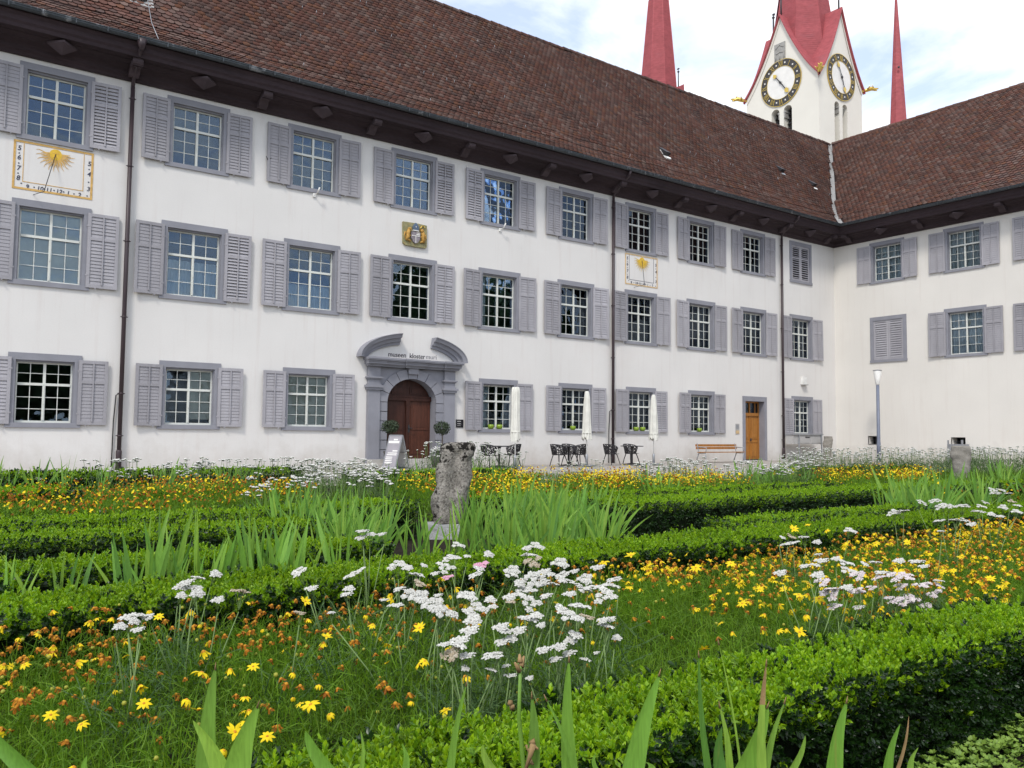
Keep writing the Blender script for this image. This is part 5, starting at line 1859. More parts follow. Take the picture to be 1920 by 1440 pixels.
def table(x, y, lab):
    t = thing('bistro_table', lab, 'table', (x, y, 0), 0, 'round black tables on the terrace')
    b = MB(); b.lathe([(.44, .715), (.45, .725), (.45, .74), (.44, .745)], 28); b.build('table_top', MT['iron'], t)
    b = MB(); b.lathe([(.05, .03), (.04, .08), (.035, .6), (.07, .70), (.09, .715)], 10); b.build('pedestal', MT['black'], t)
    b = MB()
    for k in range(4):
        a = math.pi / 4 + math.pi / 2 * k
        b.tube([(.04 * math.cos(a), .04 * math.sin(a), .05), (.34 * math.cos(a), .34 * math.sin(a), .015)], [.022, .014], 6)
    b.build('foot', MT['black'], t)
    return t
def parasol(x, y, h, lab, folds, tilt=0):
    t = thing('parasol', lab, 'parasol', (x, y, 0), 0, 'closed parasols on the terrace')
    b = MB(); b.tube([(0, 0, 0), (0, 0, h - .1)], .022, 8); b.build('pole', MT['white'], t)
    b = MB(); b.lathe([(.05, .0), (.05, .42), (.03, .44)], 10); b.box(-.25, .25, -.25, .25, 0, .05); b.build('base_tube', MT['steel'], t)
    b = MB(); n = 32
    prof = [(.05, h), (.085, h - .05), (.12, h - .25), (.15, h - .7), (.17, h - 1.2), (.185, h - 1.6), (.20, h - 1.78)]
    if folds: prof = [(.10, h), (.135, h - .03), (.15, h - .2), (.16, h - .7), (.17, h - 1.2), (.19, h - 1.6), (.18, h - 1.85)]
    r_ = random.Random(int(x * 10))
    v = []
    ph = [r_.uniform(0, 6) for _ in range(3)]
    for k, (rr, z) in enumerate(prof):
        for i in range(n):
            a = 2 * math.pi * i / n
            w = 1 + (.06 + .17 * (1 - k / 8 if folds else k / 8)) * math.sin(8 * a + ph[0] + .4 * math.sin(z * 5)) + .05 * math.sin(3 * a + z * 4 + ph[1])
            zz = z + (.05 * math.sin(8 * a + ph[0]) + .05 * math.sin(2 * a + ph[2]) if k == len(prof) - 1 else 0)
            v.append((rr * .88 * w * math.cos(a), rr * .88 * w * math.sin(a), zz))
    f = []
    for k in range(len(prof) - 1):
        for i in range(n):
            j = (i + 1) % n
            f.append((k * n + i, (k + 1) * n + i, (k + 1) * n + j, k * n + j))
    f.append(tuple(range(n)))
    b.raw(v, f, 0, True)
    b.build('canopy', MT['canvas'], t)
    b = MB(); z = h - 1.55
    b.lathe([(.172, z - .02), (.177, z), (.172, z + .02)], 20); b.build('strap', MT['canvas'], t)
    return t
YT = -2.1
def gx(px, y): return at_y(px, 860, y).x
t1, t2, t3 = gx(936, YT), gx(1066, YT), gx(1185, YT)
table(t1, YT, 'round black table between two lattice chairs, right of the stone torso')
table(t2, YT, 'round black table with three lattice chairs, the middle table')
table(t3, YT, 'round black table right of the middle downpipe with one chair behind it')
chair(gx(914, YT - .15), YT - .25, R(12), 'black lattice chair left of the table nearest the portal, seen from its back')
chair(gx(959, YT + .15), YT + .1, R(172), 'black lattice chair under the left closed parasol')
chair(gx(1044, YT), YT - .1, R(8), 'black lattice chair left of the middle table')
chair(gx(1072, YT + .6), YT + .72, R(-92), 'black lattice chair behind the middle table, against the wall')
chair(gx(1089, YT), YT + .1, R(174), 'black lattice chair right of the middle table, under the middle parasol')
chair(gx(1186, YT + .6), YT + .7, R(-95), 'black lattice chair behind the right table')
chair(gx(1157, YT), YT + .35, R(5), 'black lattice chair half hidden behind the middle downpipe')
def para(px, ytop, y, folds, lab):
    p = at_y(px, ytop, y)
    parasol(p.x, y, p.z, lab, folds)
para(967, 726, YT - .5, True, 'closed off white parasol with crumpled top, the left one near the portal')
para(1100.5, 733.5, YT - .3, False, 'closed off white parasol, the middle one left of the downpipe')
para(1225.5, 740, YT - .2, False, 'closed off white parasol right of the middle downpipe below the small sundial')

# bench
p, q = at_y(1312, 850, -1.1), at_y(1388, 852, -1.1)
t = thing('bench', 'wooden slatted bench with grey steel legs left of the small wooden door', 'bench', ((p.x + q.x) / 2, -1.1, 0))
L = (q.x - p.x) / 2
for k, (y, z, a) in enumerate(((-.22, .435, 0), (-.11, .425, 0), (.0, .42, 0), (.11, .425, 0))):
    b = MB(); b.box(-L, L, y - .045, y + .045, z, z + .03); b.build('slat', MT['oak'], t)
for z in (.62, .74):
    b = MB(); b.box(-L, L, .19 + (z - .6) * .25, .22 + (z - .6) * .25, z - .05, z + .05); b.build('slat', MT['oak'], t)
for s in (-1, 1):
    b = MB(); x = s * (L - .10)
    b.tube([(x, -.28, 0), (x, -.24, .40), (x, .14, .40), (x, .24, .82)], .022, 6); b.tube([(x, .30, 0), (x, .14, .40)], .022, 6)
    b.tube([(x, -.24, .40), (x, -.30, .64), (x, .16, .66)], .018, 6)
    b.build('leg', MT['steel'], t)

# letter box on posts
p, q = at_y(1487.5, 832.5, -.75), at_y(1541.5, 814, -.75)
W, zb_, zt_ = q.x - p.x, p.z, q.z
t = thing('letter_box', 'grey metal letter box bank on two posts in the courtyard corner', 'letter box', (p.x, -.75, 0))
b = MB(); b.box(0, W, 0, .42, zb_, zt_ - .06); b.build('box_body', MT['greybox'], t)
b = MB(); b.box(-.03, W + .03, -.06, .46, zt_ - .06, zt_); b.build('lid', MT['steel'], t)
for (a, c) in ((.16, .56), (.60, .97)):
    b = MB(); b.box(W * a, W * c, -.015, 0, zb_ + .05, zt_ - .10); b.build('flap', MT['greybox'], t)
b = MB(); b.box(W * .40, W * .55, -.022, -.014, zt_ - .20, zt_ - .14); b.build('slot', MT['black'], t)
for a in (.17, .95):
    b = MB(); b.box(W * a - .03, W * a + .03, -.07, -.02, 0, zt_ + .02); b.build('post', MT['steel'], t)

# lamp post
p, q = at_x(1648, 860, -1.6), at_x(1646.5, 693.5, -1.6)
t = thing('lamp_post', 'blue grey lamp post with white cone lantern in front of the cream wall', 'lamp post', (p.x, p.y, 0))
hz = q.z
r_ = 48 / FPX
pw = 6.4 / FPX * (p - CAM).dot(CF) / 2
b = MB(); b.lathe([(pw * 1.15, 0), (pw * 1.15, .9), (pw, .95), (pw * .9, hz - .72)], 12); b.build('pole', MT['lamp_blue'], t)
b = MB(); b.lathe([(pw * .95, hz - .74), (pw * 1.15, hz - .70), (pw * 2.3, hz - .05), (pw * 2.2, hz - .04)], 16); b.build('lantern', MT['white'], t)
b = MB(); b.lathe([(pw * 2.45, hz - .04), (pw * 2.45, hz - .01), (.02, hz + .02)], 16); b.build('cap', MT['steel'], t)
# grey bin in front of the cellar opening
p, q = at_x(1776.5, 860, -.7), at_x(1805, 833, -.7)
t = thing('metal_box', 'grey metal box standing under the cellar opening of the cream wall', 'metal box', (-.7, p.y, 0))
b = MB(); b.box(0, .6, q.y - p.y, 0, 0, q.z); b.build('box_body', MT['steel'], t)
b = MB(); b.box(.02, .06, -.06, -.0, q.z, q.z + .18); b.box(.02, .06, q.y - p.y, q.y - p.y + .08, q.z, q.z + .2); b.build('handle', MT['steel'], t)
# low drain cover near the corner
p = at_y(1572, 860, -1.0)
t = thing('stone_kerb', 'low pale stone block with a short pipe on it at the courtyard corner', 'stone block', (p.x, -1.0, 0))
b = MB(); b.box(-.5, .9, 0, .6, 0, .16); b.build('block', MT['step'], t)
b = MB(); b.tube([(0, .25, .16), (0, .25, .45)], .07, 8); b.build('pipe', MT['steel'], t)


# ---- stones: carved from stacked outlines
def carved(name, lab, cat, base, rows, depth, mat, seed, amp, grp=None, nseg=40, furrow=0.0):
    """rows: (z, left, right) seen from the camera; the thing's local x is to the viewer's right"""
    t = thing(name, lab, cat, base, -YAW - math.atan2((Vector(base) - CAM).dot(CR), (Vector(base) - CAM).dot(CF)) , grp)
    v, f = [], []
    rows2 = []
    for (a, c) in zip(rows[:-1], rows[1:]):
        k = max(1, int((c[0] - a[0]) / .03))
        for i in range(k):
            s = i / k
            rows2.append(tuple(a[j] + (c[j] - a[j]) * s for j in range(3)))
    rows2.append(rows[-1])
    for (z, l, r_) in rows2:
        cx_, hw = (l + r_) / 2, (r_ - l) / 2
        for i in range(nseg):
            an = 2 * math.pi * i / nseg
            ca, sa = math.cos(an), math.sin(an)
            sq = (abs(ca) ** 2.6 + abs(sa) ** 2.6) ** (-1 / 2.6)
            x = cx_ + hw * ca * sq
            y = depth * sa * sq * (.8 + .2 * math.sin(z * 3 + 1))
            if furrow and sa < 0: y += furrow * math.exp(-((x - cx_ - .02) / .05) ** 2) * (1 if z < .95 else .3)
            n = mnoise.noise(Vector((x * 7 + seed, y * 7, z * 6))) * amp + mnoise.noise(Vector((x * 22 + seed, y * 22, z * 20))) * amp * .45
            v.append((x + n * ca, y + n * sa, z + n * .4))
    m = len(rows2)
    for k in range(m - 1):
        for i in range(nseg):
            j = (i + 1) % nseg
            f.append((k * nseg + i, k * nseg + j, (k + 1) * nseg + j, (k + 1) * nseg + i))
    ztop = rows2[-1][0]
    c = len(v)
    v.append((sum(p[0] for p in v[-nseg:]) / nseg, 0, ztop + .01))
    for i in range(nseg): f.append(((m - 1) * nseg + i, (m - 1) * nseg + (i + 1) % nseg, c))
    b = MB(); b.raw(v, f, 0, True)
    return t, b, v
px1 = 9.11 / FPX / 6                                        # metres per pixel of the enlarged crop
prow = [(1085, 318, 612), (1060, 305, 640), (1000, 298, 688), (900, 290, 702), (800, 288, 716), (745, 305, 720), (700, 325, 722), (650, 344, 730), (550, 338, 727), (480, 336, 718),
        (430, 352, 715), (390, 376, 712), (360, 384, 716), (330, 386, 738), (290, 388, 758), (250, 394, 764), (225, 402, 762), (205, 420, 752), (190, 450, 735), (182, 480, 700)]
base = at_depth(800 + 0.0, 1015, 9.11)
base = Vector((CAM + ray(760 + 510 / 6, 1020) * 9.11)); base.z = 0
z_of = lambda zy: CAM.z + (720 - (800 + zy / 6)) / FPX * 9.11 + CF.z * 9.11 * 0
def zrow(zy): return (CAM + ray(845, 800 + zy / 6) * 9.11).z
rows = [(zrow(a), (l - 510) * px1, (r_ - 510) * px1) for (a, l, r_) in prow]
t, b, v = carved('stone_torso', 'weathered stone torso with black lichen on a pale plinth among the irises', 'sculpture', tuple(base), rows, .135, None, 3.0, .034, furrow=.05)
tor = b.build('torso', MT['torso'], t)
zp = rows[0][0]
b = MB()
n = 5
b.box((240 - 510) * px1, (618 - 510) * px1, -.17, .17, -.02, zp - .004)
b.build('plinth', MT['plinth'], t)
# second stone: worn head-like stele
base = Vector((-18.2, -15.3, 0)); dpt = (base - CAM).dot(CF)
s_ = dpt / FPX / 12
def z2(zy): return (CAM + ray(1803, 800 + zy / 12) * dpt).z
cxs = 760
prow = [(1330, 560, 980), (1280, 575, 965), (1150, 580, 945), (1000, 590, 935), (850, 590, 945), (760, 590, 958), (730, 575, 962), (690, 548, 962), (580, 540, 962), (560, 565, 960), (500, 580, 958), (440, 588, 952)]
t, b, v = carved('carved_stone', 'grey weathered stone stele like a blocky head among irises on the right', 'sculpture', tuple(base), [(max(0, z2(a)), (l - cxs) * s_, (r_ - cxs) * s_) for (a, l, r_) in prow], .17, None, 8.0, .022)
b.build('stele', MT['stone2'], t)
base = Vector((at_y(1552.5, 860, -1.3).x, -1.3, 0)); dpt = (base - CAM).dot(CF)
s_ = dpt / FPX / 18
def z3(zy): return (CAM + ray(1552.5, 790 + zy / 18) * dpt).z
prow = [(1420, 1130, 1420), (1300, 1130, 1415), (1050, 1155, 1405), (900, 1160, 1425), (800, 1150, 1440), (750, 1138, 1452), (640, 1160, 1460), (540, 1170, 1458), (505, 1180, 1445)]
t, b, v = carved('carved_stone', 'grey stone pillar beside the letter box in the courtyard corner', 'sculpture', tuple(base), [(max(0, z3(a)), (l - 1300) * s_, (r_ - 1300) * s_) for (a, l, r_) in prow], .17, None, 14.0, .03)
b.build('stele', MT['stone2'], t)
# ================================================================== box hedges
def sprig_template(nl, L, seed):
    """leaves in pairs round a short shoot along +z; two triangles per leaf, folded along the midrib"""
    r_ = np.random.default_rng(seed)
    V, F = [], []
    for i in range(nl):
        f = (i + .6) / nl
        z = L * f
        az = i * 2.4 + r_.uniform(-.4, .4)
        el = R(28 + 42 * f) + r_.uniform(-.2, .2)
        ll = .0225 * (1.15 - .35 * f) * r_.uniform(.85, 1.15); w = ll * .30
        d = np.array([math.cos(az) * math.cos(el), math.sin(az) * math.cos(el), math.sin(el)])
        s = np.array([-math.sin(az), math.cos(az), 0])
        up = np.cross(d, s)
        o = np.array([0, 0, z])
        n = len(V)
        V += [o, o + d * ll * .55 + s * w + up * .002, o + d * ll, o + d * ll * .55 - s * w + up * .002]
        F += [(n, n + 1, n + 2), (n, n + 2, n + 3)]
    return np.array(V), np.array(F)
SPR_HI = [sprig_template(11, .040, 1), sprig_template(12, .046, 2), sprig_template(9, .032, 3)]
SPR_LO = [sprig_template(6, .040, 4), sprig_template(6, .046, 5)]


def hedge(lab, x0, x1, y0, y1, h, dens, sc, seed, tmpl, wob=.02, group=None, far=False):
    r_ = np.random.default_rng(seed)
    t = thing('box_hedge', lab, 'hedge', ((x0 + x1) / 2, (y0 + y1) / 2, 0), 0, group)
    o = np.array([(x0 + x1) / 2, (y0 + y1) / 2, 0.])
    ins = .06
    b = MB(); b.box(x0 + ins, x1 - ins, y0 + ins, y1 - ins, 0, h - .055 * sc - .045)
    b.build('twig_core', MT['box_core'], t, tuple(o))
    w, l = y1 - y0, x1 - x0
    young, old = [[], [], []], [[], [], []]
    def put(P, N, isold_shaded, s):
        for store, msk in ((old, isold_shaded), (young, ~isold_shaded)):
            store[0].append(P[msk]); store[1].append(N[msk]); store[2].append(s[msk])
    def bump(x, y): return .012 * np.sin(x * 5.1 + seed) * np.sin(y * 7 + seed * 2) + .009 * np.sin(x * 11.7 + y * 9)
    # top
    n = int(l * w * dens)
    x = r_.uniform(x0, x1, n); y = r_.uniform(y0, y1, n)
    edge = np.minimum(np.minimum(y - y0, y1 - y), np.minimum(x - x0, x1 - x))
    z = h - .055 * sc + bump(x, y) + r_.normal(0, .012, n) - .035 * np.exp(-edge / .035) + (r_.random(n) < .04) * r_.uniform(0, .05, n)
    N = np.stack([r_.normal(0, .28, n), r_.normal(0, .28, n), np.ones(n)], 1)
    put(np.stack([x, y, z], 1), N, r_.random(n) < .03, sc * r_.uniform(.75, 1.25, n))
    # deeper layer under the top so that gaps show leaves
    m = int(n * .5)
    x = r_.uniform(x0, x1, m); y = r_.uniform(y0, y1, m)
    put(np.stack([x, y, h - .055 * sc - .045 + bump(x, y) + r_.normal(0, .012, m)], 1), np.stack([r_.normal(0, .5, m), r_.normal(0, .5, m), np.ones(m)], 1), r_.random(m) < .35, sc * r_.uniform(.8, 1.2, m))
    # sides: those that can be seen, near side, both ends; thin on the far side
    for (face, ln, dn) in (('near', l, 1.0), ('far', l, .35), ('left', w, .9), ('right', w, .9)):
        n = int(ln * h * dens * dn * 1.05)
        u = r_.uniform(0, ln, n); z = h * r_.uniform(0.02, .98, n)
        dep = r_.normal(.02, .016, n)
        hole = np.sin(u * 4.3 + seed) * np.sin(z * 11 + u * 2.1 + seed)
        dep = dep + .03 * (hole > .55)
        if face == 'near': P = np.stack([x0 + u, y0 + dep, z], 1); nn = (0, -1)
        elif face == 'far': P = np.stack([x0 + u, y1 - dep, z], 1); nn = (0, 1)
        elif face == 'left': P = np.stack([x0 + dep, y0 + u, z], 1); nn = (-1, 0)
        else: P = np.stack([x1 - dep, y0 + u, z], 1); nn = (1, 0)
        N = np.stack([nn[0] + r_.normal(0, .45, n), nn[1] + r_.normal(0, .45, n), .45 + r_.normal(0, .35, n)], 1)
        isold_shaded = r_.random(n) < np.clip(1.3 - .60 * (z / h) ** 5, .72, .98)  # sides mostly get the dark leaves, with shade included in their colour
        put(P, N, isold_shaded, sc * r_.uniform(.7, 1.15, n))
    V, F, MI, off = [], [], [], 0
    for store, mi in ((young, 0), (old, 1)):
        P, N, S = [np.concatenate(q) for q in store]
        P = P - o
        pick = r_.integers(0, len(tmpl), len(P))
        for k, (tv_, tf_) in enumerate(tmpl):
            m = pick == k
            if not m.any(): continue
            v, f = inst(tv_, tf_, P[m], frames_from(N[m], r_.uniform(0, 6.28, m.sum())), S[m])
            V.append(v); F.append(f + off); MI.append(np.full(len(f), mi)); off += len(v)
    link('foliage', np_mesh('hedge_foliage', np.concatenate(V), np.concatenate(F), [MT['box_young'], MT['box_old_shaded']], np.concatenate(MI)), t)
    return t


HH = .40
hedge('nearest low box hedge crossing the bottom of the garden behind the big iris leaves', -39.9, -35.5, -24.24, -23.80, .415, 2500, .86, 1, SPR_HI)
hedge('end of a low box hedge cut off by the right edge of the picture', -35.3, -33.2, -24.3, -23.95, .36, 1500, 1.0, 21, SPR_HI)
hedge('long box hedge crossing the whole garden behind the near flower bed', -42.0, -26.5, -21.68, -20.98, HH - .02, 1350, 1.0, 2, SPR_HI)
hedge('box hedge left of the torso, nearer of two rows behind the left irises', -41.5, -36.95, -20.58, -20.0, HH, 1000, 1.1, 3, SPR_HI)
hedge('box hedge left of the torso, the second row behind the left iris row', -41.5, -36.75, -19.12, -18.42, HH, 950, 1.1, 4, SPR_LO)
hedge('box hedge left of the torso along the front of the orange flower bed', -42, -36.2, -17.95, -17.35, HH, 850, 1.2, 5, SPR_LO)
hedge('box hedge right of the irises, the long tall looking row with a dark side', -33.5, -25.2, -19.35, -18.45, HH + .035, 800, 1.2, 6, SPR_LO)
hedge('short box hedge right of the irises, between the two longer hedges', -33.3, -29.7, -20.62, -20.16, HH - .045, 1000, 1.1, 7, SPR_LO)
hedge('box hedge along the front of the golden flower bed behind the irises', -34.6, -27.2, -17.75, -17.25, HH, 700, 1.3, 8, SPR_LO)
hedge('box hedge just behind the stone torso on its left', -36.4, -35.15, -17.75, -17.0, HH, 650, 1.4, 9, SPR_LO)
hedge('box hedge at the right edge of the picture below the stele', -24.6, -19.5, -19.3, -18.6, HH, 420, 1.7, 10, SPR_LO)
hedge('far box hedge on the left along the edge of the flower beds', -40.5, -33.2, -9.4, -8.7, HH + .03, 240, 2.3, 11, SPR_LO)
hedge('far box hedge in the middle behind the white yarrow', -33.0, -29.4, -11.6, -10.9, HH + .02, 260, 2.2, 12, SPR_LO)
hedge('far box hedge among yarrow in front of the bench', -23.5, -17.5, -13.9, -13.3, HH, 200, 2.5, 13, SPR_LO)
hedge('box hedge on the left edge beside the orange flower bed', -40.2, -38.0, -14.4, -13.2, HH + .02, 420, 1.8, 14, SPR_LO)


# ================================================================== irises
def iris_leaf(L, w, lean, curl, seed, fold=.12, n=7):
    """sword leaf from the origin; leans towards +x, flat faces towards -y"""
    r_ = random.Random(seed)
    V, F = [], []
    tw_ = r_.uniform(-.25, .25)
    for i in range(n + 1):
        f = i / n
        x = L * (math.sin(lean) * f + curl * f ** 2.6)
        z = L * (math.cos(lean) * f - abs(curl) * .45 * f ** 3)
        ww = w * (.62 + .38 * math.sin(min(1, f * 1.6) * math.pi / 2)) * (1 - max(0, (f - .5) / .5) ** 1.9) if f < 1 else .001
        a = tw_ * f
        px_, py_ = math.cos(lean + curl * 2 * f), 0
        ca, sa = math.cos(a), math.sin(a)
        ex, ez = math.cos(lean), -math.sin(lean)
        V += [(x - ex * ww * ca, -ww * sa, z - ez * ww * ca), (x, fold * ww * 1.2, z), (x + ex * ww * ca, ww * sa, z + ez * ww * ca)]
        if i:
            k = 3 * (i - 1)
            F += [(k, k + 1, k + 4, k + 3), (k + 1, k + 2, k + 5, k + 4)]
    return V, F
IRIS = []
for i in range(14):
    lean = (-.50 + 1.0 * (i / 13)) * 1.0
    V, F = iris_leaf(1.0, .019 + .005 * (i % 3), lean, (rnd.uniform(-.12, .22) if abs(lean) < .2 else math.copysign(rnd.uniform(.0, .25), lean)), i)
    b = MB(); b.raw(V, F, 0, True); IRIS.append(b.mesh('iris_leaf', MT['iris']))


def iris_fan(x, y, h, nl, lab, grp, rz=None, spread=.8):
    t = thing('iris_plant', lab, 'iris', (x, y, 0), rnd.uniform(-1.1, 1.1) - YAW if rz is None else rz, grp)
    for k in range(nl):
        f = (k + .5) / nl
        i = min(13, max(0, int(7 + (f - .5) * 14 * spread + rnd.uniform(-1.6, 1.6))))
        hh = h * rnd.uniform(.62, 1.0) * (1 - .25 * abs(f - .5))
        link('leaf', IRIS[i], t, (rnd.uniform(-.05, .05) + (f - .5) * .07, rnd.uniform(-.05, .05), 0), (rnd.uniform(-.14, .14), 0, rnd.uniform(-.35, .35)), (hh * rnd.uniform(.85, 1.1), hh, hh))
    return t


def iris_stand(n, poly, h, nl, lab, grp, spread=.8):
    """n fans scattered in a plan quadrilateral"""
    (ax, ay), (bx, by), (cx_, cy_), (dx_, dy_) = poly
    for k in range(n):
        for attempt in range(30):
            u, v = rnd.random(), rnd.random()
            x = (ax * (1 - u) + bx * u) * (1 - v) + (dx_ * (1 - u) + cx_ * u) * v
            y = (ay * (1 - u) + by * u) * (1 - v) + (dy_ * (1 - u) + cy_ * u) * v
            q = Vector((x, y, .3)) - CAM
            px = 960 + FPX * q.dot(CR) / q.dot(CF)      # keep the ground round the torso clear
            if 'stele' in grp and not 1775 < px < 1835: break
            if 'stele' not in grp and ('torso' not in grp or (470 < px < 742 if 'left' in grp else 872 < px < 1160)): break
        iris_fan(x, y, h * rnd.uniform(.82, 1.12), rnd.choice((nl, nl, nl + 1, nl - 1)), lab, grp, None, spread)
iris_stand(24, [(-39.25, -20.92), (-37.35, -20.92), (-37.35, -20.66), (-39.25, -20.66)], .76, 6,
           'iris plant in the left row between two box hedges', 'irises in the left hedge gap', .45)
iris_stand(4, [(-37.3, -20.92), (-36.6, -20.92), (-36.6, -20.7), (-37.3, -20.7)], .58, 3,
           'small iris plant in the hedge gap just left of the middle', 'small irises in the middle hedge gap')
iris_stand(40, [(-37.0, -20.2), (-35.2, -20.6), (-34.8, -17.6), (-36.9, -17.4)], .74, 8,
           'iris plant in the tall stand left of the stone torso', 'irises left of the torso')
iris_stand(52, [(-36.2, -20.75), (-33.72, -20.75), (-33.0, -17.9), (-34.6, -17.6)], .74, 9,
           'iris plant in the dense stand right of the stone torso', 'irises right of the torso')
iris_stand(7, [(-33.2, -20.85), (-31.6, -20.85), (-31.5, -20.68), (-33.2, -20.68)], .52, 4,
           'small iris plant behind the long hedge, right of the dense stand', 'small irises behind the long hedge')
iris_stand(34, [(-30.2, -20.6), (-26.0, -20.4), (-23.6, -18.0), (-29.4, -19.7)], .84, 8,
           'iris plant in the stand at the end of the right hedges', 'irises at the end of the right hedges')
iris_stand(16, [(-24.5, -18.5), (-18.5, -17.9), (-15.5, -15.2), (-20.4, -16.2)], .80, 7,
           'iris plant around the grey stele on the right', 'irises around the stele')
iris_stand(26, [(-31.4, -17.1), (-23.5, -14.9), (-22.6, -13.9), (-29.8, -15.6)], .78, 7,
           'iris plant among golden flowers behind the right hedges', 'irises among the golden flowers')
iris_stand(18, [(-39.2, -10.6), (-34.0, -10.6), (-34.2, -9.8), (-39.2, -9.8)], .80, 8,
           'iris plant in the far row on the left in front of the wall', 'irises in the far left row')
iris_stand(9, [(-32.5, -12.8), (-29.6, -13.2), (-29.8, -11.9), (-32.6, -11.7)], .78, 6,
           'iris plant in the pale stand behind the torso near the portal step', 'irises near the portal step')

for (px, py) in ((866, 1040), (884, 1036), (902, 1030), (850, 1046), (800, 1046), (764, 1036), (786, 1050)):
    p = at_z(px, py, .06)
    iris_fan(p.x, p.y, .62, 6, 'iris plant growing close against the plinth of the stone torso', 'irises at the foot of the torso', None, .7)
# the big blades right in front of the camera: (tip, point at the foot of the frame, width there, depth, dry)
FG = [
    ([((-60, 1330), (75, 1470), 60, 1.25)], 'iris plant cut off by the lower left corner of the picture'),
    ([((163, 1417), (160, 1450), 15, 1.6)], 'single small iris tip at the bottom left edge'),
    ([((404, 1250), (386, 1440), 40, 1.5), ((362, 1351), (412, 1440), 40, 1.46), ((484, 1321), (445, 1440), 50, 1.44)], 'iris plant of three broad leaves in front of the yellow flowers at the bottom left'),
    ([((573, 1371), (610, 1440), 36, 1.5), ((676, 1369), (678, 1440), 9, 1.55)], 'iris plant with one leaning broad leaf left of the bottom middle'),
    ([((875, 1281), (845, 1440), 15, 1.6), ((754, 1394), (761, 1440), 14, 1.5)], 'iris plant with one long narrow leaf left of the bottom middle'),
    ([((905, 1396), (921, 1440), 20, 1.5), ((997, 1304), (998, 1440), 28, 1.5)], 'iris plant with a withered stalk at the bottom middle'),
    ([((1067, 1236), (1068, 1440), 30, 1.5), ((1023, 1309), (1078, 1440), 12, 1.45), ((1117, 1412), (1117, 1440), 10, 1.5)], 'iris plant with one tall upright blade at the bottom middle'),
    ([((1237, 1262), (1188, 1440), 42, 1.45), ((1210, 1428), (1222, 1440), 14, 1.45)], 'iris plant with one broad blade leaning right at the bottom middle'),
    ([((1310, 1227), (1327, 1440), 14, 1.55), ((1349, 1322), (1368, 1440), 15, 1.52), ((1353, 1364), (1350, 1440), 24, 1.48), ((1347, 1204), (1389, 1440), 5, 1.6)], 'iris plant of narrow upright leaves right of the bottom middle'),
    ([((1437, 1243), (1428, 1440), 19, 1.46), ((1440, 1322), (1398, 1440), 40, 1.48), ((1472, 1314), (1436, 1440), 16, 1.52), ((1510, 1379), (1488, 1440), 16, 1.55)], 'iris plant with a brown tipped leaf right of the bottom middle'),
    ([((1588, 1313), (1565, 1440), 32, 1.5)], 'single broad iris blade in front of the dark hedge side'),
    ([((1688, 1357), (1665, 1440), 19, 1.55), ((1704, 1342), (1684, 1440), 8, 1.53), ((1722, 1401), (1707, 1440), 13, 1.5)], 'iris plant with one dry brown leaf at the bottom right'),
]
for (blades, lab) in FG:
    q0 = at_depth(blades[0][1][0], 1440, blades[0][3])
    t = thing('iris_plant', lab, 'iris', (q0.x, q0.y, 0))
    o = Vector((q0.x, q0.y, 0))
    for bi, (tip, foot, wpx, dep) in enumerate(blades):
        A_, B_ = at_depth(*tip, dep), at_depth(*foot, dep)
        wd = wpx / FPX * dep / 2
        d = B_ - A_
        # carry the blade on down to the soil, bending towards the plant
        steps = max(1, int((B_.z) / .12))
        G = Vector((B_.x + (q0.x - B_.x) * .2 + d.x * .6, B_.y + d.y * .6, 0))
        pts = []
        for k in range(11):
            f = k / 10
            p = A_.lerp(B_, f)
            p += CR * (math.sin(f * math.pi) * .004 * (1 if bi % 2 else -1))
            pts.append((p, wd * min(1, (f * 1.02 + .004) ** .62)))
        for k in range(1, 5):
            f = k / 4
            pts.append((B_.lerp(G, f), wd * (1.05 - .3 * f)))
        V, F = [], []
        for k, (p, w) in enumerate(pts):
            nrm = CF * .35 * w
            V += [p - CR * w - o, p - CR * w * .12 + nrm - o, p + CR * w - o]
            if k: i = 3 * (k - 1); F += [(i, i + 1, i + 4, i + 3), (i + 1, i + 2, i + 5, i + 4)]
        dry = (tip in ((1704, 1342),))
        b = MB(); b.raw(V, F, 0, True)
        if not dry:
            n_dry = 2 if tip in ((1437, 1243),) else 1
            if tip[1] < 1300: 
                for q in range(2 * n_dry * (2 if n_dry == 2 else 1) if n_dry == 2 else 0): b.mi[q] = 1
        lf = b.build('leaf', [MT['iris_dry'] if dry else MT['iris'], MT['iris_dry']], t)
        if dry: lf['label'] = 'dry brown leaf'
        # the dry point of the blade
        if not dry and tip[1] < 1330:
            b = MB(); p = A_ - o; e = (A_ - B_).normalized()
            b.tube([p - e * .006, p + e * .008], [.0022, .0004], 4)
            b.build('leaf_tip', MT['iris_dry'], lf)
    if 'withered stalk' in lab:
        A_, B_ = at_depth(976, 1246, 1.5), at_depth(982, 1440, 1.5)
        b = MB(); b.tube([A_ - o, A_.lerp(B_, .5) - CR * .006 - o, B_ - o, Vector((B_.x, B_.y, 0)) - o], [.0028, .004, .0045, .006], 6)
        b.build('stalk', MT['iris'], t)
        b = MB(); rr = random.Random(5)
        for (px, py) in ((975, 1242), (977, 1250), (974, 1258), (957, 1318), (960, 1328), (1000, 1400), (996, 1412), (1003, 1390), (992, 1425)):
            c_ = at_depth(px, py, 1.5) - o
            b = MB(); b.tube([c_, c_ + Vector((rr.uniform(-.012, .012), rr.uniform(-.012, .012), rr.uniform(-.006, .018)))], [.006, .002], 5)
            b.build('dry_bract', MT['iris_dry'], t)
        b = MB(); b.tube([at_depth(1000, 1396, 1.48) - o, at_depth(993, 1420, 1.48) - o, at_depth(985, 1445, 1.48) - o], [.006, .004, .003], 5)
        b.build('dry_bract', MT['iris_dry'], t)


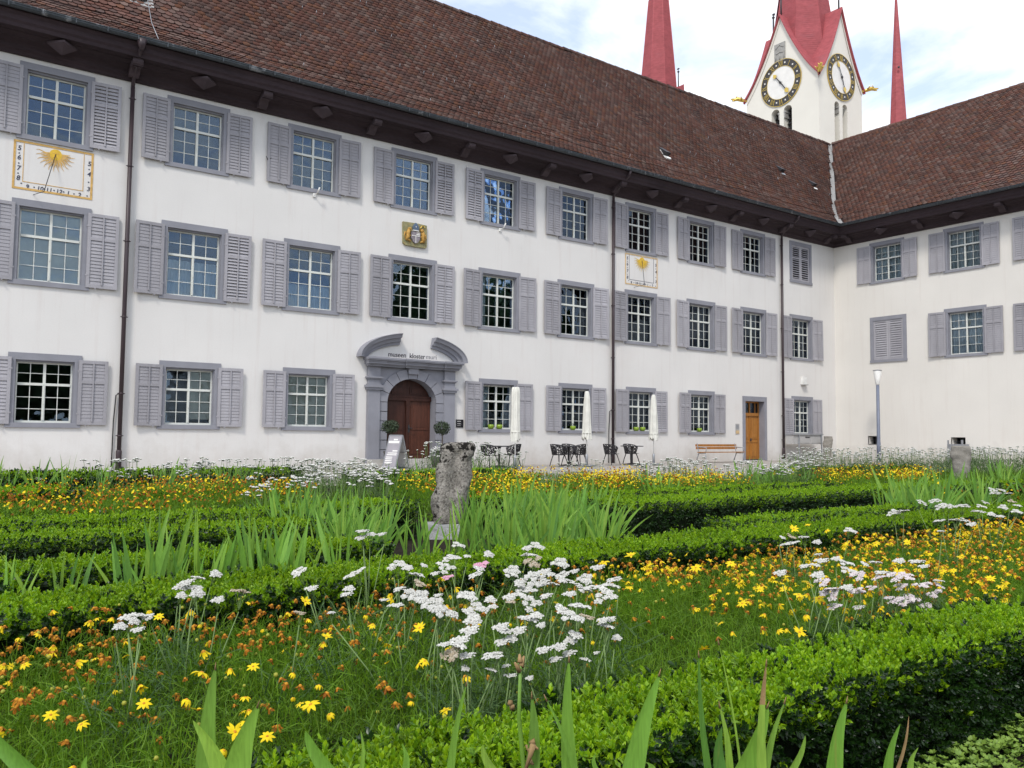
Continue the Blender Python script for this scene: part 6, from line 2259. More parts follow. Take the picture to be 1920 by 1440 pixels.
# ================================================================== coreopsis
def thread_tuft(n, rad, h, w, seed):
    """thread leaved tuft: thin bent ribbons, two quads each"""
    r_ = np.random.default_rng(seed)
    V, F = [], []
    for i in range(n):
        a = r_.uniform(0, 6.28); rr = rad * math.sqrt(r_.random())
        z0 = h * r_.uniform(.02, .88) ** .8
        o = np.array([rr * math.cos(a), rr * math.sin(a), z0])
        az = r_.uniform(0, 6.28); el = r_.uniform(.15, 1.45)
        L = r_.uniform(.05, .11)
        d = np.array([math.cos(az) * math.cos(el), math.sin(az) * math.cos(el), math.sin(el)])
        az2 = az + r_.uniform(-.8, .8); el2 = el - r_.uniform(-.1, .7)
        d2 = np.array([math.cos(az2) * math.cos(el2), math.sin(az2) * math.cos(el2), math.sin(el2)])
        s = np.cross(d, r_.normal(0, 1, 3)); s /= np.linalg.norm(s)
        ww = w * r_.uniform(.7, 1.3)
        k = len(V)
        V += [o - s * ww, o + s * ww, o + d * L * .5 - s * ww * .9, o + d * L * .5 + s * ww * .9, o + d * L * .5 + d2 * L * .5 - s * ww * .3, o + d * L * .5 + d2 * L * .5 + s * ww * .3]
        F += [(k, k + 1, k + 3, k + 2), (k + 2, k + 3, k + 5, k + 4)]
    # upright stems
    for i in range(n // 14):
        a = r_.uniform(0, 6.28); rr = rad * math.sqrt(r_.random())
        o = np.array([rr * math.cos(a), rr * math.sin(a), 0]); e = o + np.array([r_.normal(0, .04), r_.normal(0, .04), h * r_.uniform(.8, 1.08)])
        s = np.array([math.cos(a + 1), math.sin(a + 1), 0]) * w * .8
        k = len(V); m = (o + e) / 2 + r_.normal(0, .01, 3)
        V += [o - s, o + s, m - s, m + s, e - s, e + s]
        F += [(k, k + 1, k + 3, k + 2), (k + 2, k + 3, k + 5, k + 4)]
    return np.array(V), np.array(F)


def flower_mesh(r, droop, seed, petals=8):
    """open daisy-like blossom facing +z"""
    rr = random.Random(seed)
    b = MB()
    for i in range(petals):
        a = 2 * math.pi * i / petals + rr.uniform(-.12, .12)
        dr = droop + rr.uniform(-.15, .2)
        L = r * rr.uniform(.85, 1.1); w = r * .21
        def P(f, s): return (math.cos(a) * L * f * math.cos(dr * f) - math.sin(a) * s, math.sin(a) * L * f * math.cos(dr * f) + math.cos(a) * s, .002 - L * math.sin(dr * f) * f + .25 * abs(s))
        k = len(b.v)
        b.raw([P(.10, -w * .35), P(.10, w * .35), P(.5, -w), P(.5, w), P(.82, -w * .72), P(.82, w * .72), P(1.08, 0)],
              [(0, 1, 3, 2), (2, 3, 5, 4), (4, 5, 6)], 0, True)
    b.lathe([(r * .20, -.001), (r * .19, r * .10), (r * .10, r * .16)], 7, mi=1)
    return b.mesh('blossom', [MT['petal'], MT['centre']])
BLOOM = [flower_mesh(.0285, .1, 1), flower_mesh(.0265, .35, 2), flower_mesh(.025, .75, 3), flower_mesh(.029, -.15, 4), flower_mesh(.023, 1.1, 5)]


def withered_mesh(r, seed, fresh=False):
    r_ = np.random.default_rng(seed)
    V, F = [], []
    for i in range(8):
        a = 2 * math.pi * i / 8 + r_.uniform(-.3, .3)
        L = r * r_.uniform(.7, 1.25)
        d = np.array([math.cos(a) * .45, math.sin(a) * .45, -r_.uniform(.3, 1.)]); s = np.array([-math.sin(a), math.cos(a), r_.uniform(-.3, .3)]) * r * .24
        o = np.array([math.cos(a) * r * .35, math.sin(a) * r * .35, r * .3])
        k = len(V)
        V += [o - s * .6, o + s * .6, o + d * L * .6 + s, o + d * L * .6 - s, o + d * L + s * .2 + np.array([math.cos(a), math.sin(a), 0]) * r * .2, o + d * L - s * .5]
        F += [(k, k + 1, k + 2, k + 3), (k + 3, k + 2, k + 4, k + 5)]
    b = MB(); b.raw(V, F, 0)
    b.lathe([(r * .3, -.1 * r), (r * .42, .2 * r), (r * .25, .5 * r)], 6, mi=1)
    return b.mesh('withered_blossom', [MT['petal'] if fresh else MT['withered'], MT['centre']])
WITH = [withered_mesh(.017, 1), withered_mesh(.019, 2), withered_mesh(.015, 3), withered_mesh(.017, 6)]
NOD = withered_mesh(.021, 4, True)
b = MB(); b.lathe([(.003, -.005), (.0075, 0), (.006, .007), (.002, .009)], 6); BUD = b.mesh('bud', MT['bud'])

TUFT = []
for i in range(5):
    V, F = thread_tuft(760, .235, .37, .0014, 20 + i)
    TUFT.append(np_mesh('coreopsis_foliage', V, F, MT['coreo']))

# fresh blossoms read off the photograph (pixel, size in pixels)
FRESH = [(378, 1262, 44), (350, 1312, 34), (372, 1332, 32), (460, 1308, 24), (583, 1322, 38), (618, 1340, 28), (440, 1373, 36), (460, 1355, 24), (501, 1381, 28), (420, 1408, 30),
         (770, 1316, 22), (836, 1332, 26), (796, 1240, 25), (787, 1178, 26), (698, 1173, 18), (733, 1124, 22), (1133, 1055, 26), (1183, 1042, 26), (1180, 1102, 16), (1305, 1065, 24),
         (1370, 1057, 20), (1392, 1132, 20), (1453, 1090, 18), (1515, 1094, 26), (1536, 1123, 26), (1542, 1102, 22), (1499, 1186, 26), (1461, 1183, 20), (1511, 1155, 24), (1584, 1019, 18),
         (1642, 1019, 20), (1763, 1019, 22), (1784, 1111, 20), (1684, 1073, 18), (1624, 1080, 16), (1867, 1107, 22), (1857, 1086, 20), (1876, 1100, 20), (1834, 1123, 14), (1884, 1125, 16),
         (1840, 1098, 16), (1767, 1071, 18), (1622, 1011, 14), (1701, 1017, 14), (1497, 1116, 22), (1488, 992, 18), (46, 1247, 22), (95, 1341, 26), (153, 1359, 18), (270, 1319, 18),
         (550, 1263, 22), (598, 1285, 16), (475, 1250, 22), (612, 1194, 20), (572, 1128, 22), (280, 1146, 18), (298, 1156, 18), (181, 1160, 14), (72, 1190, 18), (35, 1197, 14), (1348, 1061, 14),
         (1330, 1052, 14), (1560, 1110, 16), (1410, 1075, 14), (1440, 1048, 16), (1475, 1083, 16), (1606, 1045, 14), (1660, 1047, 14), (1720, 1070, 14), (1745, 1040, 12), (1800, 1045, 14),
         (1550, 995, 14), (1515, 985, 12), (1470, 1105, 16), (1425, 1105, 14), (1380, 1085, 14)]


def in_bed(px, py, zz, ya=-23.45, yb=-21.82):
    """where a blossom seen at this pixel stands in the near bed when it is about zz tall"""
    p = at_z(px, py, zz)
    if p.y < ya or py < 850: p = at_y(px, py, ya)
    if p.y > yb: p = at_y(px, py, yb)
    return p


heads = []
for (px, py, w) in FRESH:
    p = in_bed(px, py, .42 + rnd.uniform(-.02, .03))
    heads.append((p, w))
plants = []
GX = np.arange(-41.0, -26.6, .345)
for gx_ in GX:
    for gy_ in np.arange(-23.45, -21.75, .30):
        x = gx_ + rnd.uniform(-.08, .08); y = gy_ + rnd.uniform(-.07, .07)
        plants.append([x, y, [], []])
PXY = np.array([(p[0], p[1]) for p in plants])
for (p, w) in heads:
    i = int(np.argmin(((PXY - np.array([p.x, p.y])) ** 2).sum(1)))
    plants[i][2].append((p, w))


def coreo_density(x, y):
    """flowering strength: strong towards the back of the bed and to the right"""
    f = .16 + 1.25 * max(0, min(1, (y + 23.3) / 1.5)) ** 1.3
    if -37.6 < x < -36.2: f *= .85
    if x < -37.6: f *= 1.45
    if x > -35.9: f = max(f, .8) * 1.7
    return f
ncor = 0
for (x, y, fr, _) in plants:
    s = rnd.uniform(.85, 1.12)
    d_ = Vector((x, y, .3)) - CAM
    dep = d_.dot(CF)
    if dep < 1.9 or abs(d_.dot(CR)) > dep * .66 + .3 or dep < 1: 
        if not fr: continue
    dn = coreo_density(x, y)
    if x > -35.9 and y > -22.9: lb, gp = 'coreopsis crowded with yellow and orange blossoms in the right half of the near bed', 'crowded coreopsis on the right of the near bed'
    elif dn < .45 and len(fr) >= 2: lb, gp = 'green coreopsis with a few large open yellow blossoms at the front of the near bed', 'coreopsis with large open blossoms'
    elif dn < .45: lb, gp = 'mostly green coreopsis at the front of the near bed just behind the nearest hedge', 'green coreopsis at the front of the near bed'
    elif x < -37.4: lb, gp = 'coreopsis full of withered brown orange blossoms at the back left of the near bed', 'withered coreopsis at the back left'
    else: lb, gp = 'coreopsis with withered orange blossoms between the white yarrow of the near bed', 'coreopsis among the near yarrow'
    t = thing('coreopsis_plant', lb, 'coreopsis', (x, y, 0), 0, gp)
    ncor += 1
    o = Vector((x, y, 0))
    link('foliage', rnd.choice(TUFT), t, (0, 0, 0), (0, 0, rnd.uniform(0, 6.28)), (s, s, s * .80))
    hh = .37 * s * .80
    for (p, w) in fr:
        m = rnd.choice(BLOOM[:4])
        sc = w / FPX * (p - CAM).dot(CF) / .054
        to = (CAM - p).normalized() * .35 + Vector((rnd.uniform(-.65, .65), rnd.uniform(-.65, .65), .9))
        e = to.to_track_quat('Z', 'Y').to_euler()
        bo = link('blossom', m, t, p - o, e, (min(1.35, max(.7, sc)),) * 3)
        b = MB(); b.tube([(rnd.uniform(-.04, .04), rnd.uniform(-.04, .04), .10), (p - o) * .6 + Vector((0, 0, p.z * .1)), p - o], .0016, 4, caps=False)
        b.build('stem', MT['coreo'], t)
    k = np.random.default_rng(int((x + 50) * 1000)).poisson(18.0 * coreo_density(x, y))
    for q in range(k):
        a = rnd.uniform(0, 6.28); rr = .19 * math.sqrt(rnd.random())
        zz = hh * rnd.uniform(.80, 1.28)
        r0 = rnd.random()
        right = x > -36.3
        m = (rnd.choice(WITH) if r0 < (.52 if right else .66) else NOD if r0 < .74 else rnd.choice(BLOOM) if r0 < (.90 if right else .78) else BUD)
        nm = 'withered_blossom' if m in WITH else 'bud' if m is BUD else 'blossom'
        sc_ = rnd.uniform(.75, 1.1) * (.72 if nm == 'blossom' and m is not NOD else 1)
        link(nm, m, t, (rr * math.cos(a), rr * math.sin(a), zz), (rnd.uniform(-.6, .6), rnd.uniform(-.6, .6), rnd.uniform(0, 6)), (sc_,) * 3)


# farther beds: one joined plant each, several shared meshes
def far_coreo(seed, wide, nfl, yellow):
    r_ = np.random.default_rng(seed)
    V, F = thread_tuft(380, wide, .40, .0034, seed)
    b = MB(); b.raw(V, F, 0)
    for i in range(nfl):
        a = r_.uniform(0, 6.28); rr = wide * math.sqrt(r_.random()); z = r_.uniform(.33, .50)
        c = np.array([rr * math.cos(a), rr * math.sin(a), z])
        s = r_.uniform(.010, .021)
        mi = 1 if r_.random() < yellow else 2
        n = 5
        tilt = r_.normal(0, .5, 2)
        ring = []
        for k in range(n):
            an = 2 * math.pi * k / n + r_.uniform(0, 1)
            x_, y_ = s * math.cos(an), s * math.sin(an)
            ring.append(c + np.array([x_, y_, tilt[0] * x_ + tilt[1] * y_ - (.012 if mi == 2 else 0)]))
        apex = c + np.array([0, 0, .012])
        for k in range(n): b.face([ring[k], ring[(k + 1) % n], apex], mi)
    return b.mesh('coreopsis_plant', [MT['coreo'], MT['petal'], MT['withered']])
FARC = {'mix': [far_coreo(40 + i, .38, 38, .34) for i in range(3)], 'gold': [far_coreo(50 + i, .38, 62, .60) for i in range(3)], 'green': [far_coreo(60 + i, .3, 8, .5) for i in range(2)]}


def far_bed(n, poly, kind, lab, grp):
    (ax, ay), (bx, by), (cx_, cy_), (dx_, dy_) = poly
    for k in range(n):
        u, v = (k + rnd.random()) / n, rnd.random()
        x = (ax * (1 - u) + bx * u) * (1 - v) + (dx_ * (1 - u) + cx_ * u) * v
        y = (ay * (1 - u) + by * u) * (1 - v) + (dy_ * (1 - u) + cy_ * u) * v
        s = rnd.uniform(.85, 1.15)
        q = Vector((x, y, .3)) - CAM
        if 960 + FPX * q.dot(CR) / q.dot(CF) > 1745 and y > -19: continue
        o = link('coreopsis_plant', rnd.choice(FARC[kind]), None, (x, y, 0), (0, 0, rnd.uniform(0, 6.28)), (s, s, s))
        tag(o, lab, 'coreopsis', grp)
far_bed(44, [(-39.8, -17.1), (-35.9, -17.1), (-34.9, -12.6), (-39.6, -12.6)], 'mix', 'coreopsis with orange and yellow blossoms in the bed behind the left hedges', 'coreopsis of the left bed')
far_bed(48, [(-34.4, -17.1), (-28.2, -16.9), (-26.5, -13.6), (-32.6, -12.6)], 'gold', 'golden coreopsis in the bed behind the irises in the middle', 'coreopsis of the golden middle bed')
far_bed(28, [(-25.6, -17.9), (-20.5, -17.0), (-18.8, -14.4), (-25.0, -14.6)], 'gold', 'golden coreopsis in the right bed in front of the yarrow', 'coreopsis of the right bed')
far_bed(8, [(-33.0, -12.6), (-28.8, -13.8), (-28.5, -12.9), (-31.6, -11.9)], 'green', 'coreopsis with few blossoms in the far bed near the terrace', 'sparse coreopsis of the far bed')


far_bed(14, [(-30.0, -20.6), (-24.4, -20.6), (-21.5, -17.6), (-25.0, -17.6)], 'green', 'low coreopsis around the irises at the end of the right hedges', 'sparse coreopsis at the right hedges')


# ================================================================== yarrow
def yarrow_head(r, seed, mat, nf=None, fr=.0062):
    """flat topped head of many small florets on a spray of stalks"""
    r_ = np.random.default_rng(seed)
    P = []
    # sub-clusters give the lumpy outline
    nc = max(5, int(9 * (r / .05) ** 1.2))
    cl = []
    for i in range(nc):
        a = 2.39996 * i; rr = r * .92 * math.sqrt((i + .5) / nc)
        cl.append((rr * math.cos(a) + r_.normal(0, r * .08), rr * math.sin(a) + r_.normal(0, r * .08), r_.uniform(-.004, .006) - .10 * rr ** 2 / r, r_.uniform(.7, 1.2)))
    for (cx_, cy_, cz_, cs) in cl:
        n = int(13 * cs)
        for i in range(n):
            a = 2.39996 * i + cx_ * 90; rr = .0155 * cs * math.sqrt((i + .3) / n)
            P.append((cx_ + rr * math.cos(a), cy_ + rr * math.sin(a), cz_ + .006 - 18 * rr * rr + r_.normal(0, .0012)))
    P = np.array(P)
    tv_ = np.array([(1, 0, 0), (.31, .95, 0), (-.81, .59, 0), (-.81, -.59, 0), (.31, -.95, 0), (0, 0, .75), (0, 0, -.6)])
    tf_ = np.array([(i, (i + 1) % 5, 5) for i in range(5)] + [((i + 1) % 5, i, 6) for i in range(5)])
    N = np.stack([P[:, 0] * 4 + r_.normal(0, .25, len(P)), P[:, 1] * 4 + r_.normal(0, .25, len(P)), np.ones(len(P))], 1)
    V, F = inst(tv_, tf_, P, frames_from(N, r_.uniform(0, 6, len(P))), fr * r_.uniform(.75, 1.2, len(P)))
    b = MB(); b.raw(V, F, 0)
    for (cx_, cy_, cz_, cs) in cl:
        b.tube([(0, 0, -.075), (cx_ * .5, cy_ * .5, -.035), (cx_, cy_, cz_)], [.0016, .0012, .0009], 3, 1, caps=False)
    return b.mesh('flower_head', [mat, MT['yarrow_stem']])
YH = [yarrow_head(.038, 1, MT['yarrow_white']), yarrow_head(.046, 2, MT['yarrow_white']), yarrow_head(.030, 3, MT['yarrow_white']), yarrow_head(.052, 4, MT['yarrow_white'])]
YL = [yarrow_head(.042, 5, MT['yarrow_lilac']), yarrow_head(.034, 6, MT['yarrow_lilac'])]
YA = [yarrow_head(.040, 8, MT['yarrow_aged']), yarrow_head(.030, 9, MT['yarrow_aged'])]
YP = [yarrow_head(.030, 7, MT['yarrow_pink'])]
YR = {id(YH[0]): .038, id(YH[1]): .046, id(YH[2]): .030, id(YH[3]): .052, id(YL[0]): .042, id(YL[1]): .034, id(YP[0]): .030, id(YA[0]): .040, id(YA[1]): .030}


def yarrow_leaves(n, rad, h, seed, w=.0022):
    """feathery grey green leaves: a midrib with short side threads"""
    r_ = np.random.default_rng(seed)
    V, F = [], []
    def rib(p, q, ww):
        d = q - p
        s = np.cross(d, r_.normal(0, 1, 3)); s = s / (np.linalg.norm(s) + 1e-9) * ww
        k = len(V); V.extend([p - s, p + s, q + s * .4, q - s * .4]); F.append((k, k + 1, k + 2, k + 3))
    for i in range(n):
        a = r_.uniform(0, 6.28); rr = rad * math.sqrt(r_.random())
        o = np.array([rr * math.cos(a), rr * math.sin(a), h * r_.uniform(0, .8)])
        az = r_.uniform(0, 6.28); el = r_.uniform(.1, 1.2); L = r_.uniform(.07, .15)
        d = np.array([math.cos(az) * math.cos(el), math.sin(az) * math.cos(el), math.sin(el)])
        e = o + d * L
        rib(o, e, w)
        for k in range(7):
            f = .25 + .7 * k / 7
            s = np.cross(d, r_.normal(0, 1, 3)); s /= np.linalg.norm(s)
            rib(o + d * L * f, o + d * L * (f + .1) + s * .018 * (1.1 - f), w * .8)
    return np.array(V), np.array(F)
YLV = []
for i in range(3):
    V, F = yarrow_leaves(90, .14, .36, 70 + i); YLV.append(np_mesh('yarrow_foliage', V, F, MT['yarrow_leaf']))

def cv(lst, ox, oy, s): return [(ox + x / s, oy + y / s, w / s, *k) for (x, y, w, *k) in lst]
NEAR = cv([(90, 412, 55), (85, 440, 50), (130, 425, 50), (175, 424, 40), (60, 592, 95), (250, 552, 80), (35, 662, 55), (20, 688, 60), (330, 600, 80), (345, 640, 60), (250, 665, 60), (300, 685, 90), (340, 695, 100), (400, 730, 110),
           (450, 760, 110), (420, 755, 70), (220, 570, 40), (185, 710, 40), (240, 735, 70), (480, 525, 90), (548, 520, 40), (453, 565, 90), (467, 610, 45, 'p'), (408, 595, 40), (617, 555, 60, 'p'), (642, 512, 55),
           (585, 598, 75), (548, 690, 90), (525, 690, 50), (600, 575, 60), (505, 468, 60), (845, 472, 70), (808, 485, 40), (830, 517, 95), (832, 545, 85), (745, 575, 70), (730, 595, 80), (950, 545, 80),
           (1015, 585, 40), (1115, 570, 60), (885, 588, 60), (910, 600, 60), (960, 602, 80), (830, 625, 130), (800, 665, 110), (820, 715, 110), (870, 640, 70), (910, 640, 80), (985, 630, 100), (1060, 615, 80),
           (1095, 655, 110), (1190, 620, 80), (1180, 650, 70), (1150, 685, 110), (1050, 660, 90), (995, 685, 60), (1040, 740, 90), (960, 755, 80), (1000, 780, 100), (1075, 785, 60), (735, 698, 60), (735, 720, 50),
           (590, 740, 90), (650, 710, 60), (660, 740, 50), (560, 770, 80), (575, 800, 80), (560, 845, 80), (520, 885, 80), (510, 910, 90), (480, 950, 80), (540, 955, 80), (540, 1008, 45), (445, 905, 50),
           (695, 830, 70), (700, 895, 70), (665, 950, 105), (740, 880, 60), (770, 845, 70), (715, 845, 60), (820, 795, 90), (850, 780, 70), (870, 820, 40), (1020, 865, 80), (1000, 885, 60),
           (1140, 800, 60), (1170, 795, 50), (1155, 825, 70), (1200, 875, 50), (950, 915, 70), (990, 945, 70), (880, 930, 70), (930, 970, 60), (735, 1040, 55), (715, 998, 45), (655, 1015, 50), (820, 1050, 35),
           (1065, 970, 50), (1110, 940, 30), (360, 560, 40), (290, 572, 50), (420, 690, 40), (890, 695, 60), (775, 640, 60)], 640, 820, 2.322)
NEAR += cv([(850, 600, 80), (905, 605, 80), (870, 580, 70), (925, 558, 60), (920, 630, 75), (845, 640, 55), (1005, 540, 65), (1015, 660, 60), (1120, 622, 80), (1390, 525, 90), (1450, 607, 60), (600, 742, 80), (660, 735, 80), (560, 785, 70),
            (640, 800, 60), (625, 760, 60), (690, 740, 50), (1400, 720, 50), (1540, 720, 45)], 0, 860, 2.483)
NEAR += cv([(490, 400, 55), (545, 405, 55), (485, 430, 80), (605, 425, 40), (450, 405, 35), (610, 482, 45), (625, 510, 60), (690, 500, 40), (730, 517, 75), (550, 535, 55), (600, 530, 50), (440, 565, 55), (610, 575, 60), (630, 605, 65, 'l'),
            (660, 640, 80, 'l'), (665, 660, 80, 'l'), (680, 715, 70, 'l'), (790, 720, 50), (740, 550, 80), (790, 575, 65, 'l'), (770, 645, 80, 'l'), (800, 650, 60, 'l'), (740, 630, 55), (850, 630, 45, 'l'), (865, 518, 55), (820, 525, 45), (895, 565, 65),
            (880, 585, 70, 'l'), (975, 510, 50), (1050, 515, 65), (1085, 535, 45), (960, 580, 80, 'l'), (1010, 585, 80, 'l'), (980, 625, 60, 'l'), (1080, 620, 90, 'l'), (1150, 600, 45), (1155, 620, 55, 'l'), (950, 685, 80, 'l'), (1000, 700, 100, 'l'),
            (1040, 680, 80, 'l'), (1130, 660, 80, 'l'), (1100, 715, 60, 'l'), (750, 370, 55), (1020, 680, 60, 'l')], 1280, 840, 2.4)
RIGHT3 = cv([(1075, 245, 55), (1135, 238, 55), (1165, 262, 60), (1200, 262, 60), (950, 290, 60), (985, 285, 60), (1255, 262, 70), (1330, 287, 60), (1340, 262, 45), (1360, 245, 40), (1430, 310, 40), (1440, 265, 40), (1500, 285, 45), (1160, 328, 55),
             (1230, 325, 60), (1270, 325, 50), (1395, 190, 40), (1435, 190, 40), (1410, 205, 50), (1480, 240, 40), (1390, 300, 40), (1300, 345, 40), (1160, 376, 35), (1470, 205, 35), (1510, 262, 40)], 1280, 840, 2.4)


PINKY = [0]
def yarrow_group(lst, yfun, grp, lab, lilac_lab, zlo, zhi, cellw, zdef):
    hs = []
    for (px, py, w, *k) in lst:
        p = yfun(px, py)
        hs.append((p, w, k[0] if k else 'w'))
    pk = [h[0].y for h in hs if h[2] == 'p']
    if pk: PINKY[0] = sum(pk) / len(pk)
    left = list(range(len(hs)))
    while left:
        i = left[0]
        p0 = hs[i][0]
        near = sorted(left, key=lambda j: (hs[j][0].xy - p0.xy).length)[:4]
        near = [j for j in near if (hs[j][0].xy - p0.xy).length < cellw]
        for j in near: left.remove(j)
        c = sum((hs[j][0] for j in near), Vector()) / len(near)
        base = Vector((c.x + rnd.uniform(-.04, .04), c.y + .03 + rnd.uniform(-.03, .05), 0))
        kinds = [hs[j][2] for j in near]
        if 'p' in kinds:
            l_ = 'yarrow with one pink head among white ones, the ' + ('upper' if c.y > PINKY[0] else 'lower') + ' pink one'
            g_ = None
        elif kinds.count('l') * 2 > len(kinds): l_, g_ = lilac_lab, grp + ', fading'
        else: l_, g_ = lab, grp
        t = thing('yarrow_plant', l_, 'yarrow', tuple(base), 0, g_)
        for j in near:
            p, w, k = hs[j]
            dep = (p - CAM).dot(CF)
            rad = w / FPX * dep / 2 * .88
            pool = YP if k == 'p' else YL if k == 'l' else YA if rnd.random() < .07 else YH
            m = min(pool, key=lambda q: abs(YR[id(q)] - rad) + rnd.uniform(0, .006))
            s = rad / YR[id(m)]
            tl = Vector((rnd.uniform(-.42, .42), rnd.uniform(-.42, .42), 1)) + (CAM - p).normalized() * .28
            link('flower_head', m, t, p - base, tl.to_track_quat('Z', 'Y').to_euler(), (s, s, s * .9))
            b = MB()
            top_ = (p - base) - tl.normalized() * .075 * s
            b.tube([(rnd.uniform(-.03, .03), rnd.uniform(-.03, .03), 0), (top_ * .55) + Vector((rnd.uniform(-.02, .02), rnd.uniform(-.02, .02), top_.z * .08)), top_], [.0032, .0028, .0020], 5)
            b.build('stem', MT['yarrow_stem'], t)
        s = rnd.uniform(.85, 1.15)
        link('foliage', rnd.choice(YLV), t, (0, 0, 0), (0, 0, rnd.uniform(0, 6.28)), (s, s, s))
yarrow_group(NEAR, lambda px, py: in_bed(px, py, .50 + rnd.uniform(-.02, .03)), 'white yarrow of the near bed',
             'white yarrow plant with flat flower heads in the near flower bed', 'yarrow plant with fading lilac heads in the right half of the near bed', .22, .74, .30, .5)
yarrow_group(RIGHT3, lambda px, py: at_z(px, py, .56 + rnd.uniform(-.02, .02)), 'white yarrow at the end of the near bed',
             'white yarrow plant at the right end of the near bed before the irises', 'yarrow plant at the right end of the bed', .40, .72, .45, .55)


# the far swathes: whole plants, shared meshes
def far_yarrow(seed, nh, hr, hgt, wide, nlv=26):
    r_ = np.random.default_rng(seed)
    V, F = yarrow_leaves(nlv, wide, hgt * .80, seed, .0052)
    b = MB(); b.raw(V, F, 0)
    for i in range(nh):
        a = r_.uniform(0, 6.28); rr = wide * 1.05 * math.sqrt(r_.random())
        z = hgt * r_.uniform(.78, 1.06)
        c = Vector((rr * math.cos(a), rr * math.sin(a), z))
        b.tube([c * .25, Vector((c.x * .8, c.y * .8, z * .6)), c], .003, 3, 1, caps=False)
        for k in range(r_.integers(4, 8)):
            an = r_.uniform(0, 6.28); d = hr * math.sqrt(r_.random()) * .9
            q = c + Vector((d * math.cos(an), d * math.sin(an), r_.uniform(-.008, .01)))
            s = hr * r_.uniform(.30, .52)
            n = 6
            ring = [q + Vector((s * math.cos(2 * math.pi * j / n), s * math.sin(2 * math.pi * j / n), -.004)) for j in range(n)]
            for j in range(n): b.face([ring[j], ring[(j + 1) % n], q + Vector((0, 0, .010))], 2); b.face([ring[(j + 1) % n], ring[j], q + Vector((0, 0, -.016))], 1)
    return b.mesh('yarrow_plant', [MT['yarrow_leaf'], MT['yarrow_stem'], MT['yarrow_white']])
FARY = [far_yarrow(80 + i, 10, .048, .62, .26) for i in range(4)]
FARY2 = [far_yarrow(90 + i, 13, .036, .76, .32, 95) for i in range(4)]


def yarrow_swathe(n, poly, pool, lab, grp, s0=1.0):
    (ax, ay), (bx, by), (cx_, cy_), (dx_, dy_) = poly
    for k in range(n):
        u, v = (k + rnd.random()) / n, rnd.random()
        x = (ax * (1 - u) + bx * u) * (1 - v) + (dx_ * (1 - u) + cx_ * u) * v
        y = (ay * (1 - u) + by * u) * (1 - v) + (dy_ * (1 - u) + cy_ * u) * v
        s = rnd.uniform(.85, 1.15) * s0
        tag(link('yarrow_plant', rnd.choice(pool), None, (x, y, 0), (0, 0, rnd.uniform(0, 6.28)), (s, s, s)), lab, 'yarrow', grp)
yarrow_swathe(30, [(-36.7, -16.6), (-35.2, -17.2), (-32.4, -11.4), (-33.9, -11.5)], FARY, 'white yarrow plant in the swathe left of the stone torso', 'white yarrow left of the torso')
yarrow_swathe(13, [(-37.4, -12.0), (-34.6, -12.4), (-33.6, -10.8), (-37.2, -10.2)], FARY, 'white yarrow plant in the far bed on the left near the wall', 'white yarrow of the far left bed')
yarrow_swathe(10, [(-31.2, -10.4), (-29.2, -11.6), (-28.8, -10.8), (-30.6, -9.6)], FARY2, 'tall white yarrow plant near the sign board', 'tall yarrow near the portal', 1.12)
yarrow_swathe(16, [(-29.6, -15.6), (-26.6, -15.6), (-26.0, -13.6), (-28.2, -13.8)], FARY, 'white yarrow plant among golden flowers below the right parasol', 'white yarrow below the parasols')
yarrow_swathe(46, [(-24.6, -14.6), (-16.0, -14.6), (-12.0, -13.0), (-22.0, -12.8)], FARY2, 'tall thin yarrow plant in the far right bed before the cream wall', 'tall yarrow of the far right bed', 1.02)
yarrow_swathe(34, [(-17.5, -15.4), (-9.5, -16.4), (-7.5, -14.0), (-15.5, -13.6)], FARY2, 'tall thin yarrow plant behind the stele on the right', 'tall yarrow behind the stele', 1.08)
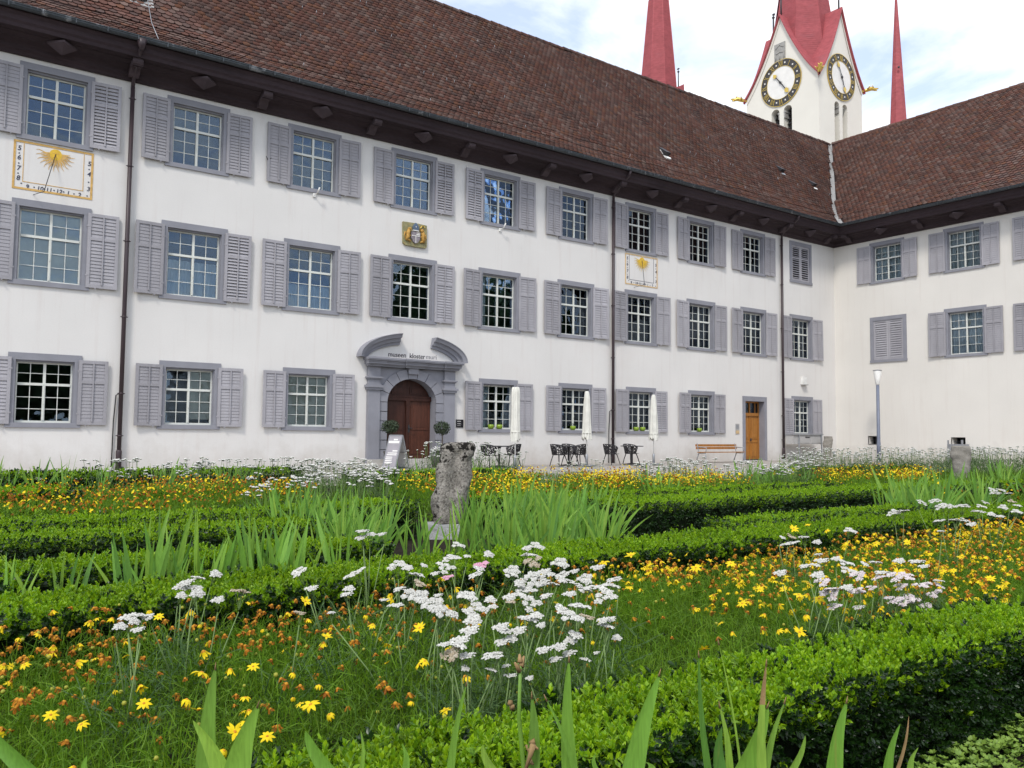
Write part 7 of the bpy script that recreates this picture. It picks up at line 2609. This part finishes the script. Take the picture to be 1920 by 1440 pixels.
yarrow_swathe(10, [(-27.0, -16.0), (-24.5, -15.6), (-24.2, -14.8), (-26.5, -15.0)], FARY, 'white yarrow plant in front of the far hedge below the bench', 'white yarrow below the bench')
yarrow_swathe(4, [(-29.8, -13.1), (-28.4, -13.4), (-28.2, -12.6), (-29.2, -12.4)], FARY2, 'green yarrow plant in front of the left parasol foot', 'yarrow near the left parasol', .72)

# filler greens of the far beds: grass-like foliage nobody could count
r_ = np.random.default_rng(99)
n = 5200
x = r_.uniform(-41, -8, n); y = r_.uniform(-17.6, -10.2, n)
keep = (y < -10.0 - (x + 41) * .14) & ~((x > -36.9) & (x < -33.6) & (y < -17.0))
x, y = x[keep], y[keep]
tv_, tf_ = thread_tuft(16, .10, .34, .0045, 5)
V, F = inst(tv_, tf_, np.stack([x, y, np.zeros(len(x))], 1), frames_from(np.stack([r_.normal(0, .06, len(x)), r_.normal(0, .06, len(x)), np.ones(len(x))], 1), r_.uniform(0, 6.28, len(x))), r_.uniform(.7, 1.1, len(x)))
tag(link('bed_foliage', np_mesh('bed_foliage', V, F, MT['coreo'])), 'fine green foliage filling the far flower beds', 'foliage', kind='stuff')

# stonecrop at the bottom right
r_ = np.random.default_rng(5)
n = 4200
x = r_.uniform(-37.0, -35.0, n); y = r_.uniform(-25.0, -24.25, n)
tv_ = []; tf_ = []
for k in range(6):
    a = k * 1.05
    d = np.array([math.cos(a) * .8, math.sin(a) * .8, .55]); s = np.array([-math.sin(a), math.cos(a), 0]); i = len(tv_)
    tv_ += [d * .004, d * .016 + s * .009 + np.array([0, 0, .003]), d * .028, d * .016 - s * .009 + np.array([0, 0, .003])]
    tf_ += [(i, i + 1, i + 2, i + 3)]
z = .105 + .03 * np.sin(x * 9) * np.sin(y * 8) + r_.normal(0, .008, n)
V, F = inst(tv_, tf_, np.stack([x, y, z], 1), frames_from(np.stack([r_.normal(0, .35, n), r_.normal(0, .35, n), np.ones(n)], 1), r_.uniform(0, 6.28, n)), r_.uniform(.45, .8, n))
tag(link('ground_cover', np_mesh('ground_cover', V, F, MT['sedum'])), 'pale green stonecrop covering the soil at the foot of the near hedge', 'ground cover', kind='stuff')
